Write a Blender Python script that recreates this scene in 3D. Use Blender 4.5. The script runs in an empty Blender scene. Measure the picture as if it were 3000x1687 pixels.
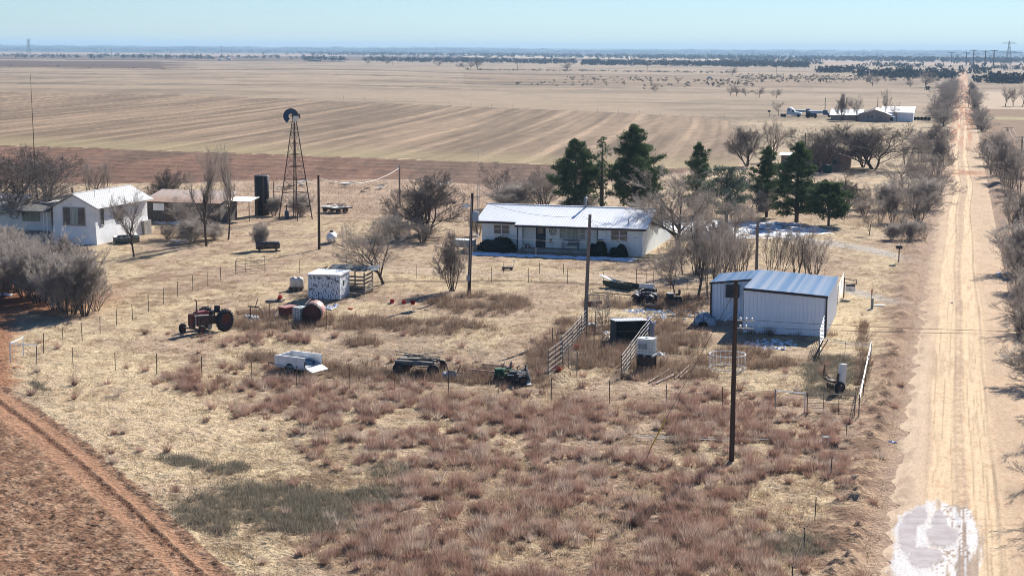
import bpy, math, random
import numpy as np
from mathutils import Vector, Matrix, Euler

random.seed(7)
rng = np.random.default_rng(11)
C = bpy.context.scene.collection
SC = bpy.context.scene

# ------------------------------------------------------------------ camera, sky, sun
FOC, CAMH = 4800.0, 20.0                       # focal length in photo pixels (3000 wide), camera height
ROLL = math.atan(-0.0057)
PITCH = math.atan((843.5-147.0)*math.cos(ROLL)/FOC)
_c, _s = math.cos(ROLL), math.sin(ROLL)
_dx, _dy = 2812.-1500., (147.-0.0057*1312.)-843.5
PSI = math.atan2(_c*_dx+_s*_dy, FOC/math.cos(PITCH))    # the road runs along +Y; camera looks left of it

def ray(x, y):
    dx, dy = x-1500., y-843.5
    u = _c*dx+_s*dy; v = -_s*dx+_c*dy
    F = FOC*math.cos(PITCH)-v*math.sin(PITCH); U = -FOC*math.sin(PITCH)-v*math.cos(PITCH)
    return (u*math.cos(PSI)-F*math.sin(PSI), u*math.sin(PSI)+F*math.cos(PSI), U)
def gp(x, y, z=0.):
    """ground point (metres) seen at photo pixel x, y"""
    d = ray(x, y); t = (z-CAMH)/d[2]
    return Vector((d[0]*t, d[1]*t, z))
def at(x, y, X=None, Y=None):
    d = ray(x, y); t = X/d[0] if X is not None else Y/d[1]
    return Vector((d[0]*t, d[1]*t, CAMH+d[2]*t))
def proj(X, Y, Z):
    Z = Z-CAMH
    R = X*math.cos(PSI)+Y*math.sin(PSI); F = -X*math.sin(PSI)+Y*math.cos(PSI)
    dd = F*math.cos(PITCH)-Z*math.sin(PITCH)
    v = -(F*math.sin(PITCH)+Z*math.cos(PITCH))*FOC/dd; u = R*FOC/dd
    return 1500+_c*u-_s*v, 843.5+_s*u+_c*v
def hgt(x, yb, yt):
    """height of a thing whose foot is at x, yb and whose top reaches row yt"""
    g = gp(x, yb); lo, hi = 0., 120.
    for _ in range(40):
        m = (lo+hi)/2
        if proj(g.x, g.y, m)[1] > yt: lo = m
        else: hi = m
    return lo
def mpp(x, y):
    g = gp(x, y); return math.hypot(g.x, g.y)/FOC

cam = bpy.data.cameras.new('camera'); cam.sensor_width = 36.0; cam.lens = FOC*36.0/3000.0
cam.clip_start = 0.5; cam.clip_end = 60000
co = bpy.data.objects.new('camera', cam); C.objects.link(co); SC.camera = co
co.matrix_world = (Matrix.Translation((0, 0, CAMH)) @ Matrix.Rotation(PSI, 4, 'Z')
                   @ Matrix.Rotation(math.pi/2-PITCH, 4, 'X') @ Matrix.Rotation(-ROLL, 4, 'Z'))

SUN_AZ, SUN_EL = 78.0, 31.0                    # azimuth from +X counter-clockwise, elevation
W = bpy.data.worlds.new('World'); SC.world = W; W.use_nodes = True
nt = W.node_tree; bg = nt.nodes['Background']
sky = nt.nodes.new('ShaderNodeTexSky'); sky.sky_type = 'NISHITA'; sky.sun_disc = False
sky.sun_elevation = math.radians(SUN_EL); sky.sun_rotation = math.radians(90-SUN_AZ)
sky.altitude = 300; sky.air_density = 1.0; sky.dust_density = 0.0; sky.ozone_density = 6.0
tint = nt.nodes.new('ShaderNodeVectorMath'); tint.operation = 'MULTIPLY'; tint.inputs[1].default_value = (.88, .985, 1.13)
nt.links.new(sky.outputs[0], tint.inputs[0]); nt.links.new(tint.outputs[0], bg.inputs[0]); bg.inputs[1].default_value = 0.05
sl = bpy.data.lights.new('sun', 'SUN'); sl.energy = 5.0; sl.angle = math.radians(0.5); sl.color = (1.0, 0.95, 0.87)
so = bpy.data.objects.new('sun', sl); C.objects.link(so)
_a, _e = math.radians(SUN_AZ), math.radians(SUN_EL)
SUNV = Vector((math.cos(_a)*math.cos(_e), math.sin(_a)*math.cos(_e), math.sin(_e)))
so.rotation_euler = SUNV.to_track_quat('Z', 'Y').to_euler()
vs = SC.view_settings; vs.view_transform = 'Standard'; vs.look = 'None'; vs.gamma = 1; vs.exposure = 1.0
vs.use_curve_mapping = False
SC.cycles.volume_bounces = 0; SC.cycles.max_bounces = 5; SC.cycles.transparent_max_bounces = 6
SC.cycles.use_denoising = True; SC.cycles.filter_width = 0.95

# ------------------------------------------------------------------ helpers
MATS = {}
def mat(name, c1, c2=None, scale=2.0, rough=0.85, metal=0.0, bump=0.0, bscale=None, stretch=(1,1,1), lo=0.4, hi=0.6, spec=0.3):
    if name in MATS: return MATS[name]
    m = bpy.data.materials.new(name); m.use_nodes = True; n = m.node_tree; L = n.links.new
    b = n.nodes['Principled BSDF']; b.inputs['Roughness'].default_value = rough
    b.inputs['Metallic'].default_value = metal; b.inputs['Specular IOR Level'].default_value = spec
    if c2 is None: c2 = tuple(x*0.75 for x in c1)
    tc = n.nodes.new('ShaderNodeTexCoord'); mp = n.nodes.new('ShaderNodeMapping'); mp.inputs['Scale'].default_value = stretch
    L(tc.outputs['Object'], mp.inputs[0])
    no = n.nodes.new('ShaderNodeTexNoise'); no.inputs['Scale'].default_value = scale; no.inputs['Detail'].default_value = 6
    L(mp.outputs[0], no.inputs['Vector'])
    mr = n.nodes.new('ShaderNodeMapRange'); mr.inputs[1].default_value = lo; mr.inputs[2].default_value = hi
    L(no.outputs[0], mr.inputs[0])
    mx = n.nodes.new('ShaderNodeMix'); mx.data_type = 'RGBA'; mx.inputs[6].default_value = (*c1, 1); mx.inputs[7].default_value = (*c2, 1)
    L(mr.outputs[0], mx.inputs[0]); L(mx.outputs[2], b.inputs['Base Color'])
    if bump:
        n2 = n.nodes.new('ShaderNodeTexNoise'); n2.inputs['Scale'].default_value = bscale or scale*4; n2.inputs['Detail'].default_value = 4
        L(mp.outputs[0], n2.inputs['Vector'])
        bp = n.nodes.new('ShaderNodeBump'); bp.inputs['Strength'].default_value = bump; bp.inputs['Distance'].default_value = 0.05
        L(n2.outputs[0], bp.inputs['Height']); L(bp.outputs[0], b.inputs['Normal'])
    MATS[name] = m; return m
def attr_mat(name, scales=((0.6, .25), (6.0, .3)), bump=0.0, bscale=3.0, rough=1.0, trans=0.0, stretch=(1,1,1), bdist=0.1):
    """albedo from the 'col' attribute, broken up by noise at several scales"""
    m = bpy.data.materials.new(name); m.use_nodes = True; n = m.node_tree; L = n.links.new
    b = n.nodes['Principled BSDF']; b.inputs['Roughness'].default_value = rough; b.inputs['Specular IOR Level'].default_value = 0.08
    at_ = n.nodes.new('ShaderNodeAttribute'); at_.attribute_name = 'col'
    cur = at_.outputs['Color']
    tc = n.nodes.new('ShaderNodeTexCoord'); mp = n.nodes.new('ShaderNodeMapping'); mp.inputs['Scale'].default_value = stretch
    L(tc.outputs['Object'], mp.inputs[0])
    for sc_, amp in scales:
        no = n.nodes.new('ShaderNodeTexNoise'); no.inputs['Scale'].default_value = sc_; no.inputs['Detail'].default_value = 5; no.inputs['Roughness'].default_value = .65
        L(mp.outputs[0], no.inputs['Vector'])
        mr = n.nodes.new('ShaderNodeMapRange'); mr.inputs[1].default_value = .3; mr.inputs[2].default_value = .7
        mr.inputs[3].default_value = 1-amp; mr.inputs[4].default_value = 1+amp
        L(no.outputs[0], mr.inputs[0])
        vm = n.nodes.new('ShaderNodeVectorMath'); vm.operation = 'SCALE'; L(cur, vm.inputs[0]); L(mr.outputs[0], vm.inputs['Scale'])
        cur = vm.outputs[0]
    L(cur, b.inputs['Base Color'])
    if bump:
        n2 = n.nodes.new('ShaderNodeTexNoise'); n2.inputs['Scale'].default_value = bscale; n2.inputs['Detail'].default_value = 6
        L(mp.outputs[0], n2.inputs['Vector'])
        bp = n.nodes.new('ShaderNodeBump'); bp.inputs['Strength'].default_value = bump; bp.inputs['Distance'].default_value = bdist
        L(n2.outputs[0], bp.inputs['Height']); L(bp.outputs[0], b.inputs['Normal'])
    return m

class MB:
    def __init__(s): s.v = []; s.f = []
    def add(s, vs_, fs, M=None):
        k = len(s.v)
        s.v += [tuple(M @ Vector(p)) if M else tuple(p) for p in vs_]
        s.f += [tuple(i+k for i in f) for f in fs]; return s
    def box(s, x, y, z, sx, sy, sz, rz=0, rx=0, ry=0):
        hx, hy, hz = sx/2, sy/2, sz/2
        vs_ = [(-hx,-hy,-hz),(hx,-hy,-hz),(hx,hy,-hz),(-hx,hy,-hz),(-hx,-hy,hz),(hx,-hy,hz),(hx,hy,hz),(-hx,hy,hz)]
        fs = [(0,3,2,1),(4,5,6,7),(0,1,5,4),(1,2,6,5),(2,3,7,6),(3,0,4,7)]
        return s.add(vs_, fs, Matrix.Translation((x,y,z)) @ Euler((rx,ry,rz)).to_matrix().to_4x4())
    def b2(s, x0, x1, y0, y1, z0, z1): return s.box((x0+x1)/2,(y0+y1)/2,(z0+z1)/2,x1-x0,y1-y0,z1-z0)
    def tube(s, p0, p1, r0, r1=None, n=8, cap=True):
        r1 = r0 if r1 is None else r1
        p0, p1 = Vector(p0), Vector(p1); d = (p1-p0)
        if d.length < 1e-6: return s
        q = d.to_track_quat('Z', 'Y').to_matrix(); vs_ = []
        for p, r in ((p0, r0), (p1, r1)):
            for i in range(n):
                a = 2*math.pi*i/n; vs_.append(p + q @ Vector((math.cos(a)*r, math.sin(a)*r, 0)))
        fs = [(i, (i+1) % n, n+(i+1) % n, n+i) for i in range(n)]
        if cap: fs += [tuple(range(n-1, -1, -1)), tuple(range(n, 2*n))]
        return s.add(vs_, fs)
    def path(s, pts, r, n=6):
        for a, b in zip(pts, pts[1:]): s.tube(a, b, r, r, n)
        return s
    def lathe(s, prof, n=16, M=None, closed=False):
        vs_ = []; fs = []
        for r, z in prof:
            for i in range(n):
                a = 2*math.pi*i/n; vs_.append((r*math.cos(a), r*math.sin(a), z))
        k = len(prof); rings = range(k if closed else k-1)
        for j in rings:
            j2 = (j+1) % k
            for i in range(n): fs.append((j*n+i, j*n+(i+1) % n, j2*n+(i+1) % n, j2*n+i))
        return s.add(vs_, fs, M)
    def ring(s, R, r, z=0, n=28, m=6, M=None):
        prof = [(R+r*math.cos(2*math.pi*i/m), z+r*math.sin(2*math.pi*i/m)) for i in range(m)]
        return s.lathe(prof, n, M, closed=True)
    def prism(s, pts, y0, y1, M=None):
        """outline in x, z pushed along y"""
        n = len(pts); vs_ = [(x, y0, z) for x, z in pts]+[(x, y1, z) for x, z in pts]
        fs = [tuple(range(n)), tuple(range(2*n-1, n-1, -1))]+[(i, i+n, (i+1) % n+n, (i+1) % n) for i in range(n)]
        return s.add(vs_, fs, M)
    def mesh(s, name, m, smooth=False):
        me = bpy.data.meshes.new(name); me.from_pydata(s.v, [], s.f); me.update()
        if m: me.materials.append(m)
        if smooth: me.polygons.foreach_set('use_smooth', [True]*len(me.polygons))
        return me
    def build(s, name, m, parent=None, smooth=False, label=None):
        o = bpy.data.objects.new(name, s.mesh(name, m, smooth)); C.objects.link(o)
        if parent: o.parent = parent
        if label: o['label'] = label
        return o
def piece(name, me, parent, loc=(0,0,0), rot=(0,0,0), scale=(1,1,1)):
    o = bpy.data.objects.new(name, me); C.objects.link(o); o.parent = parent
    o.location = loc; o.rotation_euler = rot; o.scale = scale; return o
def tag(o, label, cat, group=None, kind=None):
    if label: o['label'] = label
    if cat: o['category'] = cat
    if group: o['group'] = group
    if kind: o['kind'] = kind
    return o
def thing(name, label, cat, loc=(0,0,0), rz=0, group=None, scale=1.0):
    o = bpy.data.objects.new(name, None); C.objects.link(o); o.location = loc; o.rotation_euler = (0,0,rz)
    o.scale = (scale,)*3 if not isinstance(scale, tuple) else scale
    o.empty_display_size = .3
    return tag(o, label, cat, group)
def dirz(p, q):
    return math.atan2(q.y-p.y, q.x-p.x)
def hash2(i, j, s):
    h = (i.astype(np.int64)*374761393 + j.astype(np.int64)*668265263 + s*982451653) & 0x7fffffff
    h = ((h ^ (h >> 13))*1274126177) & 0x7fffffff
    return ((h ^ (h >> 16)) & 0xffff)/65535.0
def vnoise(x, y, s=0):
    xi = np.floor(x); yi = np.floor(y); fx = x-xi; fy = y-yi
    fx = fx*fx*(3-2*fx); fy = fy*fy*(3-2*fy)
    a = hash2(xi, yi, s); b = hash2(xi+1, yi, s); c = hash2(xi, yi+1, s); d = hash2(xi+1, yi+1, s)
    return (a*(1-fx)+b*fx)*(1-fy)+(c*(1-fx)+d*fx)*fy
def fbm(x, y, s=0, o=4):
    t = 0; a = .5
    for k in range(o): t = t+a*vnoise(x*2**k+17*k, y*2**k+9*k, s+k); a *= .5
    return t/(1-.5**o)
def sst(a, b, x):
    t = np.clip((x-a)/(b-a), 0, 1); return t*t*(3-2*t)
def mesh_np(name, V, F, m, cols=None, smooth=False, parent=None):
    """V (n,3), F (m,k) index array with constant k; cols (n,3)"""
    me = bpy.data.meshes.new(name); k = F.shape[1]
    me.vertices.add(len(V)); me.vertices.foreach_set('co', np.ascontiguousarray(V, dtype=np.float32).ravel())
    me.loops.add(F.size); me.loops.foreach_set('vertex_index', np.ascontiguousarray(F, dtype=np.int32).ravel())
    me.polygons.add(len(F)); me.polygons.foreach_set('loop_start', np.arange(0, F.size, k, dtype=np.int32))
    me.polygons.foreach_set('loop_total', np.full(len(F), k, dtype=np.int32))
    if smooth: me.polygons.foreach_set('use_smooth', np.ones(len(F), dtype=bool))
    if cols is not None:
        ca = me.color_attributes.new('col', 'FLOAT_COLOR', 'POINT')
        c4 = np.ones((len(V), 4), dtype=np.float32); c4[:, :3] = cols; ca.data.foreach_set('color', c4.ravel())
    me.update(); me.validate()
    if m: me.materials.append(m)
    o = bpy.data.objects.new(name, me); C.objects.link(o)
    if parent: o.parent = parent
    return o
FOOT = []
# ------------------------------------------------------------------ ground
STRAW = np.array((.53,.41,.26)); PALE = np.array((.46,.35,.25)); PINK = np.array((.40,.285,.205)); BROWN = np.array((.24,.155,.10))
RED = np.array((.29,.125,.062)); REDD = np.array((.14,.06,.035)); STUB = np.array((.27,.19,.125)); GREY = np.array((.36,.32,.28))
OLIVE = np.array((.35,.285,.155)); PLOW = np.array((.155,.095,.067)); SAND = np.array((.55,.41,.265)); SNOW = np.array((.8,.82,.85))
def pl(x, pts):
    p = np.array(pts, float); return np.interp(x, p[:, 0], p[:, 1])
def ell(px, py, cx, cy, rx, ry, soft=.35, ang=0):
    a = math.radians(ang); dx = px-cx; dy = py-cy
    u = (dx*math.cos(a)+dy*math.sin(a))/rx; v = (-dx*math.sin(a)+dy*math.cos(a))/ry
    return 1-sst(1-soft, 1+soft, np.sqrt(u*u+v*v))
TOPF = [(-2000,285),(0,287),(600,290),(1000,303),(1500,318),(1800,327),(2060,339),(2130,350),(2152,380),(2160,440),(2161,600),(4000,600)]
MIDF = [(-2000,440),(0,443),(600,456),(1000,466),(1400,476),(1700,482),(2150,490),(4000,500)]
BOTF = [(-2000,556),(0,556),(500,548),(700,540),(1000,533),(1200,530),(1450,545),(1700,540),(2000,500),(2050,470),(4000,470)]
FIELDE = [(-900,560),(0,1140),(120,1215),(250,1305),(420,1440),(560,1570),(700,1690),(900,1900),(1500,2600)]   # edge of red field, foreground left
ROADX0, ROADX1 = -2.1, 4.6
def patch(px, py, lst):
    m = np.zeros(len(px))
    for cx, cy, rx, ry, *a in lst: m = np.maximum(m, ell(px, py, cx, cy, rx, ry, .3, a[0] if a else 0))
    return m
WEEDS = [(1400, 893, 150, 30), (820, 950, 170, 32), (730, 945, 60, 25), (950, 1090, 60, 25), (1000, 1100, 190, 26), (1260, 960, 170, 22), (1060, 955, 100, 22), (1060, 1010, 60, 12), (760, 1060, 60, 14), (1760, 1010, 160, 70), (1950, 1000, 120, 60), (1990, 1075, 130, 40), (1880, 1070, 120, 40), (1600, 1060, 50, 70), (1665, 960, 40, 30), (2180, 1040, 90, 28), (2260, 1060, 80, 20), (1200, 1110, 160, 22), (1420, 1105, 180, 24), (2120, 920, 40, 14), (2030, 905, 60, 16), (1840, 885, 120, 18), (1950, 880, 120, 22), (2300, 968, 150, 8), (2530, 1040, 18, 110), (2000, 1300, 40, 20)]
SAGE = [(830, 1487, 235, 58, 4), (600, 1532, 90, 34, 25), (930, 1540, 150, 32), (1110, 1462, 85, 30), (570, 1368, 95, 17, 10), (690, 1380, 40, 16), (2330, 1592, 150, 34), (1150, 1385, 60, 20), (2450, 1075, 90, 46), (2430, 1140, 80, 18), (120, 1150, 30, 10, 30)]
RED_BUNCH = [(1500, 1270, 520, 110), (1000, 1190, 330, 60), (1700, 1450, 480, 200), (1350, 1560, 330, 160), (2100, 1250, 330, 100), (2250, 1330, 280, 80), (2080, 1620, 260, 120), (1900, 1600, 400, 140), (1500, 1640, 600, 90), (1150, 1330, 230, 60), (2480, 1450, 50, 50), (600, 1130, 120, 30), (760, 1120, 140, 35), (800, 1000, 200, 14), (700, 1010, 120, 14), (920, 640, 300, 18), (1000, 600, 350, 14)]
def albedo(X, Y, px, py):
    n1 = fbm(X*.9, Y*.9, 1); n2 = fbm(X*.18, Y*.12, 5); n3 = fbm(X*.04, Y*.02, 9); nf = fbm(X*3.1, Y*1.3, 21)
    def mix(c, t, k):
        k = np.clip(k, 0, 1)[:, None]; return c*(1-k)+np.asarray(t)[None, :]*k
    c = np.tile(STRAW, (len(X), 1))
    c = mix(c, PINK, sst(.42, .62, n2)*.75)
    c = mix(c, BROWN, sst(.5, .72, n1)*.55)
    c = mix(c, BROWN*.8, sst(.58, .74, nf)*.5)
    # yard: trampled, greyer towards the middle lot
    c = mix(c, PALE*.7, ell(px, py, 1150, 1030, 330, 55)*sst(.35, .6, nf)*.7)
    c = mix(c, BROWN, ell(px, py, 430, 850, 250, 60)*sst(.4, .6, n1)*.6)
    c = mix(c, BROWN*.9, patch(px, py, WEEDS)*.6)
    c = mix(c, np.array((.18,.135,.09)), patch(px, py, SAGE)*.7)
    c = mix(c, BROWN*1.1, ell(px, py, 2300, 1170, 330, 60)*sst(.4, .6, nf)*.5)
    c = mix(c, STRAW*1.12, ell(px, py, 2330, 1440, 140, 75)*.9)
    c = mix(c, STRAW*1.15, ell(px, py, 2500, 950, 90, 150)*.7)
    c = mix(c, STRAW*1.12, ell(px, py, 420, 1230, 380, 160, ang=25)*.6)
    c = mix(c, BROWN*.9, ell(px, py, 1600, 1500, 900, 330)*sst(.3, .62, n1)*.65)
    # tracks and driveways
    def band(pts, w, col, k, nn=nf):
        yy = pl(px, pts); ins = (px > pts[0][0]) & (px < pts[-1][0])
        return mix(c, col, ins*(1-sst(w*.6, w*1.3, np.abs(py-yy+(nn-.5)*w*.8)))*k)
    c = band([(1080,782),(1300,800),(1600,806),(1900,812),(2060,815)], 11, PALE*1.05, .8)
    c = band([(1080,832),(1500,822),(2060,842)], 3, BROWN*.6, .8)
    c = band([(2440,830),(2560,856),(2700,893),(2790,915)], 10, GREY*1.2, .85)
    c = band([(2300,690),(2480,708),(2620,735),(2760,775)], 9, GREY*1.25, .85)
    c = band([(2190,495),(2420,500),(2600,502),(2760,505)], 6, PALE, .8)
    c = band([(2000,600),(2250,640),(2500,665),(2700,700)], 12, PALE, .5)
    c = mix(c, RED*1.2, ell(px, py, 60, 880, 240, 60, .5)*.95)
    c = mix(c, RED*1.0, (1-sst(20, 75, px+(n1-.5)*90))*sst(830, 880, py)*(1-sst(1150, 1180, py))*.85)
    # red soil by the road and its berm
    road = (X > ROADX0-3.2) & (X < ROADX1+5)
    rk = sst(ROADX0-4.0, ROADX0-1.6, X+(n1-.5)*2.0)*(1-sst(ROADX1+5, ROADX1+9, X))*(py > 240)
    c = mix(c, (.30,.175,.115), rk*.62)
    c = mix(c, (.15,.085,.055), rk*sst(.42, .62, n1)*.65)
    c = mix(c, PINK*.95, rk*(1-sst(700, 1100, py))*.5)
    c = mix(c, PINK*.98, rk*sst(ROADX0-1.3, ROADX0-.2, X+(n1-.5)*.9)*(X < 2)*.8)
    # tall pale grass strip behind the windmill and fields
    bot = pl(px, BOTF); mid = pl(px, MIDF); top = pl(px, TOPF)
    far = py < 560
    c = mix(c, PINK*1.12, (py < 640)*(py > bot-6)*(px > 650)*(px < 1500)*.85)
    e = (n1-.5)*5
    inplow = (py < bot+e*.6) & (py > mid)
    c = np.where(inplow[:, None], PLOW[None, :]*(0.8+.75*fbm(X*.35+Y*.07, Y*.05-X*.012, 31)[:, None]**1.2*1.3), c)
    rowp = .5+.5*np.sin((Y+X*.12)*2*math.pi/7.5+n2*5)
    c = np.where((inplow & (rowp > .72))[:, None], c*.72, c)
    c = np.where((inplow & (n3 > .5))[:, None], c*np.array((1.15,1.04,1.0))[None, :], c)
    instub = (py <= mid+e) & (py > top)
    ph = X*.99+Y*.143+3*np.sin(Y*.01); ns = .55*fbm(ph*.42, Y*.006, 41)+.45*fbm(ph*.09, Y*.008, 43)
    sc = STUB[None, :]*(.68+.50*sst(.36, .64, ns))[:, None]*(.88+.24*fbm(X*1.2, Y*.12, 46))[:, None]
    sc = sc*(1-.22*sst(.5, .75, fbm(X*.5, Y*.11, 44)))[:, None]
    sc = sc*(1+.38*(sst(.80, .97, .5+.5*np.sin(ph*2*math.pi/8.5+2.5*n3)))[:, None]*(.5+n2[:, None]*.8))
    ol = sst(mid-40, mid-8, py)[:, None]*.6
    sc = sc*(1-ol)+OLIVE[None, :]*1.0*ol
    c = np.where(instub[:, None], sc, c)
    # rangeland beyond: pale, contour terraces
    rg = (py <= top) & (py > 100) & ((px < 2160) | (py < 470))
    rc = (PALE*np.array((.98,.97,.94)))[None, :]*(.64+.26*n2)[:, None]
    rc = rc*(1-.22*sst(.55, .8, fbm(X*.03, Y*.012, 55)))[:, None]
    yy = py+ (px*.006); wav = 5*np.sin(px*.0021+.6)+3*np.sin(px*.006+2)
    tz = ((yy+wav-205) % 15.0)/15.0; tk = (py > 208)*(py < 262)*(px < 1750)*sst(.2, .45, fbm(X*.004, Y*.004, 60))
    rc = rc*(1-.42*(tk*(tz < .18))[:, None])*(1-.25*sst(.5, .62, fbm(X*.012, Y*.035, 58)))[:, None]
    rc = rc*(1+.14*(tk*(tz > .2)*(tz < .45))[:, None])
    rc = np.where(((py < 247) & (py > 214) & (px > 1350))[:, None], rc*np.array((.86,.82,.80))[None, :]*(.85+.25*n1[:, None]), rc)
    kk = (sst(2140, 2230, px+(n2-.5)*60)*sst(330, 352, py+(n1-.5)*14)*(py < 500))[:, None]*.55; rc = rc*(1-kk)+(STRAW*.98)[None, :]*(.7+.5*n2[:, None])*kk; rc = rc*(1-.3*(sst(.55,.7,n1)*(py > 330))[:, None])
    c = np.where((rg & ((px < 2160) | (py > 250) | (py < 340)))[:, None], rc, c)
    dk = (py < 214+e*.4) & (py > 195-px*.004) & (px < 520+60*np.sin(py))
    c = np.where(dk[:, None], (PLOW*.75)[None, :]*(.9+.3*n1[:, None]), c)
    dl = (np.abs(py-(190-.0035*px)) < 1.4) & (px < 1000)
    c = np.where(dl[:, None], (PLOW*.7)[None, :], c)
    # beyond the near ridge: alternate woods and fields
    ff = py < 188-.004*px
    fn = fbm(X*.0011, Y*.0006, 71, 3)
    fc = np.where((fn > .5)[:, None], (PINK*.95)[None, :], (BROWN*.62)[None, :])
    fc = np.where(((py < 170) & (py > 160) & (px > 1350) & (px < 2150))[:, None], (STRAW*1.0)[None, :], fc)
    c = np.where(ff[:, None], fc, c)
    dd = np.hypot(X, Y); hk = (sst(6300, 7600, dd+1200*(fbm(X*.002, Y*.001, 77)-.5))*(.80+.2*(fbm(X*.004, Y*.0012, 78) > .47)))[:, None]
    c = c*(1-hk)+np.array((.055,.055,.05))[None, :]*hk
    # right of the road: dark stubble and a bright field
    r = px > 2870
    c = np.where((r & (py > 303) & (py < 420))[:, None], (BROWN*1.0)[None, :]*(.9+.25*n1[:, None]), c)
    c = np.where((r & (py > 326) & (py < 334))[:, None], (OLIVE*1.0)[None, :], c)
    c = np.where((r & (py > 252) & (py <= 303))[:, None], (PALE*1.02)[None, :], c)
    # foreground red field with its two wheel tracks
    fe = pl(px, FIELDE)
    d = py-fe
    inf = (d > (n1-.5)*26) & (px < 1200)
    fc = np.array((.28,.155,.095))[None, :]*(.78+.55*sst(.35, .65, nf))[:, None]
    fc = np.where((nf > .52)[:, None], fc*.5+(STUB*1.15)[None, :]*.5, fc)
    sp = fbm(X*9, Y*5, 91)
    fc = fc*(1-.45*sst(.52, .62, sp))[:, None]*(1+.35*sst(.55, .45, sp)*0)[:, None]
    for dd, wd in ((52, 24), (132, 27)):
        k = (1-sst(wd*.55, wd, np.abs(d-dd*(.55+.45*sst(-100, 500, px)))))[:, None]
        fc = fc*(1-k)+np.array((.36,.20,.12))[None, :]*(.85+.25*n1[:, None])*k
    k = (1-sst(4, 11, np.abs(d-90*(.55+.45*sst(-100, 500, px))+(n1-.5)*12)))[:, None]*.75
    fc = fc*(1-k)+REDD[None, :]*k
    c = np.where(inf[:, None], fc, c)
    return np.clip(c*.86, .02, .9), inf
def height(X, Y, px, py, inf):
    dist = np.hypot(X, Y)
    near = 1-sst(200, 500, dist)
    h = (fbm(X*.8, Y*.8, 101)-.5)*.20*near+(fbm(X*3, Y*3, 102)-.5)*.20*(1-sst(90, 190, dist))
    fr = fbm(X*1.6, Y*.7, 103)
    d_ = py-pl(px, FIELDE); lf = .55+.45*sst(-100, 500, px); ln = np.maximum(1-sst(16, 30, np.abs(d_-52*lf)), 1-sst(16, 34, np.abs(d_-132*lf)))
    h = np.where(inf, h*(1-.8*ln)+(fbm(X*5, Y*5, 105)-.5)*.11*(1-ln)-.05*ln-.10*np.exp(-((d_-90*lf+(fbm(X*.9, Y*.9, 1)-.5)*12)/7)**2)+.05*np.exp(-((d_-74*lf)/6)**2), h)
    # graded berm left of the road, clods in it
    bm = np.exp(-((X-(ROADX0-1.6))/.8)**2)*(py > 330)
    h = h+bm*(.16+.30*sst(.5, .8, fbm(X*1.5, Y*.9, 107)))
    bm2 = np.exp(-((X-(ROADX1+1.3))/.9)**2)*(py > 330)
    h = h+bm2*.3
    # ploughed ridges
    bot = pl(px, BOTF); mid = pl(px, MIDF)
    pw = (py < bot) & (py > mid)
    h = h+np.where(pw, .12*np.sin((Y+X*.12)*2*math.pi/7.5+fbm(X*.18, Y*.12, 5)*5)+(fr-.5)*.25, 0)
    h = h+sst(300, 900, dist)*(1-sst(2500, 4000, dist))*(fbm(X*.006, Y*.006, 111)-.5)*.9
    # flat under the road
    h = h*(1-sst(ROADX0-1.3, ROADX0-.5, X)*(X < ROADX1+.4))-.10*sst(ROADX0+.9, ROADX0+1.6, X)*(X < ROADX1-.3)
    # low hills far away
    hd = sst(7000, 12500, dist)
    az = np.arctan2(X, Y)
    h = h+hd*(22+7*fbm(az*9, az*0+3, 121)+4*fbm(az*40, az*0+7, 122))
    return h
def ground_grid(name, m, azs, ds, fn=None):
    A, D = np.meshgrid(azs, ds); A = A.ravel(); D = D.ravel()
    X = -np.sin(A)*D; Y = np.cos(A)*D
    px, py = proj(X, Y, np.zeros_like(X))
    c, inf = albedo(X, Y, px, py)
    Z = height(X, Y, px, py, inf)
    nc, nr = len(azs), len(ds)
    i = (np.arange(nr-1)[:, None]*nc+np.arange(nc-1)[None, :]).ravel()
    F = np.stack([i, i+nc, i+nc+1, i+1], 1)
    return mesh_np(name, np.stack([X, Y, Z], 1), F, m, c, True)
gm = attr_mat('dry_ground', scales=((.35, .12), (2.2, .25), (6.0, .22), (16.0, .50)), bump=1.0, bscale=5.0, bdist=.12)
rows = np.concatenate([np.linspace(2100, 1700, 60), np.linspace(1696, 700, 330), np.linspace(697, 220, 240), np.linspace(219, 152, 110), np.linspace(151.6, 148.6, 24)])
ds = CAMH*FOC/np.cos(PITCH)**2/(rows-147.0)*.985
ds = np.unique(np.clip(ds, 30, 14600)); 
azs = PSI+np.linspace(math.radians(27), -math.radians(27), 660)
g = ground_grid('ground', gm, azs, ds); tag(g, 'dry winter grass, fields and far hills of the plain', None, kind='structure')
bgm = mat('far_ground', tuple(PALE*.8), tuple(BROWN), scale=.01, rough=1)
o = MB().add([(-15400,-390,-.6),(15400,-390,-.6),(15400,14700,-.6),(-15400,14700,-.6)], [(0,1,2,3)]).build('terrain', bgm)
tag(o, 'open plain around the fields', None, kind='structure')

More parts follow.
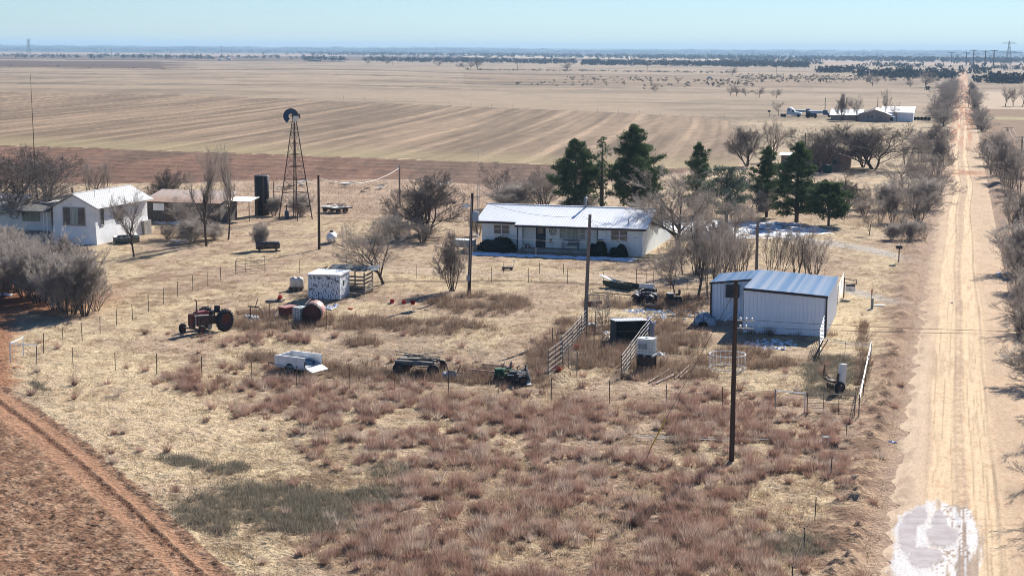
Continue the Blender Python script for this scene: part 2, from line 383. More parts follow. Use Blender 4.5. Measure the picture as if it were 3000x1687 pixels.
# ------------------------------------------------------------------ road: sandy wheel tracks, ruts, washboard
def build_road():
    ys = np.concatenate([np.arange(36, 130, .22), np.arange(130, 260, .6), np.arange(260, 700, 2.5), np.arange(700, 2100, 14)])
    xs = np.linspace(ROADX0, ROADX1, 88)
    Xg, Yg = np.meshgrid(xs, ys); X = Xg.ravel(); Y = Yg.ravel(); X = X+(1-sst(0, 1.1, X-ROADX0))*(fbm(Y*.7, Y*0, 290)-.5)*1.1
    cx = .65+.12*np.sin(Y/33.)+.10*np.sin(Y/71.+1)+.07*np.sin(Y/9.)+.5*np.exp(-((Y-262)/22)**2)
    u = X-cx
    n1 = fbm(X*1.5, Y*.12, 201); n2 = fbm(X*6, Y*.25, 203); n3 = fbm(X*.8, Y*.5, 205); n4 = fbm(X*5, Y*3, 207)
    base = PINK*.5+SAND*.45
    c = np.tile(base, (len(X), 1))*(.85+.3*n3)[:, None]
    def mixc(c, t, k): k = np.clip(k, 0, 1)[:, None]; return c*(1-k)+np.asarray(t)[None, :]*k
    wid = .36+.26*(1-sst(110, 240, Y))
    t1 = 1-sst(wid*.75, wid*1.1, np.abs(u+.85+.25*(n1-.5))); t2 = 1-sst(wid*.75, wid*1.1, np.abs(u-.85+.25*(n1-.5)))
    edge = sst(.36, .6, n2)
    c = mixc(c, SAND*1.12, np.maximum(t1, t2)*.95)
    c = mixc(c, SAND*.80, np.maximum(t1, t2)*sst(.5, .66, n2)*.8)
    c = mixc(c, SAND*.6, (1-sst(.03, .08, np.abs(np.abs(u-.85)-wid)))*sst(.4, .6, fbm(X*.5, Y*.2, 211))*.9)
    c = mixc(c, SAND*.6, (1-sst(.03, .08, np.abs(np.abs(u+.85)-wid)))*sst(.45, .6, fbm(X*.5, Y*.2, 213))*.8)
    c = mixc(c, SAND*1.05, (1-sst(1.3, 2.3, np.abs(u)))*sst(.3, .6, n1)*(1-sst(150, 230, Y))*.7)
    c = mixc(c, PINK*.85, (1-sst(.08, .30, np.abs(u)))*sst(.3, .6, n4)*.6)
    for q_, sd_ in ((-1.35, 1), (-.9, 2), (-.55, 3), (.5, 4), (.95, 5), (1.2, 6), (1.7, 7)):
        c = mixc(c, SAND*.62, (1-sst(.015, .05, np.abs(u-q_-.35*(fbm(Y*.05, Y*0+sd_, 240+sd_)-.5))))*sst(.42, .55, fbm(Y*.12, Y*0, 250+sd_))*(1-sst(110, 190, Y))*.75)
    c = mixc(c, RED*1.1, sst(.58, .7, fbm(X*3, Y*.35, 260))*(1-sst(1.5, 2.2, np.abs(u)))*.0)
    c = mixc(c, RED*1.1, sst(.55, .75, n4)*.28)
    c = mixc(c, PALE*1.15, sst(-1.4, -2.1, u)*(1-sst(95, 140, Y))*.7)
    c = mixc(c, PINK*.75, sst(.45, .65, fbm(X*2.2, Y*.8, 217))*sst(-1.9, -2.6, u)*.6)
    # wet muddy stretch, right side of the near road
    c = mixc(c, REDD*1.3, sst(2.2, 3.0, u)*sst(.35, .6, fbm(X*3, Y*.6, 219))*(1-sst(62, 90, Y))*.9)
    # washed-out dip far up the road
    c = mixc(c, RED, (1-sst(2, 9, np.abs(Y-286)))*sst(.3, .55, n3)*.8)
    c = mixc(c, RED*1.25, sst(330, 420, Y)*sst(.35, .6, fbm(X*1.2, Y*.03, 223))*.75)
    # ice and salt crust round the puddle: mask in metres
    px, py = proj(X, Y, np.zeros_like(X)); wn = fbm(X*2.2, Y*.55, 231); wf = fbm(X*9, Y*.9, 232)
    e0 = pl(py, [(1400, 2790), (1455, 2730), (1500, 2640), (1560, 2618), (1687, 2625), (1900, 2600)])
    e1 = pl(py, [(1400, 2790), (1455, 2760), (1480, 2850), (1540, 2885), (1620, 2888), (1687, 2880), (1900, 2860)])
    pm = sst(-8, 12, px-e0+(wf-.5)*36+(wn-.5)*40)*sst(-8, 12, e1-px+(wf-.5)*40)*sst(1440, 1462, py+(wf-.5)*40)
    def pe(cx_, cy_, rx_, ry_): return 1-np.sqrt(((px-cx_)/rx_)**2+((py-cy_)/ry_)**2)
    pud = np.maximum.reduce([pe(2668, 1555, 30, 62), pe(2692, 1500, 36, 34), pe(2770, 1556, 50, 34), pe(2760, 1515, 22, 36), pe(2712, 1622, 44, 34), pe(2740, 1615, 36, 22)])+(fbm(X*5, Y*.8, 233)-.5)*.28
    pudh = sst(.02, .10, pud)*pm; pud = sst(-.12, .22, pud)*pm
    rt = sst(2715, 2770, px)
    streak = sst(.50, .60, fbm(X*6.5, Y*.16, 235))*rt
    speck = sst(.54, .62, fbm(X*16, Y*5, 237))*rt*sst(.4, .6, fbm(X*3, Y*.5, 238))
    c = mixc(c, (.62,.61,.615), pm*(.62+.38*wf)*(1-.85*streak)*(1-.75*speck))
    c = mixc(c, (.20,.155,.135), pm*np.maximum(streak*.55, speck*.75))
    c = mixc(c, (.40,.355,.35), pud*.9)
    c = mixc(c, (.56,.52,.52), pud*sst(.5, .62, fbm(X*8, Y*3, 239))*.5)
    PUD = pudh
    h = (n1-.5)*.05-.05*np.maximum(t1, t2)-.04*sst(.5, .7, n2)*np.maximum(t1, t2)+(n4-.5)*.03
    h = h+.035*(1-sst(.04, .14, np.abs(np.abs(u-.85)-wid-.08)))+.03*(1-sst(.04, .14, np.abs(np.abs(u+.85)-wid-.08)))
    h = h*(1-sst(0, .35, pud))
    ed = np.minimum(X-ROADX0, ROADX1-X)
    Z = .06+h*sst(0, .3, ed)-.06*(1-sst(0, .5, ed))
    Z = np.maximum(Z, .008)
    nc, nr = len(xs), len(ys); i = (np.arange(nr-1)[:, None]*nc+np.arange(nc-1)[None, :]).ravel()
    F = np.stack([i, i+1, i+nc+1, i+nc], 1)
    m = attr_mat('sandy_road', scales=((1.5, .08), (12.0, .18)), bump=.6, bscale=9, stretch=(1, .35, 1), bdist=.04)
    # wet parts shine a little
    o = mesh_np('dirt_road', np.stack([X, Y, Z], 1), F, m, c, True)
    tag(o, 'sandy dirt road with two pale wheel tracks running straight to the horizon', None, kind='structure')
    kq = (PUD[F] > .6).all(1); used = np.unique(F[kq]); remap = np.zeros(len(X), int); remap[used] = np.arange(len(used))
    Vp = np.stack([X[used], Y[used], Z[used]*0+.0635], 1)
    w = mesh_np('puddle', Vp, remap[F[kq]], mat('muddy_ice', (.40,.355,.35), (.46,.42,.415), scale=1.5, rough=.9, spec=.0), None, True)
    tag(w, 'frozen muddy puddle in the near stretch of the road', None, kind='structure')
build_road()
# ------------------------------------------------------------------ bare trees, conifers, shrubs
def seg_mesh(name, segs, m, n=3, smooth=True):
    """segs: array (k, 8): p0, p1, r0, r1 -> open tubes, n sides (n=2: a flat ribbon)"""
    S = np.array(segs, float); P0, P1, R0, R1 = S[:, :3], S[:, 3:6], S[:, 6:7], S[:, 7:8]
    D = P1-P0; D /= np.maximum(np.linalg.norm(D, axis=1, keepdims=True), 1e-6)
    ref = np.where(np.abs(D[:, 2:3]) > .9, np.array([[1., 0, 0]]), np.array([[0, 0, 1.]]))
    A = np.cross(D, ref); A /= np.maximum(np.linalg.norm(A, axis=1, keepdims=True), 1e-6); B = np.cross(D, A)
    V = []; k = len(S)
    if n == 2:
        th = np.random.default_rng(5).uniform(0, math.pi, (k, 1)); w = A*np.cos(th)+B*np.sin(th)
        V = np.stack([P0-w*R0, P0+w*R0, P1+w*R1, P1-w*R1], 1).reshape(-1, 3)
        F = np.arange(4*k).reshape(-1, 4)
    else:
        for P, R in ((P0, R0), (P1, R1)):
            for i in range(n):
                a = 2*math.pi*i/n; V.append(P+(A*math.cos(a)+B*math.sin(a))*R)
        V = np.stack(V, 1).reshape(-1, 3); base = (np.arange(k)*2*n)[:, None]
        F = np.concatenate([base+np.array([[i, (i+1) % n, n+(i+1) % n, n+i]]) for i in range(n)], 0)
    me = bpy.data.meshes.new(name)
    me.vertices.add(len(V)); me.vertices.foreach_set('co', V.astype(np.float32).ravel())
    me.loops.add(F.size); me.loops.foreach_set('vertex_index', F.astype(np.int32).ravel())
    me.polygons.add(len(F)); me.polygons.foreach_set('loop_start', np.arange(0, F.size, 4, dtype=np.int32)); me.polygons.foreach_set('loop_total', np.full(len(F), 4, dtype=np.int32))
    if n > 2: me.polygons.foreach_set('use_smooth', np.ones(len(F), dtype=bool))
    me.update(); me.materials.append(m); return me
BARK = mat('dark_bark', (.075,.055,.042), (.14,.11,.09), scale=9, rough=.95, bump=.6)
TWIG = mat('grey_twigs', (.35,.305,.27), (.20,.165,.14), scale=1.3, rough=.95)
TWIGD = mat('dark_twigs', (.21,.175,.15), (.12,.10,.085), scale=1.3, rough=.95)
TWIGP = mat('pale_twigs', (.54,.48,.42), (.30,.26,.23), scale=1.1, rough=.95)
def _translucent(m, k):
    n = m.node_tree; b = n.nodes['Principled BSDF']; t = n.nodes.new('ShaderNodeBsdfTranslucent'); x = n.nodes.new('ShaderNodeMixShader')
    n.links.new(b.inputs['Base Color'].links[0].from_socket, t.inputs[0]); x.inputs[0].default_value = k
    n.links.new(b.outputs[0], x.inputs[1]); n.links.new(t.outputs[0], x.inputs[2]); n.links.new(x.outputs[0], n.nodes['Material Output'].inputs[0])
for m_ in (TWIG, TWIGP): _translucent(m_, .3)
def gen(seed, H=7., trunk=.25, lean=(0, 0), r0=.16, nch=(6, 6, 6, 5), ang=(45, 42, 40, 38), lr=(.62, .55, .5, .42), trop=.12, wig=.16, stems=1, seg=(5, 4, 3, 3, 2), spreadtop=0.0):
    R = random.Random(seed); big = []; mid = []; fine = []
    def grow(p, d, L, r, lv, first=.3):
        ns = seg[min(lv, 4)]; pts = [p]; rs = [r]
        for i in range(ns):
            w = wig*(.6 if lv == 0 else 1)
            d = (d+Vector((R.gauss(0, w), R.gauss(0, w), R.gauss(0, w)*.6+trop*(.35 if lv == 0 else 1)))).normalized()
            p2 = p+d*(L/ns); r2 = r*(1-(i+1)/ns*(.5 if lv == 0 else .72))
            if p2.z < .15: p2.z = .15+R.random()*.1
            (big if lv == 0 or (lv == 1 and r > .035) else mid if lv < 3 else fine).append((*p, *p2, rs[-1], max(r2, .0075)))
            p = p2; pts.append(p); rs.append(max(r2, .0075))
        if lv >= len(nch): return
        for k in range(nch[lv]+(R.random() < .5)):
            t = first+(1-first)*((k+R.random()*.9)/nch[lv]) if nch[lv] else 1
            t = min(t, 1.0); x = t*ns; i = min(int(x), ns-1); q = pts[i].lerp(pts[i+1], x-i)
            dd = (pts[i+1]-pts[i]).normalized(); ax = dd.cross(Vector((R.gauss(0, 1), R.gauss(0, 1), R.gauss(0, 1)))).normalized()
            a = math.radians(ang[lv]*R.uniform(.65, 1.3)); nd = (dd*math.cos(a)+ax*math.sin(a))
            if nd.z < -.25: nd.z *= -.4
            ll = L*lr[lv]*R.uniform(.7, 1.25)*(1.15-.45*(t if lv else 0))
            grow(q, nd.normalized(), ll, rs[i]*R.uniform(.5, .7), lv+1)
    for s in range(stems):
        a = 2*math.pi*s/stems+R.random(); off = 0 if stems == 1 else .22
        d0 = Vector((lean[0], lean[1], 1)) if stems == 1 else Vector((math.cos(a)*R.uniform(.15, .5)+lean[0], math.sin(a)*R.uniform(.15, .5)+lean[1], 1))
        grow(Vector((math.cos(a)*off, math.sin(a)*off, -.1)), d0.normalized(), H*(.62 if stems == 1 else .7)*R.uniform(.85, 1.1), r0*(1 if stems == 1 else R.uniform(.6, 1)), 0, first=trunk)
    zs = [s_[5] for s_ in fine] or [H]
    k = H/max(zs)
    return [[tuple(v*k for v in s_[:6])+(s_[6], s_[7]) for s_ in L_] for L_ in (big, mid, fine)]
PROTO = {}
def proto(key, twig, **kw):
    b, m_, f = gen(**kw)
    H = kw.get('H', 7.)
    tk = seg_mesh(key+'_trunk', b, BARK, 6)
    # crown: limbs as three-sided tubes, twigs as ribbons, in one mesh
    c1 = seg_mesh(key+'_c1', m_, twig, 3); c2 = seg_mesh(key+'_crown', f, twig, 2)
    bmm = __import__('bmesh').new(); bmm.from_mesh(c2); bmm.from_mesh(c1)
    me = bpy.data.meshes.new(key+'_crown'); bmm.to_mesh(me); bmm.free(); me.materials.append(twig)
    bpy.data.meshes.remove(c1); bpy.data.meshes.remove(c2)
    PROTO[key] = (tk, me, H)
proto('elm', TWIGD, seed=3, H=7.5, trunk=.30, r0=.21, nch=(8, 8, 8, 9), ang=(50, 44, 42, 40), lr=(.9, .62, .52, .5), trop=.06)
proto('canes', TWIGP, seed=66, H=4.6, trunk=.22, stems=9, r0=.036, nch=(7, 5, 4), ang=(24, 28, 32), lr=(.42, .5, .5), trop=.16, wig=.10, seg=(6, 4, 3, 2, 2))
proto('fan', TWIGD, seed=5, H=7.5, trunk=.2, stems=3, r0=.17, nch=(8, 8, 8, 7), ang=(44, 44, 42, 40), lr=(.75, .6, .54, .5), trop=.10)
proto('vase', TWIG, seed=8, H=7., trunk=.3, r0=.13, nch=(8, 7, 7, 8), ang=(40, 38, 36, 36), lr=(.8, .6, .52, .5), trop=.13)
proto('tall', TWIG, seed=14, H=9., trunk=.3, r0=.15, nch=(9, 7, 7, 7), ang=(34, 36, 38, 38), lr=(.6, .52, .52, .5), trop=.16, wig=.14)
proto('round', TWIG, seed=21, H=5.5, trunk=.22, r0=.14, nch=(9, 8, 8, 9), ang=(60, 48, 44, 40), lr=(1.0, .62, .54, .5), trop=.07)
proto('lean', TWIG, seed=33, H=6., trunk=.3, lean=(-.3, 0), r0=.13, nch=(9, 8, 7, 8), ang=(55, 46, 42, 40), lr=(.9, .62, .54, .5), trop=.07)
proto('multi', TWIG, seed=42, H=5., trunk=.2, stems=7, r0=.06, nch=(7, 6, 6, 6), ang=(32, 36, 38, 38), lr=(.5, .52, .52, .5), trop=.15)
proto('stems', TWIG, seed=45, H=6.5, trunk=.22, stems=4, r0=.075, nch=(8, 5, 4, 4), ang=(34, 38, 40, 40), lr=(.42, .5, .52, .5), trop=.2, wig=.11)
proto('bush', TWIGP, seed=51, H=3.2, trunk=.08, stems=14, r0=.026, nch=(7, 6, 5, 3), ang=(40, 42, 42, 42), lr=(.55, .55, .55, .5), trop=.08)
proto('bushb', TWIGP, seed=57, H=3.6, trunk=.08, stems=14, r0=.026, nch=(8, 7, 5, 3), ang=(28, 34, 38, 40), lr=(.45, .5, .52, .5), trop=.17, wig=.12)
proto('bushd', TWIG, seed=61, H=4., trunk=.1, stems=7, r0=.065, nch=(7, 5, 5, 4), ang=(46, 44, 42, 40), lr=(.6, .54, .52, .5), trop=.06)
proto('twist', TWIGD, seed=77, H=5., trunk=.15, stems=5, r0=.12, nch=(7, 7, 7, 7), ang=(48, 44, 44, 40), lr=(.7, .58, .52, .5), trop=.05, wig=.24)
proto('sparse', TWIGD, seed=83, H=6., trunk=.2, r0=.12, nch=(6, 6, 6, 6), ang=(46, 44, 42, 40), lr=(.8, .58, .52, .5), trop=.09, wig=.2)
def tree(key, x, y, ytop=None, label='', group=None, wide=1.0, rz=None, cat='tree', name='bare_tree', H=None, g=None):
    g = g or gp(x, y); tk, cr, h0 = PROTO[key]
    h = H if H else hgt(x, y, ytop); s = h/h0
    rz = random.uniform(0, 6.28) if rz is None else rz
    t = thing(name, label, cat, (g.x, g.y, -.05), rz, group, (s*wide, s*wide, s))
    piece('trunk', tk, t); piece('crown', cr, t); return t

# conifers: limbs plus thousands of small leaf sprays gathered in clumps
LEAFG = attr_mat('juniper_leaves', scales=((2.0, .25),), rough=.9); _translucent(LEAFG, .25)
def conifer_mesh(key, seed, H, prof, nlimb=46, per=150, size=.115, col=(.04,.07,.032), col2=(.115,.155,.07), trunk0=.07, lean=0., gap=.0, clump=.5):
    R = np.random.default_rng(seed); Rr = random.Random(seed); segs = [(0, 0, -.1, lean*.3, 0, H*.35, H*.03, H*.024), (lean*.3, 0, H*.35, lean, 0, H*.97, H*.024, .02)]
    V = []; cols = []
    for i in range(nlimb):
        z = H*(trunk0+(1-trunk0)*((i+Rr.random())/nlimb)**.9); rmax = float(np.interp(z/H, [p_[0] for p_ in prof], [p_[1] for p_ in prof]))
        if rmax <= 0: continue
        a = i*2.399+Rr.uniform(-.3, .3); r = rmax*Rr.choice((.55,.8,.95,1.1,1.3))*Rr.uniform(.9, 1.1)
        if Rr.random() < gap: r *= .45
        bx = lean*z/H; zt = z+r*Rr.uniform(.10, .55)
        e = (bx+math.cos(a)*r, math.sin(a)*r, min(zt, H*1.0))
        segs.append((bx, 0, z, *e, .012*H*(1-z/H)+.012, .008))
        nk = max(2, int(r/.5)+1)
        for k in range(nk):
            t = .35+.65*(k+1)/nk; cpos = np.array([bx+(e[0]-bx)*t, e[1]*t, z+(e[2]-z)*t])+R.normal(0, .10, 3)
            n = int(per*Rr.uniform(.5, 1.4)/nk*max(.6, r)); cr_ = clump*(.42+.4*(1-t)+.35*Rr.random())*min(1, .45+r*.35)
            P = cpos+R.normal(0, 1, (n, 3))*np.array([cr_, cr_, cr_*.62])*.62
            out = P-np.array([bx, 0, z-r*.3]); out /= np.maximum(np.linalg.norm(out, axis=1, keepdims=True), 1e-3)
            d = out*.8+R.normal(0, .5, (n, 3))+np.array([0, 0, .35]); d /= np.linalg.norm(d, axis=1, keepdims=True)
            w = np.cross(d, R.normal(0, 1, (n, 3))); w /= np.linalg.norm(w, axis=1, keepdims=True)
            s = size*R.uniform(.6, 1.5, (n, 1))
            V.append(np.stack([P-w*s*.36, P+w*s*.36, P+d*s*1.5], 1).reshape(-1, 3))
            tone = R.uniform(0, 1)
            cc = np.array(col)*(1-tone)+np.array(col2)*tone; cc = cc*R.uniform(.75, 1.3, (n, 1))
            cols.append(np.repeat(cc, 3, 0))
    V = np.concatenate(V); cols = np.concatenate(cols)
    o = mesh_np(key, V, np.arange(len(V)).reshape(-1, 3), LEAFG, cols); me = o.data; bpy.data.objects.remove(o)
    PROTO[key] = (seg_mesh(key+'_trunk', segs, BARK, 6), me, H)
conifer_mesh('cedar_wide', 5, 7.0, [(0, .6), (.15, 2.0), (.35, 2.5), (.55, 2.2), (.75, 1.4), (1, .25)], nlimb=84, per=200)
conifer_mesh('cedar_twin', 9, 8.4, [(0, .3), (.14, 1.9), (.35, 3.1), (.52, 3.0), (.62, 2.0), (.72, 1.15), (.85, 1.15), (1, .2)], nlimb=110, per=200)
conifer_mesh('cedar_thin', 13, 7.0, [(0, .0), (.3, .7), (.5, .8), (.62, .45), (.8, .55), (1, .08)], nlimb=34, per=70, col=(.05,.09,.05), gap=.3)
conifer_mesh('cedar_cone', 17, 7.5, [(0, .4), (.13, 2.0), (.30, 2.3), (.5, 1.9), (.62, 1.2), (.78, 1.1), (.9, .6), (1, .1)], nlimb=84, per=190, gap=.25)
conifer_mesh('cedar_open', 19, 6.0, [(0, .2), (.25, 1.6), (.5, 2.2), (.75, 1.9), (1, .5)], nlimb=70, per=95, col=(.07,.10,.075), col2=(.13,.15,.11), gap=.3, trunk0=.25)
conifer_mesh('cedar_low', 23, 4.2, [(0, .2), (.2, 1.5), (.45, 1.9), (.75, 1.4), (1, .4)], nlimb=60, per=200, trunk0=.16)

G_YARD = None
tree('fan', 72, 702, 428, 'large dark bare tree spreading over the porch of the left white house', wide=1.75, rz=1.0)
tree('vase', 392, 766, 548, 'bare tree with straight black trunk in front of the left white house', wide=.8, rz=2.2)
tree('tall', 604, 731, 432, 'tall bare tree nearest in front of the low outbuilding', wide=.85, rz=.5)
tree('tall', 667, 713, 428, 'bare tree with reddish broken trunk between outbuilding and black tank', wide=.6, rz=2.8)
tree('round', 545, 705, 580, 'low dense bare tree hiding the front of the outbuilding', wide=1.25, rz=3.1)
tree('twist', 480, 640, 495, 'crooked bare tree rising behind the left white house roof', wide=.8)
tree('stems', 262, 600, 478, 'pale bare shrub tree at the field edge behind the white roof, nearest the pipe vents', wide=1.0, name='bare_tree')
tree('stems', 300, 598, 480, 'pale bare shrub tree behind the ridge end of the left white roof', wide=1.1)
tree('bush', 560, 720, 640, 'tangled leafless shrub at the foot of the outbuilding trees', wide=1.6, cat='shrub', name='bare_shrub')
tree('bush', 625, 712, 655, 'leafless shrub beside the reddish broken trunk', wide=1.5, cat='shrub', name='bare_shrub')
tree('bushd', 490, 712, 655, 'dark leafless brush by the outbuilding snow patch', wide=1.4, cat='shrub', name='bare_shrub')
tree('bushb', 762, 742, 650, 'thin bare shrub growing behind the dark cradle tank', wide=.9, cat='shrub', name='bare_shrub')
tree('bush', 880, 640, 560, 'leafless brush growing through the windmill tower legs', wide=1.2, cat='shrub', name='bare_shrub')
tree('bushb', 800, 640, 575, 'thin leafless shrub between black tank and windmill', wide=1.2, cat='shrub', name='bare_shrub')
tree('lean', 1124, 838, 608, 'bare tree with forked leaning trunk behind the peeling white shed', wide=1.05, rz=.25)
tree('multi', 1325, 855, 668, 'many-stemmed bare shrub tree left of the meter pole', wide=.85, rz=1.1)
tree('twist', 1250, 690, 492, 'large dark many-trunked bare tree left of the ranch house', wide=1.15, rz=.8)
tree('bushd', 1235, 712, 640, 'grey thicket under the dark many-trunked tree', wide=1.5, cat='shrub', name='bare_shrub')
tree('bush', 1150, 705, 620, 'pale leafless shrub behind the forked leaning tree', wide=1.4, cat='shrub', name='bare_shrub')
tree('bushd', 1400, 690, 610, 'small dark shrub beside the left end of the ranch house', wide=.8, cat='shrub', name='bare_shrub')
tree('sparse', 1462, 605, 470, 'leaning bare tree behind the left half of the ranch roof', wide=1.1, rz=2.5)
tree('bush', 1500, 615, 520, 'pale brush behind the ranch roof left of the flue pipe', wide=1.8, cat='shrub', name='bare_shrub')
tree('bushd', 1590, 610, 480, 'grey thicket behind the ranch roof touching the left cedar', wide=1.35, cat='shrub', name='bare_shrub')
tree('sparse', 1575, 600, 478, 'bare tree standing in the thicket left of the cedars', wide=.8)
tree('bush', 1700, 625, 555, 'leafless brush under the left cedars above the ranch roof', wide=1.6, cat='shrub', name='bare_shrub')
tree('round', 1985, 735, 478, 'pale grey dense bare tree at the right end of the ranch house', wide=1.15, rz=.3)
tree('cedar_wide', 1682, 625, 412, 'wide dark cedar, leftmost of the evergreens behind the ranch house', rz=.4, name='cedar_tree', wide=.95)
tree('cedar_thin', 1760, 628, 404, 'thin spire-like cedar between two wide dark cedars', name='cedar_tree', wide=1.0)
tree('cedar_twin', 1853, 628, 368, 'tallest dark cedar with narrow top and broad shoulders', rz=.8, name='cedar_tree', wide=.98)
tree('cedar_cone', 2040, 628, 416, 'conical cedar rising behind the pale grey bare tree', name='cedar_tree', wide=.75)
tree('cedar_open', 2125, 668, 490, 'thin blue-grey cedar showing its limbs beside the snowy patch', name='cedar_tree', wide=1.15)
tree('cedar_cone', 2243, 628, 424, 'cedar with broken brownish top left of the tall green cedar', name='cedar_tree', wide=.85, rz=2)
tree('cedar_cone', 2331, 640, 412, 'tall green cedar standing alone on a dark trunk above the snow', name='cedar_tree', wide=1.02, rz=1.2)
tree('cedar_low', 2425, 650, 528, 'short round cedar, rightmost of the evergreens', name='cedar_tree', wide=1.15, rz=.2)
for k, (x, y, yt, w) in enumerate([(2045, 862, 600, .8), (2078, 866, 640, .5), (2100, 850, 640, .6), (2142, 812, 655, .55), (2180, 800, 650, .5), (2255, 802, 640, .6), (2285, 806, 650, .55), (2330, 802, 640, .9), (2365, 805, 662, .6), (2120, 835, 625, .5)]):
    lb = ['bare tree with thick dark trunk left of the metal shed', 'slender bare tree nearest the left wall of the metal shed', 'thin bare sapling above the left end of the snowy shed roof', 'bare sapling above the middle of the left shed roof', 'bare sapling just left of the pole behind the shed', 'bare sapling just right of the pole behind the shed', 'bare saplings above the middle of the shed roof', 'widest bushy sapling above the right half of the shed roof', 'rightmost bare sapling behind the metal shed', 'short bare sapling above the ridge end of the left shed roof'][k]
    tree('stems' if k else 'tall', x, y, yt, lb, 'bare saplings in a row behind the metal shed', wide=w*1.25)
tree('lean', 1977, 856, 680, 'slim bare tree leaning left beside the all-terrain vehicle', wide=.6, rz=.2)
tree('stems', 1772, 948, 838, 'small bare tree standing behind the calf shelter', wide=.9)
tree('fan', 2185, 480, 352, 'dark bare tree, leftmost in front of the stubble field corner', wide=1.0, rz=1.2)
tree('vase', 2261, 463, 326, 'lighter bare tree left of the brick house', wide=1.3)
tree('fan', 2395, 495, 352, 'spreading bare tree before the brick gable', wide=1.3, rz=.3)
tree('fan', 2525, 478, 365, 'smaller bare tree left of the widest crowned tree', wide=1.1)
tree('fan', 2556, 484, 338, 'widest round-crowned bare tree with stout trunk right of the brick house', wide=1.8, rz=2.0)
tree('sparse', 2475, 533, 472, 'small twisted bare tree in the brush below the green box', wide=1.3)
tree('sparse', 2545, 678, 600, 'small lone bare sapling on the lawn by the driveway', wide=.9)
tree('multi', 2463, 343, 258, 'bare tree in front of the low wing of the far farmhouse', wide=.8)
tree('vase', 2505, 344, 262, 'bare tree before the gable of the far farmhouse', wide=1.0)
tree('tall', 2590, 344, 244, 'tallest bare tree behind the far farmhouse', wide=.8)
tree('vase', 2622, 345, 284, 'dark bare tree in front of the white barn', wide=1.0)
tree('sparse', 2275, 330, 285, 'small bare tree left of the parked semi truck', wide=1.)
for k, (x, y, yt) in enumerate([(2134, 271.6, 243), (2151, 273.5, 241), (2177, 274, 248), (2218, 276.6, 245), (2268, 278, 250)]):
    tree('round', x, y, yt, ['leftmost of the five round dark mesquites in the pale pasture', 'second from left of the five round mesquites in the pasture', 'smallest, middle one of the five round mesquites in the pasture', 'fourth of the five round mesquites, right of a wide gap', 'rightmost of the five round dark mesquites in the pasture'][k], 'round mesquite trees in the pale pasture', wide=1.1)
for x, y, yt, lb in [(1392, 205.6, 169, 'largest dark bare tree on the distant pasture edge'), (1372, 203, 178, 'smaller bare tree touching the largest one on the distant pasture edge'), (1126, 195, 176, 'low round bare tree on the distant ridge right of the windmill'), (1279, 199, 178, 'slim bare tree on the distant pasture edge'), (1338, 202, 184, 'left one of a pair of thin dead trees on the distant edge'), (1350, 202, 186, 'right one of a pair of thin dead trees on the distant edge'),
                     (1656, 207, 178, 'spreading distant bare tree with a broken limb on the ground'), (1912, 265, 243, 'lone small dark tree in the middle of the pale pasture'), (1880, 260, 249, 'tiny bush left of the lone pasture tree'), (2138, 215, 189, 'bushy distant tree on the dark brush line'), (2549, 240.5, 200, 'dark bare tree in the far pasture left of the road'), (2705, 244, 194, 'tall bare tree nearest the road in the far pasture'), (2660, 243, 220, 'low bushy tree near two dark cattle pens'), (1070, 193, 178, 'small tree by the short dark hedge on the ridge'),
                     (2939, 295, 230, 'leftmost big bare tree in the bright field right of the road'), (2962, 294, 236, 'middle big bare tree in the bright field right of the road'), (2990, 294, 228, 'rightmost big bare tree in the bright field right of the road')]:
    tree('vase' if x > 2900 else 'elm' if yt < 175 else 'round', x, y, yt, lb, 'distant bare trees', wide=1.15)

ORD = 'nearest,second nearest,third nearest,fourth nearest,fifth nearest,sixth nearest,seventh nearest,eighth nearest,ninth nearest,tenth nearest,eleventh nearest,twelfth nearest,thirteenth nearest,fourteenth nearest,fifteenth nearest,sixteenth nearest,seventeenth nearest,eighteenth nearest,nineteenth nearest,twentieth nearest,third farthest,second farthest,farthest,last'.split(',')
def thicket(pts, keys, label, group, cat='shrub', name='bare_shrub', seed=1, wmin=1.0, wmax=1.5):
    R = random.Random(seed)
    for x, y, hp in pts:
        g = gp(x, y); h = hp*mpp(x, y); rank = sorted(pts, key=lambda q: -q[1]).index((x, y, hp))
        tree(R.choice(keys), x, y, None, (ORD[rank]+' '+label), group, wide=R.uniform(wmin, wmax), cat=cat, name=name, H=h*R.uniform(.85, 1.15), rz=R.uniform(0, 6.3))
thicket([(0, 850, 180), (35, 872, 190), (75, 885, 190), (118, 905, 190), (160, 922, 195), (205, 935, 190), (248, 940, 170), (282, 925, 120), (20, 800, 130), (60, 815, 140), (105, 830, 150), (150, 850, 160), (195, 875, 170), (240, 890, 160), (-40, 860, 190), (-10, 905, 120), (130, 880, 150), (225, 915, 150), (85, 850, 160), (-30, 790, 130)],
        ['canes', 'canes', 'canes', 'bushb', 'multi'], 'leafless shrub of the thicket below the left white house', 'shrubs of the thicket below the left white house', seed=3, wmin=1.1, wmax=1.6)
thicket([(2640, 540, 110), (2700, 480, 100), (2738, 452, 95), (2672, 600, 120), (2612, 640, 110), (2575, 640, 80), (2722, 548, 130), (2690, 640, 110), (2742, 500, 110), (2650, 470, 80), (2745, 430, 70), (2700, 430, 60), (2598, 600, 90), (2640, 668, 90), (2715, 600, 110), (2670, 520, 90), (2560, 590, 70), (2620, 560, 80), (2530, 620, 60), (2735, 575, 90), (2660, 690, 60), (2705, 690, 70), (2610, 690, 50)],
        ['bushd', 'multi', 'bush', 'canes', 'round', 'stems'], 'leafless bush of the brush strip on the left road edge', 'roadside bushes left of the road', seed=5)
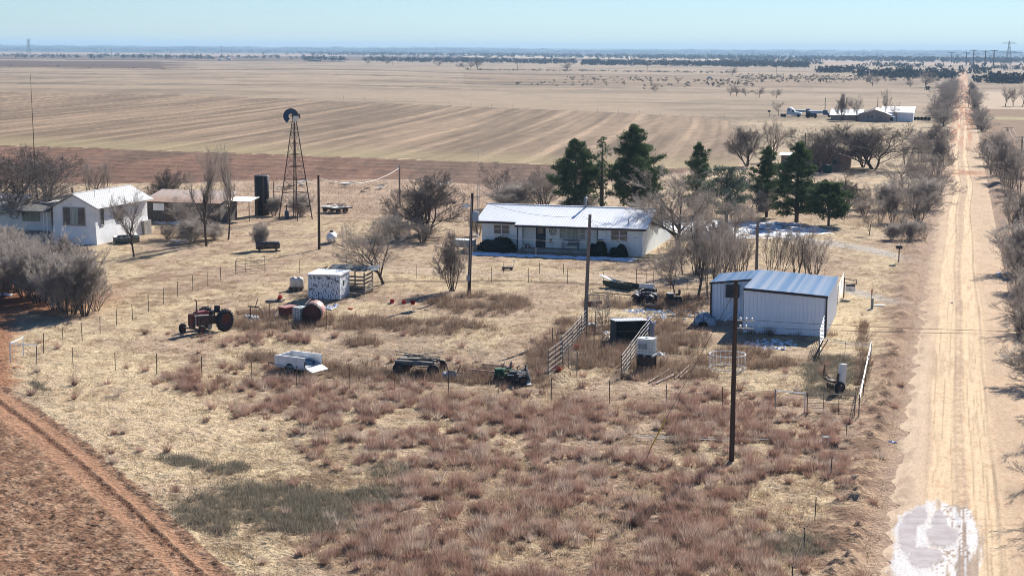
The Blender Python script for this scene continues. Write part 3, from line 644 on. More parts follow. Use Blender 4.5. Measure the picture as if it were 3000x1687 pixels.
thicket([(2755, 358, 60), (2748, 340, 60), (2765, 322, 60), (2770, 300, 55), (2776, 283, 50), (2778, 268, 45), (2762, 300, 55), (2740, 325, 50), (2780, 256, 36), (2760, 270, 40), (2784, 246, 30), (2770, 250, 30), (2786, 236, 26), (2755, 345, 45)],
        ['bushd', 'multi', 'bushd'], 'bluish bush of the far hedge left of the road', 'far hedge bushes left of the road', seed=6, wmin=1.1, wmax=1.7)
thicket([(2862, 362, 55), (2868, 350, 50), (2858, 335, 50), (2852, 318, 45), (2848, 300, 40), (2846, 285, 38), (2842, 270, 34), (2842, 257, 30), (2838, 246, 25), (2874, 372, 40)],
        ['bushd', 'multi', 'bushd'], 'bluish bush of the far hedge right of the road', 'far hedge bushes right of the road', seed=8, wmin=1.1, wmax=1.6)
thicket([(2880, 445, 60), (2895, 470, 80), (2905, 500, 110), (2935, 520, 110), (2960, 540, 120), (2990, 560, 110), (2925, 470, 80), (2960, 480, 90), (2950, 580, 50), (2985, 600, 60), (3010, 500, 90), (2915, 425, 60), (2945, 560, 70)],
        ['bushd', 'round', 'canes', 'multi', 'stems'], 'dark bush on the right road edge beyond the dip', 'mid-distance bushes right of the road', seed=9, wmin=1.0, wmax=1.4)
thicket([(2960, 650, 110), (2990, 680, 120), (2975, 730, 110), (3000, 780, 150), (2990, 830, 130), (3020, 850, 160), (3000, 900, 150), (3020, 960, 160), (3045, 1010, 180), (3040, 1050, 140), (3060, 1110, 180), (3085, 1180, 210), (3090, 1270, 210), (3120, 1360, 230), (3150, 1470, 230), (3170, 1590, 240), (3070, 920, 190), (3090, 1000, 200), (3040, 730, 140), (3025, 640, 120), (3200, 1500, 300), (3160, 1250, 280)],
        ['bushd', 'canes', 'bush', 'multi', 'canes'], 'leafless bush crowding the right edge of the near road', 'near bushes right of the road', seed=10, wmin=1.0, wmax=1.35)

for a_ in [('round', 2085, 715, 545, 'pale bare tree between the ranch house end and the thin blue-grey cedar', 1.1), ('vase', 2150, 690, 560, 'bare tree at the left edge of the snowy lawn patch', 1.2), ('stems', 1935, 700, 600, 'bare shrub tree directly behind the ranch house right gable', 1.2), ('multi', 2040, 800, 640, 'many-stemmed bare tree right of the ranch house corner', 1.1), ('vase', 2000, 800, 670, 'grey bare tree between the ranch house and the quad bike', 1.1), ('multi', 2110, 775, 620, 'bare tree behind the left saplings in line with the snow patch', 1.2), ('canes', 2160, 790, 660, 'thin bare canes left of the pole behind the shed', 1.3), ('canes', 2385, 798, 660, 'thin bare canes above the right end of the shed roof', 1.4),
    ('round', 2200, 640, 535, 'bare tree in front of the broken-topped cedar', 1.2), ('bushd', 2290, 560, 500, 'dark leafless brush behind the tall green cedar', 1.5), ('twist', 2480, 600, 505, 'crooked bare tree in the brush right of the short cedar', 1.3), ('bushd', 2150, 560, 500, 'leafless brush beyond the thin blue-grey cedar', 1.8), ('bushd', 2390, 565, 510, 'leafless brush between short cedar and brick house', 1.6)]:
    tree(a_[0], a_[1], a_[2], a_[3], a_[4], wide=a_[5], cat='shrub' if 'brush' in a_[4] or 'canes' in a_[4] else 'tree', name='bare_shrub' if 'brush' in a_[4] or 'canes' in a_[4] else 'bare_tree')
# far woods: reads as one mass, built of many leafless crowns
def woods(name, rows_, label, seed, col=(.07,.062,.058), hmin=3.5, hmax=7., n0=1.0):
    R = np.random.default_rng(seed); V = []; cols = []
    for x0, x1, y0, y1, n in rows_:
        n = int(n*n0); xs = R.uniform(x0, x1, n); t = R.uniform(0, 1, n); ys = y0+(y1-y0)*t
        for x, y in zip(xs, ys):
            g = gp(x, y); h = R.uniform(hmin, hmax); w = h*R.uniform(.5, .9); k = 22
            P = np.array([g.x, g.y, 0])+R.normal(0, 1, (k, 3))*np.array([w*.55, w*.55, 0])+np.stack([np.zeros(k), np.zeros(k), h*R.beta(1.6, 1.5, k)], 1)
            s = h*.22*R.uniform(.6, 1.5, (k, 1)); a = R.normal(0, 1, (k, 3)); a /= np.linalg.norm(a, axis=1, keepdims=True); b = np.cross(a, R.normal(0, 1, (k, 3))); b /= np.linalg.norm(b, axis=1, keepdims=True)
            V.append(np.stack([P-a*s, P+a*s, P+b*s*1.3+np.array([0, 0, .3])*s], 1).reshape(-1, 3))
            cols.append(np.tile(np.array(col)*R.uniform(.7, 1.35), (3*k, 1)))
    V = np.concatenate(V); V[:, 2] = np.maximum(V[:, 2], .05)
    o = mesh_np(name, V, np.arange(len(V)).reshape(-1, 3), attr_mat(name+'_mat', scales=()), np.concatenate(cols))
    tag(o, label, None, kind='stuff')
woods('far_wood', [(1060, 1500, 180, 187, 230), (1500, 1750, 181, 188, 90), (1700, 2360, 182, 190, 420), (2100, 2400, 174, 181, 110), (280, 620, 178, 185, 100), (0, 300, 180, 187, 60), (620, 1000, 176, 182, 50), (880, 1010, 182, 186, 40),
                   (2380, 2760, 192, 197, 26), (2600, 3000, 184, 190, 20), (0, 3000, 166, 172, 130)], 'bluish strips of leafless wood across the distant plain', 3)
woods('plain_wood', [(-300, 3300, 161, 165, 900), (900, 3200, 163, 170, 800)], 'blue strips of wood near the horizon', 4, hmin=6, hmax=10)
def ridge_wood():
    R = np.random.default_rng(12); n = 1500; a = PSI+np.radians(R.uniform(-20, 20, n)); d = R.uniform(7600, 12900, n); X = -np.sin(a)*d; Y = np.cos(a)*d
    z = height(X, Y, X*0+1500, X*0+150, X < -1e9); k = 16; V = []
    for x, y, z_ in zip(X, Y, z):
        h = R.uniform(6, 11); P = np.array([x, y, z_])+R.normal(0, 1, (k, 3))*np.array([22, 22, 0])+np.stack([np.zeros(k), np.zeros(k), h*R.beta(1.6, 1.5, k)], 1)
        s = h*.4; A = R.normal(0, 1, (k, 3)); A /= np.linalg.norm(A, axis=1, keepdims=True); B = np.cross(A, R.normal(0, 1, (k, 3))); B /= np.linalg.norm(B, axis=1, keepdims=True)
        V.append(np.stack([P-A*s, P+A*s, P+B*s], 1).reshape(-1, 3))
    V = np.concatenate(V); o = mesh_np('horizon_wood', V, np.arange(len(V)).reshape(-1, 3), mat('ridge_trees', (.05,.05,.045)))
    tag(o, 'blue wooded ridge along the horizon', None, kind='stuff')
ridge_wood()
woods('distant_thicket', [(2385, 2490, 199, 205, 40), (2505, 2680, 209, 216, 70), (2600, 2790, 209, 219, 60), (2520, 2690, 180, 184, 34), (2800, 2900, 196, 205, 14), (2910, 3000, 222, 230, 34), (2850, 2925, 222, 228, 16), (2840, 3000, 184, 190, 16)], 'dark leafless thicket on the distant pasture left of the road', 6, hmin=3, hmax=6.5)
woods('mesquite_scrub', [(1350, 2150, 205, 209, 260), (2150, 2750, 212, 226, 330), (1650, 2000, 224, 236, 80), (2000, 2200, 228, 246, 70), (2200, 2500, 222, 234, 100), (1500, 2100, 236, 252, 60), (0, 520, 205, 216, 20)], 'low dark mesquite scrub dotted over the far pasture', 8, hmin=.6, hmax=1.5, col=(.10,.085,.06))
# ------------------------------------------------------------------ grasses and weeds (nobody could count them)
GM = attr_mat('grass_blades', scales=(), rough=1.0)
_translucent(GM, .3)
def cand(n, ymin, ymax, seed, x0=-120, x1=3120, pw=1.0):
    """random ground points inside the view wedge; density falls off with distance"""
    R = np.random.default_rng(seed)
    dmin = CAMH*FOC/math.cos(PITCH)**2/(ymax-147.); dmax = CAMH*FOC/math.cos(PITCH)**2/(ymin-147.)
    d = (R.uniform(dmin**pw, dmax**pw, n))**(1/pw); a = PSI+np.radians(R.uniform(-18.6, 18.6, n))
    X = -np.sin(a)*d; Y = np.cos(a)*d; px, py = proj(X, Y, np.zeros(n))
    k = (px > x0) & (px < x1) & (py > ymin) & (py < ymax)
    return X[k], Y[k], px[k], py[k]

def tufts(name, label, X, Y, nb, h, rad, w, cols, lean=.5, seed=1, fat=1.0):
    R = np.random.default_rng(seed); k = np.ones(len(X), bool)
    for a, b, c_, d_ in FOOT: k &= ~((X > a) & (X < b) & (Y > c_) & (Y < d_))
    X, Y = X[k], Y[k]; n = len(X)
    if not n: return
    ht = (h[k] if hasattr(h, '__len__') else np.full(n, h))*R.uniform(.65, 1.3, n); rd = rad*R.uniform(.6, 1.4, n)
    ci = R.integers(0, len(cols), n) if not isinstance(cols, np.ndarray) else None
    base = np.array(cols)[ci] if ci is not None else cols[k]
    N = n*nb; i = np.repeat(np.arange(n), nb)
    a = R.uniform(0, 2*math.pi, N); r = rd[i]*np.sqrt(R.uniform(0, 1, N))
    P = np.stack([X[i]+np.cos(a)*r, Y[i]+np.sin(a)*r, np.full(N, -.02)], 1)
    L = ht[i]*R.uniform(.5, 1.15, N)
    out = np.stack([np.cos(a), np.sin(a), np.zeros(N)], 1)*(r/np.maximum(rd[i], 1e-3))[:, None]*lean
    d = np.array([0, 0, 1.])+out+R.normal(0, .22, (N, 3)); d /= np.linalg.norm(d, axis=1, keepdims=True)
    b = R.uniform(0, 2*math.pi, N); s = np.stack([np.cos(b), np.sin(b), np.zeros(N)], 1)*(w*R.uniform(.6, 1.4, N))[:, None]
    V = np.stack([P-s, P+s, P+d*L[:, None]], 1).reshape(-1, 3)
    c = base[i]*R.uniform(.7, 1.3, (N, 1)); c = np.repeat(np.clip(c, 0, .9), 3, 0)
    o = mesh_np(name, V, np.arange(3*N).reshape(-1, 3), GM, c)
    tag(o, label, None, kind='stuff'); return o
def field_mask(X, Y, px, py):
    """True where grass may grow: not on road, tracks or ploughed soil"""
    k = ~((X > ROADX0-.4) & (X < ROADX1+.4)) & ~((py > pl(px, FIELDE)-8) & (px < 1200))
    k &= ~((px < 200) & (py > 835) & (py < 935) & (px*.3+820 < py)) & ~((px < 62) & (py > 860) & (py < 1180))
    return k
def bunch():
    X, Y, px, py = cand(12500, 985, 1800, 71); k = field_mask(X, Y, px, py); n = fbm(X*.55, Y*.45, 301); m = patch(px, py, RED_BUNCH)*(1-patch(px, py, SAGE)*.9)*(1-ell(px, py, 2330, 1450, 150, 70)*.97)*(1-ell(px, py, 1430, 1500, 110, 40)*.7)*(1-ell(px, py, 1280, 1240, 80, 30)*.6)
    R = np.random.default_rng(5); k &= (R.uniform(0, 1, len(X)) < np.clip(m*1.15*sst(.33, .56, n)+.015, 0, 1))
    cl = [(.42,.265,.205), (.48,.33,.26), (.31,.19,.145), (.54,.41,.33), (.58,.47,.38), (.36,.23,.175), (.28,.18,.14)]
    tufts('bunch_grass', 'clumps of reddish dead bunchgrass over the near meadow', X[k], Y[k], 110, .50*(.7+.9*fbm(X[k]*.8, Y[k]*.8, 309)),   .14, .010, cl, lean=.8, seed=2)
    X, Y, px, py = cand(12000, 985, 1800, 72); k = field_mask(X, Y, px, py); n = fbm(X*.3, Y*.3, 303)
    pk = patch(px, py, [(1450, 1190, 450, 36), (1750, 1210, 300, 40), (1350, 1400, 300, 60), (1800, 1520, 500, 150), (1250, 1620, 300, 100), (2150, 1640, 300, 60), (850, 1140, 300, 30), (2280, 1400, 160, 30)])
    k &= (R.uniform(0, 1, len(X)) < np.clip(pk*sst(.3, .6, n)*1.1+.03, 0, 1))
    tufts('pale_grass', 'pale dead grass standing among the reddish clumps', X[k], Y[k], 24, .38, .24, .012, [(.55,.42,.32), (.50,.37,.27), (.56,.45,.30), (.45,.32,.24)], lean=.8, seed=3)
def shortgrass():
    X, Y, px, py = cand(80000, 600, 1800, 81, pw=.6); k = field_mask(X, Y, px, py)
    n = fbm(X*.7, Y*.7, 311); R = np.random.default_rng(6); k &= R.uniform(0, 1, len(X)) < sst(.25, .55, n)*.8+.12
    X, Y, px, py = X[k], Y[k], px[k], py[k]
    c, _ = albedo(X, Y, px, py); c = c*.55+STRAW[None, :]*.45*1.05
    tufts('short_grass', 'short straw-coloured winter grass of the yard', X, Y, 9, .15, .22, .018, c, lean=1.3, seed=4)
def weeds():
    X, Y, px, py = cand(60000, 780, 1600, 91); k = field_mask(X, Y, px, py); n = fbm(X*.6, Y*.6, 321); R = np.random.default_rng(7)
    k &= R.uniform(0, 1, len(X)) < patch(px, py, WEEDS)*sst(.32, .56, n)*.9
    tufts('dead_weeds', 'brown dead weeds around the junk in the yard', X[k], Y[k], 24, .60, .20, .011, [(.20,.125,.085), (.26,.17,.12), (.29,.21,.155), (.19,.145,.115), (.38,.29,.215)], lean=.45, seed=5)
    X, Y, px, py = cand(60000, 1030, 1750, 95); k = field_mask(X, Y, px, py) | True; n = fbm(X*.7, Y*.7, 331)
    k &= R.uniform(0, 1, len(X)) < patch(px, py, SAGE)*sst(.12, .34, n)
    X, Y, px, py = X[k], Y[k], px[k], py[k]
    tufts('grey_weeds', 'dense grey-green weed patches', X, Y, 20, .28, .26, .015, [(.215,.19,.14), (.265,.235,.175), (.17,.15,.11), (.31,.275,.21), (.23,.20,.16)], lean=.6, seed=6)
def tall():
    X, Y, px, py = cand(40000, 535, 1500, 97); R = np.random.default_rng(8); n = fbm(X*.3, Y*.2, 341)
    m = np.maximum((py > pl(px, BOTF)+2)*(py < 640)*(px > 640)*(px < 1450)*(py < 655-.02*px), patch(px, py, [(2700, 690, 90, 60), (2600, 640, 120, 30), (2650, 560, 80, 90), (2720, 470, 30, 120), (2870, 600, 30, 160), (1500, 640, 300, 18), (2300, 560, 200, 40), (2100, 620, 200, 14), (2800, 470, 20, 100)]))
    k = (R.uniform(0, 1, len(X)) < m*sst(.25, .55, n)) & ~((X > ROADX0-1.5) & (X < ROADX1+1))
    tufts('tall_grass', 'tall pale dead grass along the field edge and ditches', X[k], Y[k], 9, .55, .5, .022, [(.50,.38,.30), (.54,.43,.34), (.42,.30,.235), (.48,.39,.27)], lean=.6, seed=7)
# ------------------------------------------------------------------ buildings
WHITE = mat('white_siding', (.78,.82,.79), (.70,.75,.72), scale=2, rough=.6)
PLAST = mat('white_stucco', (.84,.84,.83), (.76,.76,.74), scale=1.2, rough=.9, bump=.15)
ROOFW = mat('white_metal_roof', (.84,.85,.85), (.74,.76,.77), scale=.8, rough=.42, spec=.9, metal=.25, stretch=(1,.2,1))
ROOFR = mat('weathered_metal_roof', (.70,.69,.66), (.50,.42,.37), scale=.7, rough=.5, stretch=(1,.15,1), spec=.5, lo=.42, hi=.62)
RUST = mat('rusty_sheet', (.36,.22,.15), (.46,.40,.36), scale=.9, rough=.8, stretch=(1,.3,1))
RUSTD = mat('dark_rust', (.13,.065,.04), (.20,.11,.07), scale=3, rough=.85)
BLACK = mat('black_paint', (.02,.02,.022), (.035,.03,.03), rough=.5)
DARK = mat('dark_brown_trim', (.045,.03,.025), (.07,.05,.04), rough=.6)
GLASS = mat('window_glass', (.05,.06,.07), (.09,.10,.11), scale=1.5, rough=.12, spec=.6)
CURT = mat('curtain', (.42,.44,.38), (.30,.32,.28), scale=8, rough=.9, stretch=(1,1,.05))
FRAME = mat('white_window_frame', (.72,.72,.70), (.6,.6,.58), rough=.5)
FRAMEG = mat('grey_window_frame', (.30,.28,.26), (.42,.40,.37), scale=6, rough=.7)
CONC = mat('concrete', (.34,.32,.29), (.26,.24,.22), rough=.9)
WOODD = mat('dark_wood', (.075,.05,.038), (.13,.095,.07), scale=5, rough=.9, stretch=(6,6,.6), bump=.3)
WOODG = mat('grey_wood', (.24,.215,.19), (.14,.12,.10), scale=5, rough=.9, stretch=(1,4,4))
GALV = mat('galvanised_steel', (.38,.40,.42), (.28,.30,.32), scale=5, rough=.55, metal=.15)
WHP = mat('white_paint', (.78,.78,.77), (.66,.66,.64), rough=.5)

def rib_sheet(w, l, m, ribs=3, t=.012, rh=.03, axis='y', name='roof_panel'):
    """a ribbed sheet lying in x (width) and y (length), ribs along y"""
    mb = MB(); mb.box(w/2, l/2, 0, w-.006, l, t)
    for k in range(ribs):
        x = w*(k+.5)/ribs
        mb.prism([(x-.032, t/2), (x+.032, t/2), (x+.014, t/2+rh), (x-.014, t/2+rh)], 0.001, l-.001)
    return mb.mesh(name, m)
def roof_slope(parent, x0, x1, y0, z0, y1, z1, pw, m, ribs=3, along='x', name='roof_panel'):
    """sheets from the eave (y0, z0) up to the ridge (y1, z1), laid side by side from x0 to x1"""
    n = max(1, round((x1-x0)/pw)); w = (x1-x0)/n; L = math.hypot(y1-y0, z1-z0); a = math.atan2(z1-z0, abs(y1-y0))
    me = rib_sheet(w, L, m, ribs)
    for k in range(n):
        zj = random.uniform(-.004, .004)
        if y1 > y0: piece(name, me, parent, (x0+k*w, y0, z0+zj), (a, 0, 0))
        else: piece(name, me, parent, (x0+(k+1)*w, y0, z0+zj), (a, 0, math.pi))
def window(parent, x, z, w, h, y=0, face='front', panes=2, frame=FRAME, curtain=False, dark=True, rows=2):
    """window in local x-z; face 'right' puts it on a wall facing +x at x"""
    f = MB(); b = .07
    f.b2(-w/2, w/2, -.06, 0, -b, 0).b2(-w/2, w/2, -.06, 0, h, h+b).b2(-w/2-b, -w/2, -.06, 0, -b, h+b).b2(w/2, w/2+b, -.06, 0, -b, h+b)
    for k in range(1, panes): xx = -w/2+w*k/panes; f.b2(xx-.045, xx+.045, -.055, 0, 0, h)
    o = f.build('window', frame, parent)
    if rows == 2: MB().b2(-w/2, w/2, -.05, -.002, h*.5-.025, h*.5+.025).build('mullion', frame, o)
    for k in range(panes):
        xx = -w/2+w*(k+.5)/panes
        pn = MB().b2(xx-w/panes/2+.02, xx+w/panes/2-.02, -.03, -.004, .0, h).build('pane', CURT if curtain else GLASS, o)
    MB().b2(-w/2-.12, w/2+.12, -.10, 0, -b-.04, -b).build('sill', frame, o)
    o.location = (x, y, z)
    if face == 'right': o.rotation_euler = (0, 0, math.pi/2)
    return o
def boards(parent, x0, x1, y, z0, z1, m, bh=.2, face='front', name='siding_board'):
    n = round((z1-z0)/bh); h = (z1-z0)/n
    L = x1-x0; mb = MB().add([(0,0,0),(L,0,0),(L,0,h),(0,0,h),(0,-.026,0),(L,-.026,0),(L,-.006,h),(0,-.006,h)], [(4,5,6,7),(0,4,7,3),(5,1,2,6),(7,6,2,3),(0,1,5,4)])
    me = mb.mesh(name, m)
    for k in range(n):
        if face == 'front': piece(name, me, parent, (x0, y, z0+k*h))
        else: piece(name, me, parent, (y, x0, z0+k*h), (0, 0, math.pi/2))

# ---- ranch house
RH = Vector((-46.2, 157.65, 0))
FOOT.append((-47, -29, 158, 177))
def ranch_house():
    t = thing('ranch_house', 'long pale green ranch house with white metal roof and front porch', 'house', RH)
    wall = MB(); D = 10.0
    wall.b2(0, 3.8, .95, D, 0, 2.8).b2(3.8, 12.2, 1.5, D-.001, 0, 2.8).b2(12.2, 16.65, .03, D, 0, 2.8)
    wall.b2(3.8, 4.25, .6, 1.5, 0, 2.8)
    w = wall.build('wall', WHITE, t)
    MB().prism([(.2, 2.8), (D, 2.8), (D/2+.1, 4.05)], 0, .02, Matrix.Translation((16.63, 0, 0)) @ Matrix.Rotation(math.pi/2, 4, 'Z')).build('gable', WHITE, t)
    MB().prism([(.9, 2.8), (D, 2.8), (D/2+.1, 4.05)], 0, .02, Matrix.Translation((.03, 0, 0)) @ Matrix.Rotation(math.pi/2, 4, 'Z')).build('gable', WHITE, t)
    boards(t, 0, 3.8, .945, 0, 2.78, WHITE); boards(t, 4.26, 12.2, 1.495, .35, 2.78, WHITE); boards(t, 12.2, 16.65, .025, 0, 2.78, WHITE)
    boards(t, .03, D, 16.655, 0, 2.78, WHITE, face='right')
    MB().b2(4.25, 12.2, .15, 1.46, 0, .34).build('porch_slab', CONC, t)
    MB().b2(3.78, 3.86, .5, .58, .0, 2.72).build('downspout', DARK, t); MB().b2(12.1, 12.18, -.06, .02, .3, 2.72).build('downspout', DARK, t)
    # roof
    roof_slope(t, -.55, 3.75, .35, 2.93, D/2, 4.27, .86, ROOFW)
    roof_slope(t, 3.75, 17.15, -.45, 2.74, D/2, 4.262, .86, ROOFW)
    roof_slope(t, -.55, 17.15, D+.5, 2.76, D/2, 4.25, .86, ROOFW)
    MB().b2(-.55, 17.15, D/2-.14, D/2+.14, 4.27, 4.30).build('ridge_cap', ROOFW, t)
    MB().b2(-.55, 3.74, .37, .42, 2.70, 2.90).build('fascia', DARK, t); MB().b2(3.76, 17.1, -.43, -.38, 2.52, 2.71).build('fascia', DARK, t)
    for s0, s1 in (((-.42, 2.68), (5.0, 4.20)), ((10.5, 2.68), (5.0, 4.20))):
        MB().tube((17.1, s0[0], s0[1]), (17.1, s1[0], s1[1]), .07, .07, 4).build('barge_board', DARK, t)
    MB().tube((7.95+1.9, D/2-.2, 4.1), (7.95+1.9, D/2-.2, 5.1), .11, .11, 10).lathe([(.2, 5.1), (.2, 5.16), (.02, 5.3)], 10, Matrix.Translation((9.85, D/2-.2, 0))).build('flue_pipe', GALV, t)
    MB().tube((15.1, .8, 3.0), (15.1, .8, 3.55), .03, .03, 6).build('vent_pipe', DARK, t)
    window(t, 2.05, 1.67, 1.55, .85, .92, panes=2); window(t, 14.35, 1.5, 1.6, .95, 0, panes=2)
    pw = window(t, 9.3, 1.3, 2.6, 1.12, 1.47, panes=1, rows=1, curtain=True)
    [MB().b2(*q).build('mullion', FRAME, pw) for q in ((-.72, -.64, -.058, 0, 0, 1.12), (.62, .70, -.058, 0, 0, 1.12), (-1.3, -.73, -.05, 0, .53, .58), (.71, 1.3, -.05, 0, .53, .58))]
    d = MB().b2(5.5, 6.5, 1.40, 1.47, .35, 2.55).build('door', mat('dark_blue_door', (.03,.04,.055), (.045,.055,.07)), t)
    MB().b2(5.72, 6.28, 1.385, 1.40, 1.75, 2.3).build('pane', GLASS, d); MB().b2(6.33, 6.40, 1.36, 1.39, 1.3, 1.42).build('handle', GALV, d)
    # rear wing with siding on its long side
    rw = MB().b2(10.4, 16.6, D+.02, 17.0, 0, 2.55).build('rear_wing', WHITE, t)
    boards(t, D+.03, 17.0, 16.61, 0, 2.55, WHITE, face='right')
    roof_slope(t, 10.2, 16.9, 17.3, 2.5, D+.3, 3.1, .9, ROOFW)
    MB().b2(16.62, 16.70, 5.4, 6.1, 1.6, 2.15).build('window', FRAME, t)
ranch_house()
def wh_star():
    t = thing('wheel_decoration', 'round wagon-wheel star hung on the porch wall by the dark door', 'wall decoration', RH+Vector((7.25, 1.44, 2.0)))
    M = Matrix.Rotation(math.pi/2, 4, 'X'); mb = MB().ring(.36, .035, 0, 20, 5, M).ring(.14, .03, 0, 12, 5, M)
    for k in range(5): a = k*2*math.pi/5+math.pi/2; mb.tube((math.cos(a)*.12, 0, math.sin(a)*.12), (math.cos(a)*.36, 0, math.sin(a)*.36), .045, .015, 5)
    mb.build('star', RUSTD, t)
wh_star()
def bench():
    t = thing('porch_bench', 'grey wooden bench with a folded blanket under the porch window', 'bench', RH+Vector((9.2, .85, .34)))
    mb = MB(); S = mat('bench_wood', (.13,.15,.18), (.19,.21,.24), scale=4)
    for k in range(4): MB().box(0, -.2+k*.14, .42, 1.7, .12, .035).build('slat', S, t)
    for k in range(3): MB().box(0, .33, .55+k*.16, 1.7, .03, .13).build('slat', S, t)
    for x in (-.8, .8):
        MB().box(x, -.22, .21, .07, .07, .42).build('leg', S, t); MB().box(x, .33, .45, .07, .07, .9).build('leg', S, t); MB().box(x, .03, .62, .09, .62, .05).build('armrest', S, t)
    b = MB().box(-.55, .0, .46, .5, .5, .05).box(-.55, .30, .62, .5, .05, .42).build('blanket', mat('pale_blanket', (.45,.50,.56), (.6,.6,.6), scale=9), None); b.location = t.location
    tag(b, 'pale folded blanket hanging over the left of the porch bench', 'blanket')
bench()
def ptable():
    t = thing('plant_table', 'small white porch table right of the dark door', 'table', RH+Vector((7.15, .95, .34)))
    MB().lathe([(.0, .62), (.34, .62), (.34, .65), (.0, .65)], 14).build('table_top', FRAME, t)
    for a in (0.6, 2.7, 4.8): MB().tube((math.cos(a)*.1, math.sin(a)*.1, .62), (math.cos(a)*.3, math.sin(a)*.3, 0), .018).build('leg', FRAME, t)
    p = thing('potted_plant', 'dried plant in a small pot on the white porch table', 'potted plant', RH+Vector((7.15, .95, .99)))
    MB().lathe([(.0, 0), (.09, 0), (.13, .16), (.0, .15)], 10).build('pot', RUSTD, p)
    mb = MB()
    for k in range(26): a = random.uniform(0, 6.3); r = random.uniform(.05, .22); mb.tube((0, 0, .12), (math.cos(a)*r, math.sin(a)*r, random.uniform(.2, .4)), .008, .014, 3)
    mb.build('foliage', mat('dried_leaf', (.10,.12,.06), (.2,.16,.09), scale=9), p)
    c = thing('porch_junk', 'dark tangle of small pots at the left end of the porch', 'pots', RH+Vector((4.7, .8, .34)))
    for k in range(4):
        x = -.25+k*.18; MB().lathe([(0, 0), (.08, 0), (.11, .2), (0, .18)], 8, Matrix.Translation((x, random.uniform(-.1, .1), 0))).build('pot', RUSTD if k % 2 else FRAME, c)
    mb = MB()
    for k in range(30): a = random.uniform(0, 6.3); r = random.uniform(.05, .3); x = random.uniform(-.25, .3); mb.tube((x, 0, .18), (x+math.cos(a)*r*.6, math.sin(a)*r*.6, random.uniform(.3, .6)), .008, .012, 3)
    mb.build('foliage', TWIGD, c)
ptable()
# clipped evergreen bushes
def leaf_bush(x0, y0, rx, ry, h, label, n=5200, col=(.028,.035,.024), seed=1, g=None):
    R = np.random.default_rng(seed); u = R.normal(0, 1, (n, 3)); u /= np.linalg.norm(u, axis=1, keepdims=True); u[:, 2] = np.abs(u[:, 2])
    rr = R.uniform(.78, 1.05, (n, 1))*(.9+.2*np.sin(u[:, :1]*5+u[:, 1:2]*4)); P = u*rr*np.array([rx, ry, h])
    P[:, 2] = np.clip(P[:, 2]*1.0, .05, None); d = u+R.normal(0, .5, (n, 3)); d /= np.linalg.norm(d, axis=1, keepdims=True)
    w = np.cross(d, R.normal(0, 1, (n, 3))); w /= np.linalg.norm(w, axis=1, keepdims=True); s = R.uniform(.03, .07, (n, 1))
    V = np.stack([P-w*s, P+w*s, P+d*s*2], 1).reshape(-1, 3)
    t = thing('evergreen_bush', label, 'bush', (x0, y0, 0), 0, g)
    o = mesh_np('foliage', V, np.arange(3*n).reshape(-1, 3), LEAFG, np.repeat(np.array(col)*R.uniform(.6, 1.5, (n, 1)), 3, 0)); o.parent = t
    core = MB()
    for k in range(14): a = k*2.4; core.tube((0, 0, 0), (math.cos(a)*rx*.7, math.sin(a)*ry*.7, h*(.4+.4*(k % 3)/2)), .035, .012, 5)
    core.lathe([(0, .05), (rx*.8, .1), (rx*.86, h*.4), (rx*.6, h*.75), (0, h*.85)], 14).build('stem', BLACK if False else mat('bush_inner_shade', (.012,.014,.010)), t)  # near-black hull around the stems puts the shade among the leaves into colour
g_ = 'evergreen bushes before the ranch house'
leaf_bush(RH.x+2.1, RH.y-.1, 2.0, .95, 1.35, 'widest dark evergreen bush, under the left window of the ranch house', 9000, seed=2, g=g_)
leaf_bush(RH.x+12.5, RH.y-.95, 1.0, .85, 1.45, 'tall dark evergreen bush at the right end of the porch', 6000, seed=3, g=g_)
leaf_bush(RH.x+14.6, RH.y-.95, .95, .8, 1.1, 'smaller round evergreen bush under the right window of the ranch house', 5000, seed=4, g=g_)

# ---- metal shed
SB = mat('pale_metal_wall', (.80,.83,.87), (.72,.76,.82), scale=.7, rough=.45, stretch=(1,1,.3), spec=.5)
SR = mat('galvanised_roof', (.50,.69,.84), (.92,.94,.95), scale=1.1, rough=.34, stretch=(.35,1.5,1), metal=.1, lo=.44, hi=.58, spec=.5)
def wall_sheet(w, h, name='wall_panel', skew=0.):
    mb = MB().add([(0,0,0),(w-.005,0,0),(w-.005,0,h+skew),(0,0,h),(0,.03,0),(w-.005,.03,0),(w-.005,.03,h+skew),(0,.03,h)], [(0,1,2,3),(4,7,6,5),(0,3,7,4),(1,5,6,2),(3,2,6,7),(0,4,5,1)])
    for k in range(3):
        x = w*(k+.5)/3; mb.add([(x-.03,0,0),(x-.012,-.045,0),(x+.012,-.045,0),(x+.03,0,0),(x-.03,0,h+skew*(k+.5)/3),(x-.012,-.045,h+skew*(k+.5)/3),(x+.012,-.045,h+skew*(k+.5)/3),(x+.03,0,h+skew*(k+.5)/3)], [(0,1,5,4),(1,2,6,5),(2,3,7,6)])
    return mb.mesh(name, SB)
FOOT.append((-17.6, -8.4, 116.3, 127.5))
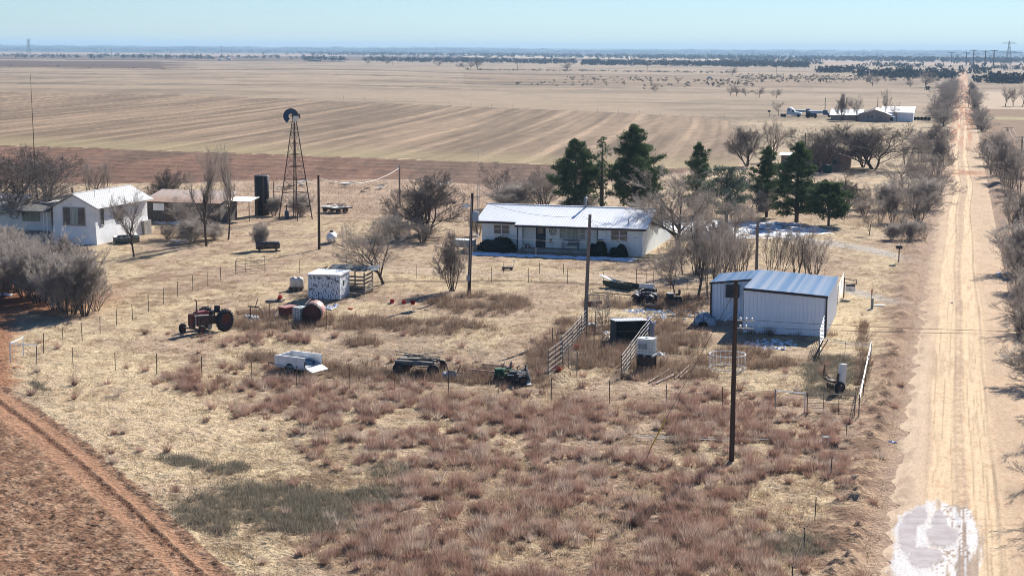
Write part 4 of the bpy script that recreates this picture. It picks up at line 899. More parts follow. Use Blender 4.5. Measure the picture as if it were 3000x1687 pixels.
def metal_shed():
    o = Vector((-14.4, 116.5, 0)); t = thing('metal_shed', 'pale blue metal shed with snow-streaked roof by the utility pole', 'shed', o)
    W_, D, hl, hr = 5.85, 10.4, 3.2, 2.88
    inner = mat('shed_inside', (.3,.3,.3))
    MB().add([(.04,.04,0),(W_-.04,.04,0),(W_-.04,D-.04,0),(.04,D-.04,0),(.04,.04,hl-.1),(W_-.04,.04,hr-.1),(W_-.04,D-.04,hr-.1),(.04,D-.04,hl-.1)], [(0,1,5,4),(1,2,6,5),(2,3,7,6),(3,0,4,7),(4,5,6,7)]).b2(-3.0, .03, 5.04, D-.04, 0, 2.6).build('wall', inner, t)
    n = 7; w = W_/n; sk = (hr-hl)/n
    for k in range(n): piece('wall_panel', wall_sheet(w, hl-.08+sk*k, skew=sk), t, (k*w, 0, 0))
    n = 11; w = D/n; me = wall_sheet(w, hr-.08)
    for k in range(n): piece('wall_panel', me, t, (W_, k*w, 0), (0, 0, math.pi/2))
    n = 4; w = 3.0/n
    for k in range(n): piece('wall_panel', wall_sheet(w, 2.72+.1*k, skew=.1), t, (-3.0+k*w, 5.0, 0))
    me = wall_sheet(5.4/6, 2.7)
    for k in range(6): piece('wall_panel', me, t, (-3.03, D-k*.9, 0), (0, 0, -math.pi/2))
    MB().b2(-.02, .03, .0, 5.0, 0, hl-.05).build('side_wall', SB, t)
    # roof: two low slopes from one ridge, sheets running down each slope
    rw = .9; n = 12
    a = math.atan2(hl-hr, W_); L = math.hypot(W_+.15, hl-hr)
    me = rib_sheet((D+.3)/n, L, SR, 3)
    for k in range(n): piece('roof_panel', me, t, (W_+.13, -.15+(D+.3)/n*(k), hr-.01), (a, 0, math.pi/2))
    n = 6; L2 = 3.2; a2 = math.atan2(.42, 3.1); me = rib_sheet((D-4.8)/n, L2, SR, 3)
    for k in range(n): piece('roof_panel', me, t, (-3.2, D+.15-(D-4.8)/n*k, 2.76), (a2, 0, -math.pi/2))
    MB().tube((.0, -.15, hl-.02), (W_+.12, -.15, hr-.04), .09, .09, 4).build('fascia', DARK, t); MB().tube((-3.2, 4.9, 2.76), (0, 4.9, hl-.02), .07, .07, 4).build('fascia', DARK, t)
    MB().b2(W_-.03, W_+.09, -.09, .03, 0, hr-.08).b2(-3.1, -2.99, 4.9, 5.02, 0, 2.75).build('corner_trim', DARK, t)
    MB().b2(-3.12, 0, D-.02, D+.03, 2.72, 2.8).build('rear_trim', DARK, t)
metal_shed()
def shed_window():
    g = at(2142, 844, Y=121.4); t = thing('swamp_cooler', 'dark square cooler box mounted on the set-back wall of the metal shed', 'cooler box', (g.x+.12, 121.45, g.z))
    m = mat('dark_box', (.06,.06,.06), (.09,.09,.085), scale=3)
    MB().box(0, -.22, 0, .98, .40, .95).build('box', m, t)
    for k in range(6): MB().box(0, -.435, -.38+k*.15, .84, .02, .05).build('louvre', DARK, t)
shed_window()

# ---- left white house
LH = Vector((-89.8, 150.0, 0))
FOOT.append((-101, -84.9, 150, 163))
def left_house():
    t = thing('stucco_house', 'old white stucco house with faded metal roof beside the large dark tree', 'house', LH)
    W_ = 4.85; D = 11.2; e = 3.75
    w = MB().b2(0, W_, 0, D, 0, e).b2(-6.2, -.001, 2.4, D-.5, 0, 3.4)
    w.add([(.0,0,e),(W_,0,e),(2.45,0,5.05)], [(0,1,2)]).add([(0,.02,e),(W_,.02,e),(2.45,.02,5.05)], [(2,1,0)])
    # the foot of the walls flares outwards
    w.add([(-.05,-.02,1.9),(W_+.02,-.02,1.9),(W_+.28,-.30,0),(-.05,-.30,0),(W_+.02,D,1.9),(W_+.28,D,0)], [(0,3,2,1),(1,2,5,4)])
    w.build('wall', PLAST, t)
    # roof, ridge running back; sheets laid from ridge to eave
    def slope(xe, ze, xr, zr, y0, y1, n):
        L = math.hypot(xe-xr, ze-zr); a = math.atan2(zr-ze, abs(xr-xe)); wd = (y1-y0)/n; me = rib_sheet(wd, L, ROOFR, 3)
        for k in range(n):
            if xe > xr: piece('roof_panel', me, t, (xe, y0+k*wd, ze), (a, 0, math.pi/2))
            else: piece('roof_panel', me, t, (xe, y0+(k+1)*wd, ze), (a, 0, -math.pi/2))
    slope(W_+.5, 3.72, 2.45, 5.18, -.35, D+.7, 13)
    slope(-.6, 3.6, 2.45, 5.18, -.35, 2.6, 3)
    slope(-4.6, 3.75, 2.45, 5.18, 2.6, D+.7, 10)
    MB().b2(2.35, 2.55, -.35, D+.7, 5.18, 5.22).build('ridge_cap', ROOFR, t)
    MB().tube((W_+.48, -.33, 3.66), (2.45, -.33, 5.12), .06, .06, 4).tube((2.45, -.33, 5.12), (-.55, -.33, 3.55), .06, .06, 4).build('barge_board', FRAMEG, t)
    # shingled porch canopy piece and brackets beside the gable
    sg = mat('grey_shingles', (.12,.115,.11), (.20,.19,.18), scale=7, bump=.5)
    MB().add([(-6.6,-.9,3.35),(-.1,-.9,3.35),(-.1,2.6,3.85),(-6.6,2.6,3.85),(-6.6,-.9,3.25),(-.1,-.9,3.25),(-.1,2.6,3.75),(-6.6,2.6,3.75)], [(0,1,2,3),(7,6,5,4),(0,4,5,1),(1,5,6,2),(2,6,7,3),(3,7,4,0)]).build('porch_roof', sg, t)
    roof_slope(t, -11.5, -5.8, 1.0, 3.2, 6.5, 4.3, .95, ROOFR)
    MB().b2(-11.2, -6.2, 4.0, 10, 0, 3.2).build('rear_wing', PLAST, t)
    MB().b2(-6.3, -.05, -.8, 2.4, 0, .95).build('porch_floor', CONC, t)
    for x, y in ((-.35, -.6), (-.75, -.6), (-5.9, -.6), (-6.15, -.6), (-.35, 1.2)): MB().tube((x, y, .95), (x, y, 3.3), .045).build('porch_post', WHP, t)
    # windows
    wf = window(t, 2.45, 1.98, 2.45, 1.75, 0, panes=3, frame=FRAMEG, rows=1)
    MB().b2(-.38, .38, -.045, -.031, .02, 1.73).build('curtain', CURT, wf)
    window(t, -4.0, 2.0, 1.9, 1.35, 2.38, panes=2, frame=FRAMEG, curtain=True)
    window(t, W_+.03, 1.95, .62, 1.75, 1.3, 'right', panes=1, frame=FRAMEG)
    window(t, W_+.03, 1.95, 1.1, 1.75, 5.1, 'right', panes=1, frame=FRAMEG)
    MB().b2(-1.6, -.7, 2.33, 2.39, .95, 3.0).build('door', GLASS, t)
    for x, y, h in ((-.9, 5.5, .8), (.3, 8.6, .6)): MB().tube((x, y, 4.4), (x, y, 4.4+h), .09, .09, 8).build('vent_pipe', DARK, t)
    for x, y in ((3.6, 2.2), (3.2, 6.0)): MB().tube((x, y, 4.3), (x, y, 5.5), .02, .02, 5).build('vent_pipe', GALV, t)
    MB().b2(W_+.06, W_+.5, 9.5, 11.1, .0, 1.5).build('step', CONC, t)
left_house()

# ---- outbuilding behind the left house
def outbuilding():
    g = gp(425, 660); t = thing('farm_outbuilding', 'long low dark outbuilding with rusty sheet roof behind the left house', 'outbuilding', (g.x, g.y, 0), 0.0)
    m = mat('dark_boarding', (.06,.055,.05), (.13,.11,.09), scale=3, stretch=(6,6,.5)); L = 9.5; D = 4.5
    MB().b2(0, L, .04, D, 0, 2.35).build('wall', m, t)
    me = MB().b2(0, .46, -.0, .035, 0, 2.3).mesh('wall_plank', m)
    for k in range(20): piece('wall_plank', me, t, (k*.475, random.uniform(-.01, .01), 0))
    MB().b2(2.6, 3.5, -.05, -.01, 0, 2.2).build('door', WOODD, t); MB().b2(3.6, 4.6, -.05, -.01, 1.2, 2.15).build('window', FRAMEG, t)
    MB().b2(1.0, 2.4, -.04, -.01, 1.3, 2.15).build('window', PLAST, t)
    roof_slope(t, -.3, L+.2, -.4, 2.35, D+.3, 3.35, .8, RUST)
outbuilding()
def gable_hut():
    g = gp(645, 662); t = thing('garden_hut', 'small gabled hut with patchy roof between outbuilding and black tank', 'hut', (g.x-2.2, g.y+.5, 0), 0)
    MB().b2(0, 2.6, 0, 3, 0, 1.9).add([(0,0,1.9),(2.6,0,1.9),(1.3,0,2.8)], [(0,1,2)]).build('wall', WOODG, t)
    for s in (0, 1):
        L = 1.7; me = rib_sheet(1.6, L, RUST, 4)
        for k in range(2):
            if s: piece('roof_panel', me, t, (2.8, -.1+k*1.6, 1.85), (.6, 0, math.pi/2))
            else: piece('roof_panel', me, t, (-.2, 1.5+k*1.6, 1.85), (.6, 0, -math.pi/2))
    t = thing('open_lean_to', 'open lean-to with white sheet roof on thin posts beside the black tank', 'lean-to', (gp(650, 655).x+.8, gp(650, 655).y, 0), .0)
    for x, y in ((0, 0), (2.6, 0), (0, 2.2), (2.6, 2.2)): MB().tube((x, y, 0), (x, y, 2.3+.1*y), .05).build('post', WOODD, t)
    roof_slope(t, -.2, 2.9, -.3, 2.32, 2.5, 2.62, 1.0, ROOFR)
gable_hut()

# ---- small peeling white shed with its dark pen
def white_shed():
    a, b = gp(904.6, 885), gp(991.6, 889); rz = .09; L = (b-a).length
    t = thing('peeling_shed', 'small box shed with peeling white paint beside the dark pen', 'shed', (a.x, a.y, 0), rz)
    m = mat('peeling_paint', (.66,.70,.74), (.12,.12,.14), scale=5.0, rough=.8, stretch=(2.0,2.0,.6), lo=.52, hi=.58)
    D = 2.9; h = hgt(904.6, 885, 812)
    MB().b2(0, L, 0, D, .1, h).build('wall', m, t)
    for k in range(3): MB().b2(0+k*L/2-.03 if k else -.02, k*L/2+.03, -.02, .0, .1, h).build('batten', WHP, t)
    MB().b2(-.1, L+.1, -.15, D+.12, h, h+.09).build('roof', WHP, t)
    n = 12
    for k in range(n): MB().b2(-.1+(L+.2)*k/n+.03, -.1+(L+.2)*(k+.5)/n, -.17, D+.14, h+.09, h+.115).build('roof_rib', ROOFW, t)
    MB().tube((L*.52, -.04, h-.05), (L*.98, -.04, h-.48), .03, .03, 4).build('brace', DARK, t)
    MB().b2(L, L+.02, 1.0, 1.3, 1.1, 1.5).build('vent', BLACK, t)
    p = thing('animal_pen', 'dark open pen of weathered boards behind the peeling white shed', 'pen', (gp(1016, 868).x, gp(1016, 868).y, 0), rz)
    for x, y in ((0, 0), (1.5, 0), (1.5, 2.6), (0, 2.6), (-2.6, 2.8)): MB().box(x, y, .9, .1, .1, 1.9).build('post', WOODG, p)
    for k in range(5):
        MB().box(.75, -.04, .3+k*.3, 1.6, .03, .14, ry=random.uniform(-.03, .03)).build('rail', WOODG, p); MB().box(1.55, 1.3, .3+k*.32, .03, 2.7, .16).build('rail', WOODG, p)
    gt = mat('grey_tin', (.20,.24,.27), (.13,.15,.17), scale=2)
    for k in range(5): MB().box(-1.6+k*.85, 2.0, 1.95+.04*math.sin(k*2), .84, 1.9, .025, rx=.12+.04*math.sin(k*3)).build('roof_sheet', gt, p)
    for k in range(7): MB().box(-2.3+k*.6, 1.0, 2.0, .07, 2.6, .09, rx=random.uniform(-.08, .08)).build('rafter', WOODG, p)
    q = thing('brush_pile', 'dark pile of broken boards and branches right of the peeling shed', 'brush pile', (gp(1035, 858).x, gp(1035, 858).y, 0))
    mb = MB()
    for k in range(120):
        a_ = random.uniform(0, 6.3); r = random.uniform(0, 1.6); x, y = r*math.cos(a_), r*math.sin(a_)*.8; z = random.uniform(.02, .5)*(1-r/2); b_ = random.uniform(0, 3.1); l = random.uniform(.3, .9)
        mb.tube((x-l*math.cos(b_), y-l*math.sin(b_), z), (x+l*math.cos(b_), y+l*math.sin(b_), z+random.uniform(-.1, .15)), .03, .02, 4)
    mb.build('branches', WOODG, q)
    bp = MB()
    for k in range(7): bp.box(.2*k-.5, -1.2-.1*k, .05+.01*k, 1.6, .12, .03, rz=random.uniform(-.5, .5))
    bp.build('loose_boards', FRAMEG, q)
white_shed()
# ------------------------------------------------------------------ yard machinery and junk
REDP = mat('faded_red_paint', (.13,.03,.025), (.08,.03,.025), scale=3, rough=.5)
REDB = mat('bright_red_plastic', (.62,.03,.02), (.5,.03,.02), rough=.4)
TYRE = mat('tyre_rubber', (.022,.022,.024), (.04,.038,.036), scale=5, rough=.8)
OLDM = mat('old_iron', (.085,.06,.05), (.15,.10,.075), scale=6, rough=.75)
IBC = mat('white_poly_tank', (.74,.76,.72), (.62,.65,.62), scale=2, rough=.45)
def wheel_meshes(r, w, hub=REDP, lug=True, key=''):
    M = Matrix.Rotation(math.pi/2, 4, 'X'); ty = MB().lathe([(r*.62, -w*.42), (r*.84, -w/2), (r*.96, -w*.42), (r, -w*.25), (r, w*.25), (r*.96, w*.42), (r*.84, w/2), (r*.62, w*.42)], 28, M)
    if lug:
        n = 20
        for k in range(n):
            for s in (-1, 1):
                a = 2*math.pi*(k+(.5 if s > 0 else 0))/n
                ty.box(math.cos(a)*r*1.0, s*w*.22, math.sin(a)*r*1.0, .09*r, w*.46, .06*r, 0, 0, -a)
    rm = MB().lathe([(r*.0, -w*.10), (r*.2, -w*.16), (r*.25, -w*.05), (r*.52, -w*.05), (r*.60, -w*.36), (r*.66, -w*.40), (r*.66, w*.40), (r*.60, w*.36), (r*.52, w*.05), (r*.0, w*.08)], 24, M)
    return ty.mesh(key+'tyre', TYRE, True), rm.mesh(key+'rim', hub, True)
def put_wheel(parent, ms, loc, steer=0):
    w = piece('wheel', ms[1], parent, loc, (0, 0, steer)); w.name = 'wheel'; piece('tyre', ms[0], w); return w
def place(name, label, cat, p, q, group=None):
    """thing at ground pixel p with local +x towards ground pixel q"""
    a, b = gp(*p), gp(*q); return thing(name, label, cat, (a.x, a.y, 0), dirz(a, b), group), (b-a).length

def tractor():
    g = gp(565, 990); th = math.radians(-17); t = thing('farm_tractor', 'old red row-crop tractor with one tall rear tyre standing in the yard', 'tractor', (g.x, g.y, 0), th)
    # local: front axle at y=0, body runs back along +y
    rear = wheel_meshes(.78, .40, REDP, True, 'rear_'); fr = wheel_meshes(.36, .20, REDP, False, 'front_')
    put_wheel(t, rear, (.95, 2.35, .78)); t_ = put_wheel(t, rear, (-.95, 2.35, .78))
    for o in list(t.children): o.rotation_euler = (0, 0, math.pi/2)
    put_wheel(t, fr, (.92, 0, .36), math.pi/2+.12); put_wheel(t, fr, (-.92, 0, .36), math.pi/2+.12)
    MB().box(0, 0, .42, 1.7, .10, .10).box(.72, 0, .5, .08, .08, .3).box(-.72, 0, .5, .08, .08, .3).box(0, 0, .55, .3, .35, .3).build('front_axle', OLDM, t)
    MB().box(0, .12, 1.02, .5, .5, .85).box(0, -.15, 1.0, .42, .06, .74).build('grille', REDP, t)
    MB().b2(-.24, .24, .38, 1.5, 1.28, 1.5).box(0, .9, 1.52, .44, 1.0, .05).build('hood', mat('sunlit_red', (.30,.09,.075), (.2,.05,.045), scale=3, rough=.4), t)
    MB().b2(-.20, .20, .35, 1.3, .55, 1.22).b2(-.3, .3, .6, 1.0, .75, 1.05).b2(-.22, .22, 1.3, 2.5, .5, 1.05).b2(-.95, .95, 2.25, 2.45, .68, .88).build('engine_block', OLDM, t)
    for s in (-1, 1): MB().tube((s*.27, -.05, 1.35), (s*.27, 1.4, 1.22), .035, .035, 4).tube((s*.27, .10, .6), (s*.27, .10, 1.3), .05, .05, 4).build('side_rail', mat('silver_rail', (.5,.5,.5)), t)
    MB().tube((-.05, .55, 1.5), (-.05, .55, 2.3), .045).tube((-.05, .55, 2.3), (-.18, .50, 2.42), .04).tube((-.05, .55, 1.45), (-.05, .55, 1.75), .08).build('exhaust_pipe', OLDM, t)
    M = Matrix.Translation((0, 1.75, 1.72)) @ Matrix.Rotation(.55, 4, 'X')
    MB().ring(.2, .018, 0, 20, 5, M).tube((0, 1.45, 1.4), (0, 1.75, 1.72), .025).tube((-.18, 1.75, 1.72), (.18, 1.75, 1.72), .012).build('steering_wheel', BLACK, t)
    MB().box(0, 2.35, 1.32, .5, .45, .10).box(0, 2.6, 1.52, .5, .07, .42, rx=-.15).tube((0, 2.3, .95), (0, 2.3, 1.3), .05).build('seat', BLACK, t)
    MB().box(0, 1.55, 1.3, .35, .25, .35).build('dashboard', REDP, t)
    MB().tube((.5, 2.9, .9), (.5, 1.9, .75), .035).tube((-.5, 2.9, .9), (-.5, 1.9, .75), .035).box(0, 2.9, .75, 1.1, .08, .08).build('hitch', OLDM, t)
    b = thing('bucket', 'pale plastic bucket standing behind the front tractor wheel', 'bucket', (gp(617, 975).x, gp(617, 975).y, 0))
    MB().lathe([(0, 0), (.13, 0), (.16, .36), (.14, .36), (.11, .03)], 12).build('body', mat('bucket_grey', (.35,.37,.42)), b)
tractor()

def pickup_bed():
    t, L = place('pickup_bed_trailer', 'white pickup bed made into a trailer with its tailgate open', 'trailer', (808, 1100), (908, 1112))
    L = 2.35; W_ = 1.75; z0 = .48; z1 = 1.12
    P = WHP; f = MB(); f.b2(0, L, 0, W_, z0+.02, z0+.08).build('floor', mat('bed_floor', (.45,.48,.5), (.3,.33,.36), scale=3), t)
    # near side with rounded wheel opening
    def side(y0, y1):
        pts = [(0, z0-.06), (.72, z0-.06)]
        for k in range(11): a = math.pi-math.pi*k/10; pts.append((1.12+.40*math.cos(a), z0-.06+.42*math.sin(a)))
        pts += [(L, z0-.06), (L, z1-.04), (L-.05, z1), (.0, z1)]
        return MB().prism(pts, y0, y1).box(L/2, (y0+y1)/2, z1+.015, L, .12, .05)
    side(0, .05).build('side_panel', P, t); side(W_-.05, W_).build('side_panel', P, t)
    MB().b2(-.02, .05, .05, W_-.05, z0, z1-.01).build('front_panel', P, t)
    MB().box(L+.27, W_/2, z0-.10, .56, W_-.12, .06, ry=.42).box(L+.27, W_/2, z0-.07, .40, W_-.4, .03, ry=.42).build('tailgate', P, t)
    MB().b2(L-.03, L+.01, -.012, .06, z0+.12, z0+.45).build('tail_light', REDP, t)
    MB().b2(.75, 1.5, .06, .32, z0+.08, z0+.38).b2(.75, 1.5, W_-.32, W_-.06, z0+.08, z0+.38).build('wheel_arch', P, t)
    ms = wheel_meshes(.36, .22, mat('grey_rim', (.3,.3,.3)), False, 'trailer_')
    for y in (.14, W_-.14): put_wheel(t, ms, (1.12, y, .36))
    MB().tube((1.12, .1, .36), (1.12, W_-.1, .36), .04).b2(0, L, .4, .5, z0-.1, z0).b2(0, L, W_-.5, W_-.4, z0-.1, z0).build('axle', OLDM, t)
    MB().tube((0, .45, z0-.06), (-1.2, W_/2, .4), .04, .04, 5).tube((0, W_-.45, z0-.06), (-1.2, W_/2, .4), .04, .04, 5).tube((-1.2, W_/2, .4), (-1.2, W_/2, 0), .035).build('drawbar', OLDM, t)
    g = t.matrix_basis @ Vector((1.7, 1.2, z0+.18)); j = MB().box(0, 0, 0, .7, .5, .18).box(-.2, .1, .12, .4, .3, .12, rz=.5)
    o = j.build('tarp', mat('dark_blue_tarp', (.03,.08,.14), (.05,.12,.2), scale=6), None); o.location = g; tag(o, 'dark blue crumpled tarp lying in the white pickup bed', 'tarp')
pickup_bed()

def hay_wagon():
    t, L = place('old_wagon', 'old flat wooden wagon on four bare wheels with planks piled on top', 'wagon', (1160, 1100), (1280, 1106))
    W_ = 1.5; z = .85; L = 2.45
    for k in range(6): MB().box(L/2, .12+k*.25, z+random.uniform(0, .015), L+random.uniform(-.1, .15), .23, .05).build('deck_plank', WOODG, t)
    MB().b2(0, L, -.05, 0, z-.2, z+.03).b2(0, L, W_+.0, W_+.06, z-.2, z+.03).b2(0, L, .3, .4, z-.15, z-.04).b2(0, L, W_-.4, W_-.3, z-.15, z-.04).build('frame', mat('blue_grey_wood', (.13,.15,.16), (.07,.08,.08), scale=5), t)
    ms = wheel_meshes(.38, .18, OLDM, False, 'wagon_')
    for x, st in ((.25, 0), (L+.05, .35)):
        for y in (.1, W_+.0): put_wheel(t, ms, (x, y-.12 if y < 1 else y+.1, .38), st)
        MB().tube((x, 0, .38), (x, W_, .38), .045).box(x, W_/2, .58, .12, .9, .3).build('axle', OLDM, t)
    MB().tube((.25, W_/2, .42), (L, W_/2, .42), .03).build('reach_pole', OLDM, t)
    for k, (x, y, l, rz, ry) in enumerate([(1.3, .5, 2.6, .1, -.05), (1.4, .8, 2.2, -.12, .12), (1.2, 1.0, 2.8, .2, .02), (1.5, .4, 1.9, -.3, -.1), (.9, .9, 2.4, .05, .15), (1.7, 1.1, 2.2, .15, -.14)]):
        o = MB().box(0, 0, 0, l, .16, .04, 0, 0, 0).build('loose_plank', WOODG if k % 2 else WOODD, None); o.location = t.matrix_basis @ Vector((x, y, z+.10+.05*k)); o.rotation_euler = (0, ry, t.rotation_euler.z+rz)
        tag(o, 'weathered plank loose on the old flat wagon', 'plank', 'planks piled on the old flat wagon')
hay_wagon()

def scrap_row():
    # disc plough parts by the wagon
    t, _ = place('disc_plough', 'pale disc plough with upright lever right of the old wagon', 'plough', (1300, 1112), (1345, 1114))
    for k in range(4):
        MB().lathe([(0, .05), (.12, .03), (.26, .0), (.24, -.02), (0, .02)], 16, Matrix.Translation((.15+.2*k, .1*k, .25)) @ Matrix.Rotation(1.2, 4, 'Y') @ Matrix.Rotation(.3, 4, 'X')).build('disc', GALV, t)
    MB().tube((0, 0, .3), (1.1, .4, .35), .035).tube((.4, .1, .3), (.15, .1, 1.0), .03).tube((.8, .3, .3), (1.0, .5, .8), .03).box(.5, .2, .45, .5, .1, .1).build('frame', OLDM, t)
    t, _ = place('steel_channel_pile', 'rusty steel beams lying in the weeds left of the two lawn tractors', 'beams', (1376, 1098), (1452, 1104))
    bm_ = mat('pinkish_rust', (.42,.30,.27), (.28,.15,.11), scale=3)
    for k, (y, z, l, x0) in enumerate([(0, .35, 2.0, 0), (.25, .12, 1.9, -.1), (-.2, .10, 1.7, .1), (1.2, .2, 2.1, .0), (1.6, .25, 2.2, .1), (2.0, .2, 2.0, .2), (2.5, .22, 1.7, -.2)]):
        MB().box(x0+l/2, y, z, l, .12, .02).box(x0+l/2, y-.05, z-.07, l, .02, .12).build('beam', bm_ if k < 3 else OLDM, t)
    for (p, q, col, lb, seat) in [((1458, 1118), (1500, 1119), mat('green_paint', (.03,.10,.05), (.02,.07,.04)), 'small green lawn tractor, left one of the pair in the weeds', 1), ((1500, 1126), (1545, 1127), BLACK, 'small black lawn tractor, right one of the pair in the weeds', 1)]:
        t, _ = place('lawn_tractor', lb, 'lawn tractor', p, q, 'pair of old lawn tractors')
        MB().b2(-.12, .45, .0, .55, .45, .78).b2(-.15, .9, .05, .5, .3, .45).build('body', col, t)
        for y in (-.06, .61): MB().box(.62, y, .68, .5, .2, .05).box(.0, y, .60, .4, .16, .05).build('fender', IBC if col == BLACK else col, t)
        MB().box(.72, .27, .85, .3, .36, .08).box(.86, .27, 1.05, .07, .36, .35).build('seat', BLACK, t)
        M = Matrix.Translation((.38, .27, 1.05)) @ Matrix.Rotation(-.5, 4, 'Y'); MB().ring(.15, .018, 0, 16, 5, M).tube((.3, .27, .7), (.38, .27, 1.05), .02).build('steering_wheel', BLACK, t)
        a = wheel_meshes(.26, .2, OLDM, True, 'mower_'); b = wheel_meshes(.18, .14, OLDM, False, 'mower_front_')
        for y in (-.1, .65): put_wheel(t, a, (.75, y, .26)); put_wheel(t, b, (.0, y, .18))
        MB().b2(.2, .65, -.12, .68, .1, .22).build('deck', col, t)
    t, _ = place('mower_scoop', 'white folded scoop panel beside the black lawn tractor', 'panel', (1545, 1122), (1570, 1135))
    MB().box(.2, 0, .6, .5, .03, .9, rx=.3).box(.45, -.1, .15, .7, .3, .06, ry=.25).build('panel', IBC, t); MB().tube((0, 0, 0), (.1, 0, 1.0), .02).build('strut', OLDM, t)
scrap_row()

def red_tank():
    t, L = place('red_tank', 'large faded red cylindrical tank lying on its side open end to the front', 'tank', (915, 958), (955, 905))
    M = Matrix.Rotation(math.pi/2, 4, 'Y'); r = .70; Lt = 2.3
    body = mat('faded_pink_red', (.38,.15,.13), (.30,.20,.18), scale=1.6, rough=.6)
    MB().lathe([(r-.02, 0), (r, 0), (r, Lt), (r*.7, Lt+.18), (0, Lt+.22)], 32, Matrix.Translation((0, 0, r+.1)) @ M).lathe([(r-.02, 0), (r-.02, .28)], 32, Matrix.Translation((0, 0, r+.1)) @ M).build('shell', body, t, True)
    MB().lathe([(0, .2), (r*.6, .22), (r-.02, .28)], 32, Matrix.Translation((0, 0, r+.1)) @ M).build('end_plate', REDP, t, True)
    MB().lathe([(r-.06, -.04), (r+.02, -.04), (r+.02, .06), (r-.06, .06)], 32, Matrix.Translation((0, 0, r+.1)) @ M, closed=True).build('rim', BLACK, t)
    MB().tube((.6, r*.8, 1.4), (2.2, r*.5, 1.6), .03).tube((1.8, -.2, 1.45), (2.5, .9, 1.7), .03).build('pipe', REDP, t)
    for x in (.5, 2.1): MB().box(x, 0, .08, .15, 1.1, .16).build('skid', WOODD, t)
    t, L = place('ibc_cage', 'caged white tote tank beside the red tank', 'tote tank', (857, 950), (888, 955)); ibc(t, .95, .95, .98, open_top=True)
    t, L = place('red_box', 'dark red steel box with pinkish lid left of the caged tote', 'box', (817, 938), (850, 944))
    MB().b2(0, .85, 0, 1.1, .1, .8).build('body', REDP, t); MB().box(.42, .55, .84, .95, 1.2, .05, rx=.05).build('lid', mat('pink_red', (.40,.20,.18), (.3,.12,.1), scale=3), t)
    o = MB().ring(.2, .04, 0, 18, 5, Matrix.Rotation(1.3, 4, 'X')).build('tyre_ring', IBC, None); o.location = gp(813, 938)+Vector((0, 0, .22)); tag(o, 'white ring leaning on the front of the red box', 'ring')
def ibc(t, w, d, h, z=.14, cage=True, plate=False, open_top=False):
    MB().b2(.03, w-.03, .03, d-.03, z, z+h).lathe([(0, z+h), (.12, z+h), (.12, z+h+.06), (0, z+h+.06)], 12, Matrix.Translation((w/2, d/2, 0))).build('tank', IBC, t)
    c = MB(); r = .012
    for k in range(6):
        zz = z+h*k/5
        for a, b in (((0, 0), (w, 0)), ((w, 0), (w, d)), ((w, d), (0, d)), ((0, d), (0, 0))): c.tube((*a, zz), (*b, zz), r, r, 4)
    for k in range(6):
        for x, y in ((w*k/5, 0), (w*k/5, d), (0, d*k/5), (w, d*k/5)): c.tube((x, y, z), (x, y, z+h), r, r, 4)
    c.build('cage', GALV if not open_top else OLDM, t)
    if plate: MB().b2(w*.12, w*.68, -.03, -.015, z+h*.35, z+h*.7).build('plate', mat('grey_plate', (.30,.34,.34)), t)
    p = MB()
    for k in range(3): p.b2(w*k/2-.06 if k else 0, w*k/2+.06, 0, d, 0, .1)
    p.b2(0, w, 0, d, .1, .13).build('pallet', GALV, t)
red_tank()
def tote_on_stand():
    t, L = place('tote_tank', 'white caged tote tank raised on a dark stand in the pen', 'tote tank', (1867, 1082), (1907, 1085))
    w, d, h = 1.02, .95, .98
    z = .95
    for x in (.05, w-.05):
        for y in (.05, d-.05): MB().box(x, y, z/2, .1, .1, z).build('stand_leg', WOODD, t)
    MB().b2(-.02, w+.02, -.02, d+.02, z-.08, z).b2(.1, w-.1, .1, d-.1, .3, z-.1).build('stand_top', WOODD, t)
    ibc(t, w, d, h, z=z+.14, plate=True); 
    for o in t.children:
        if o.name.startswith('pallet'): o.location.z = z
tote_on_stand()
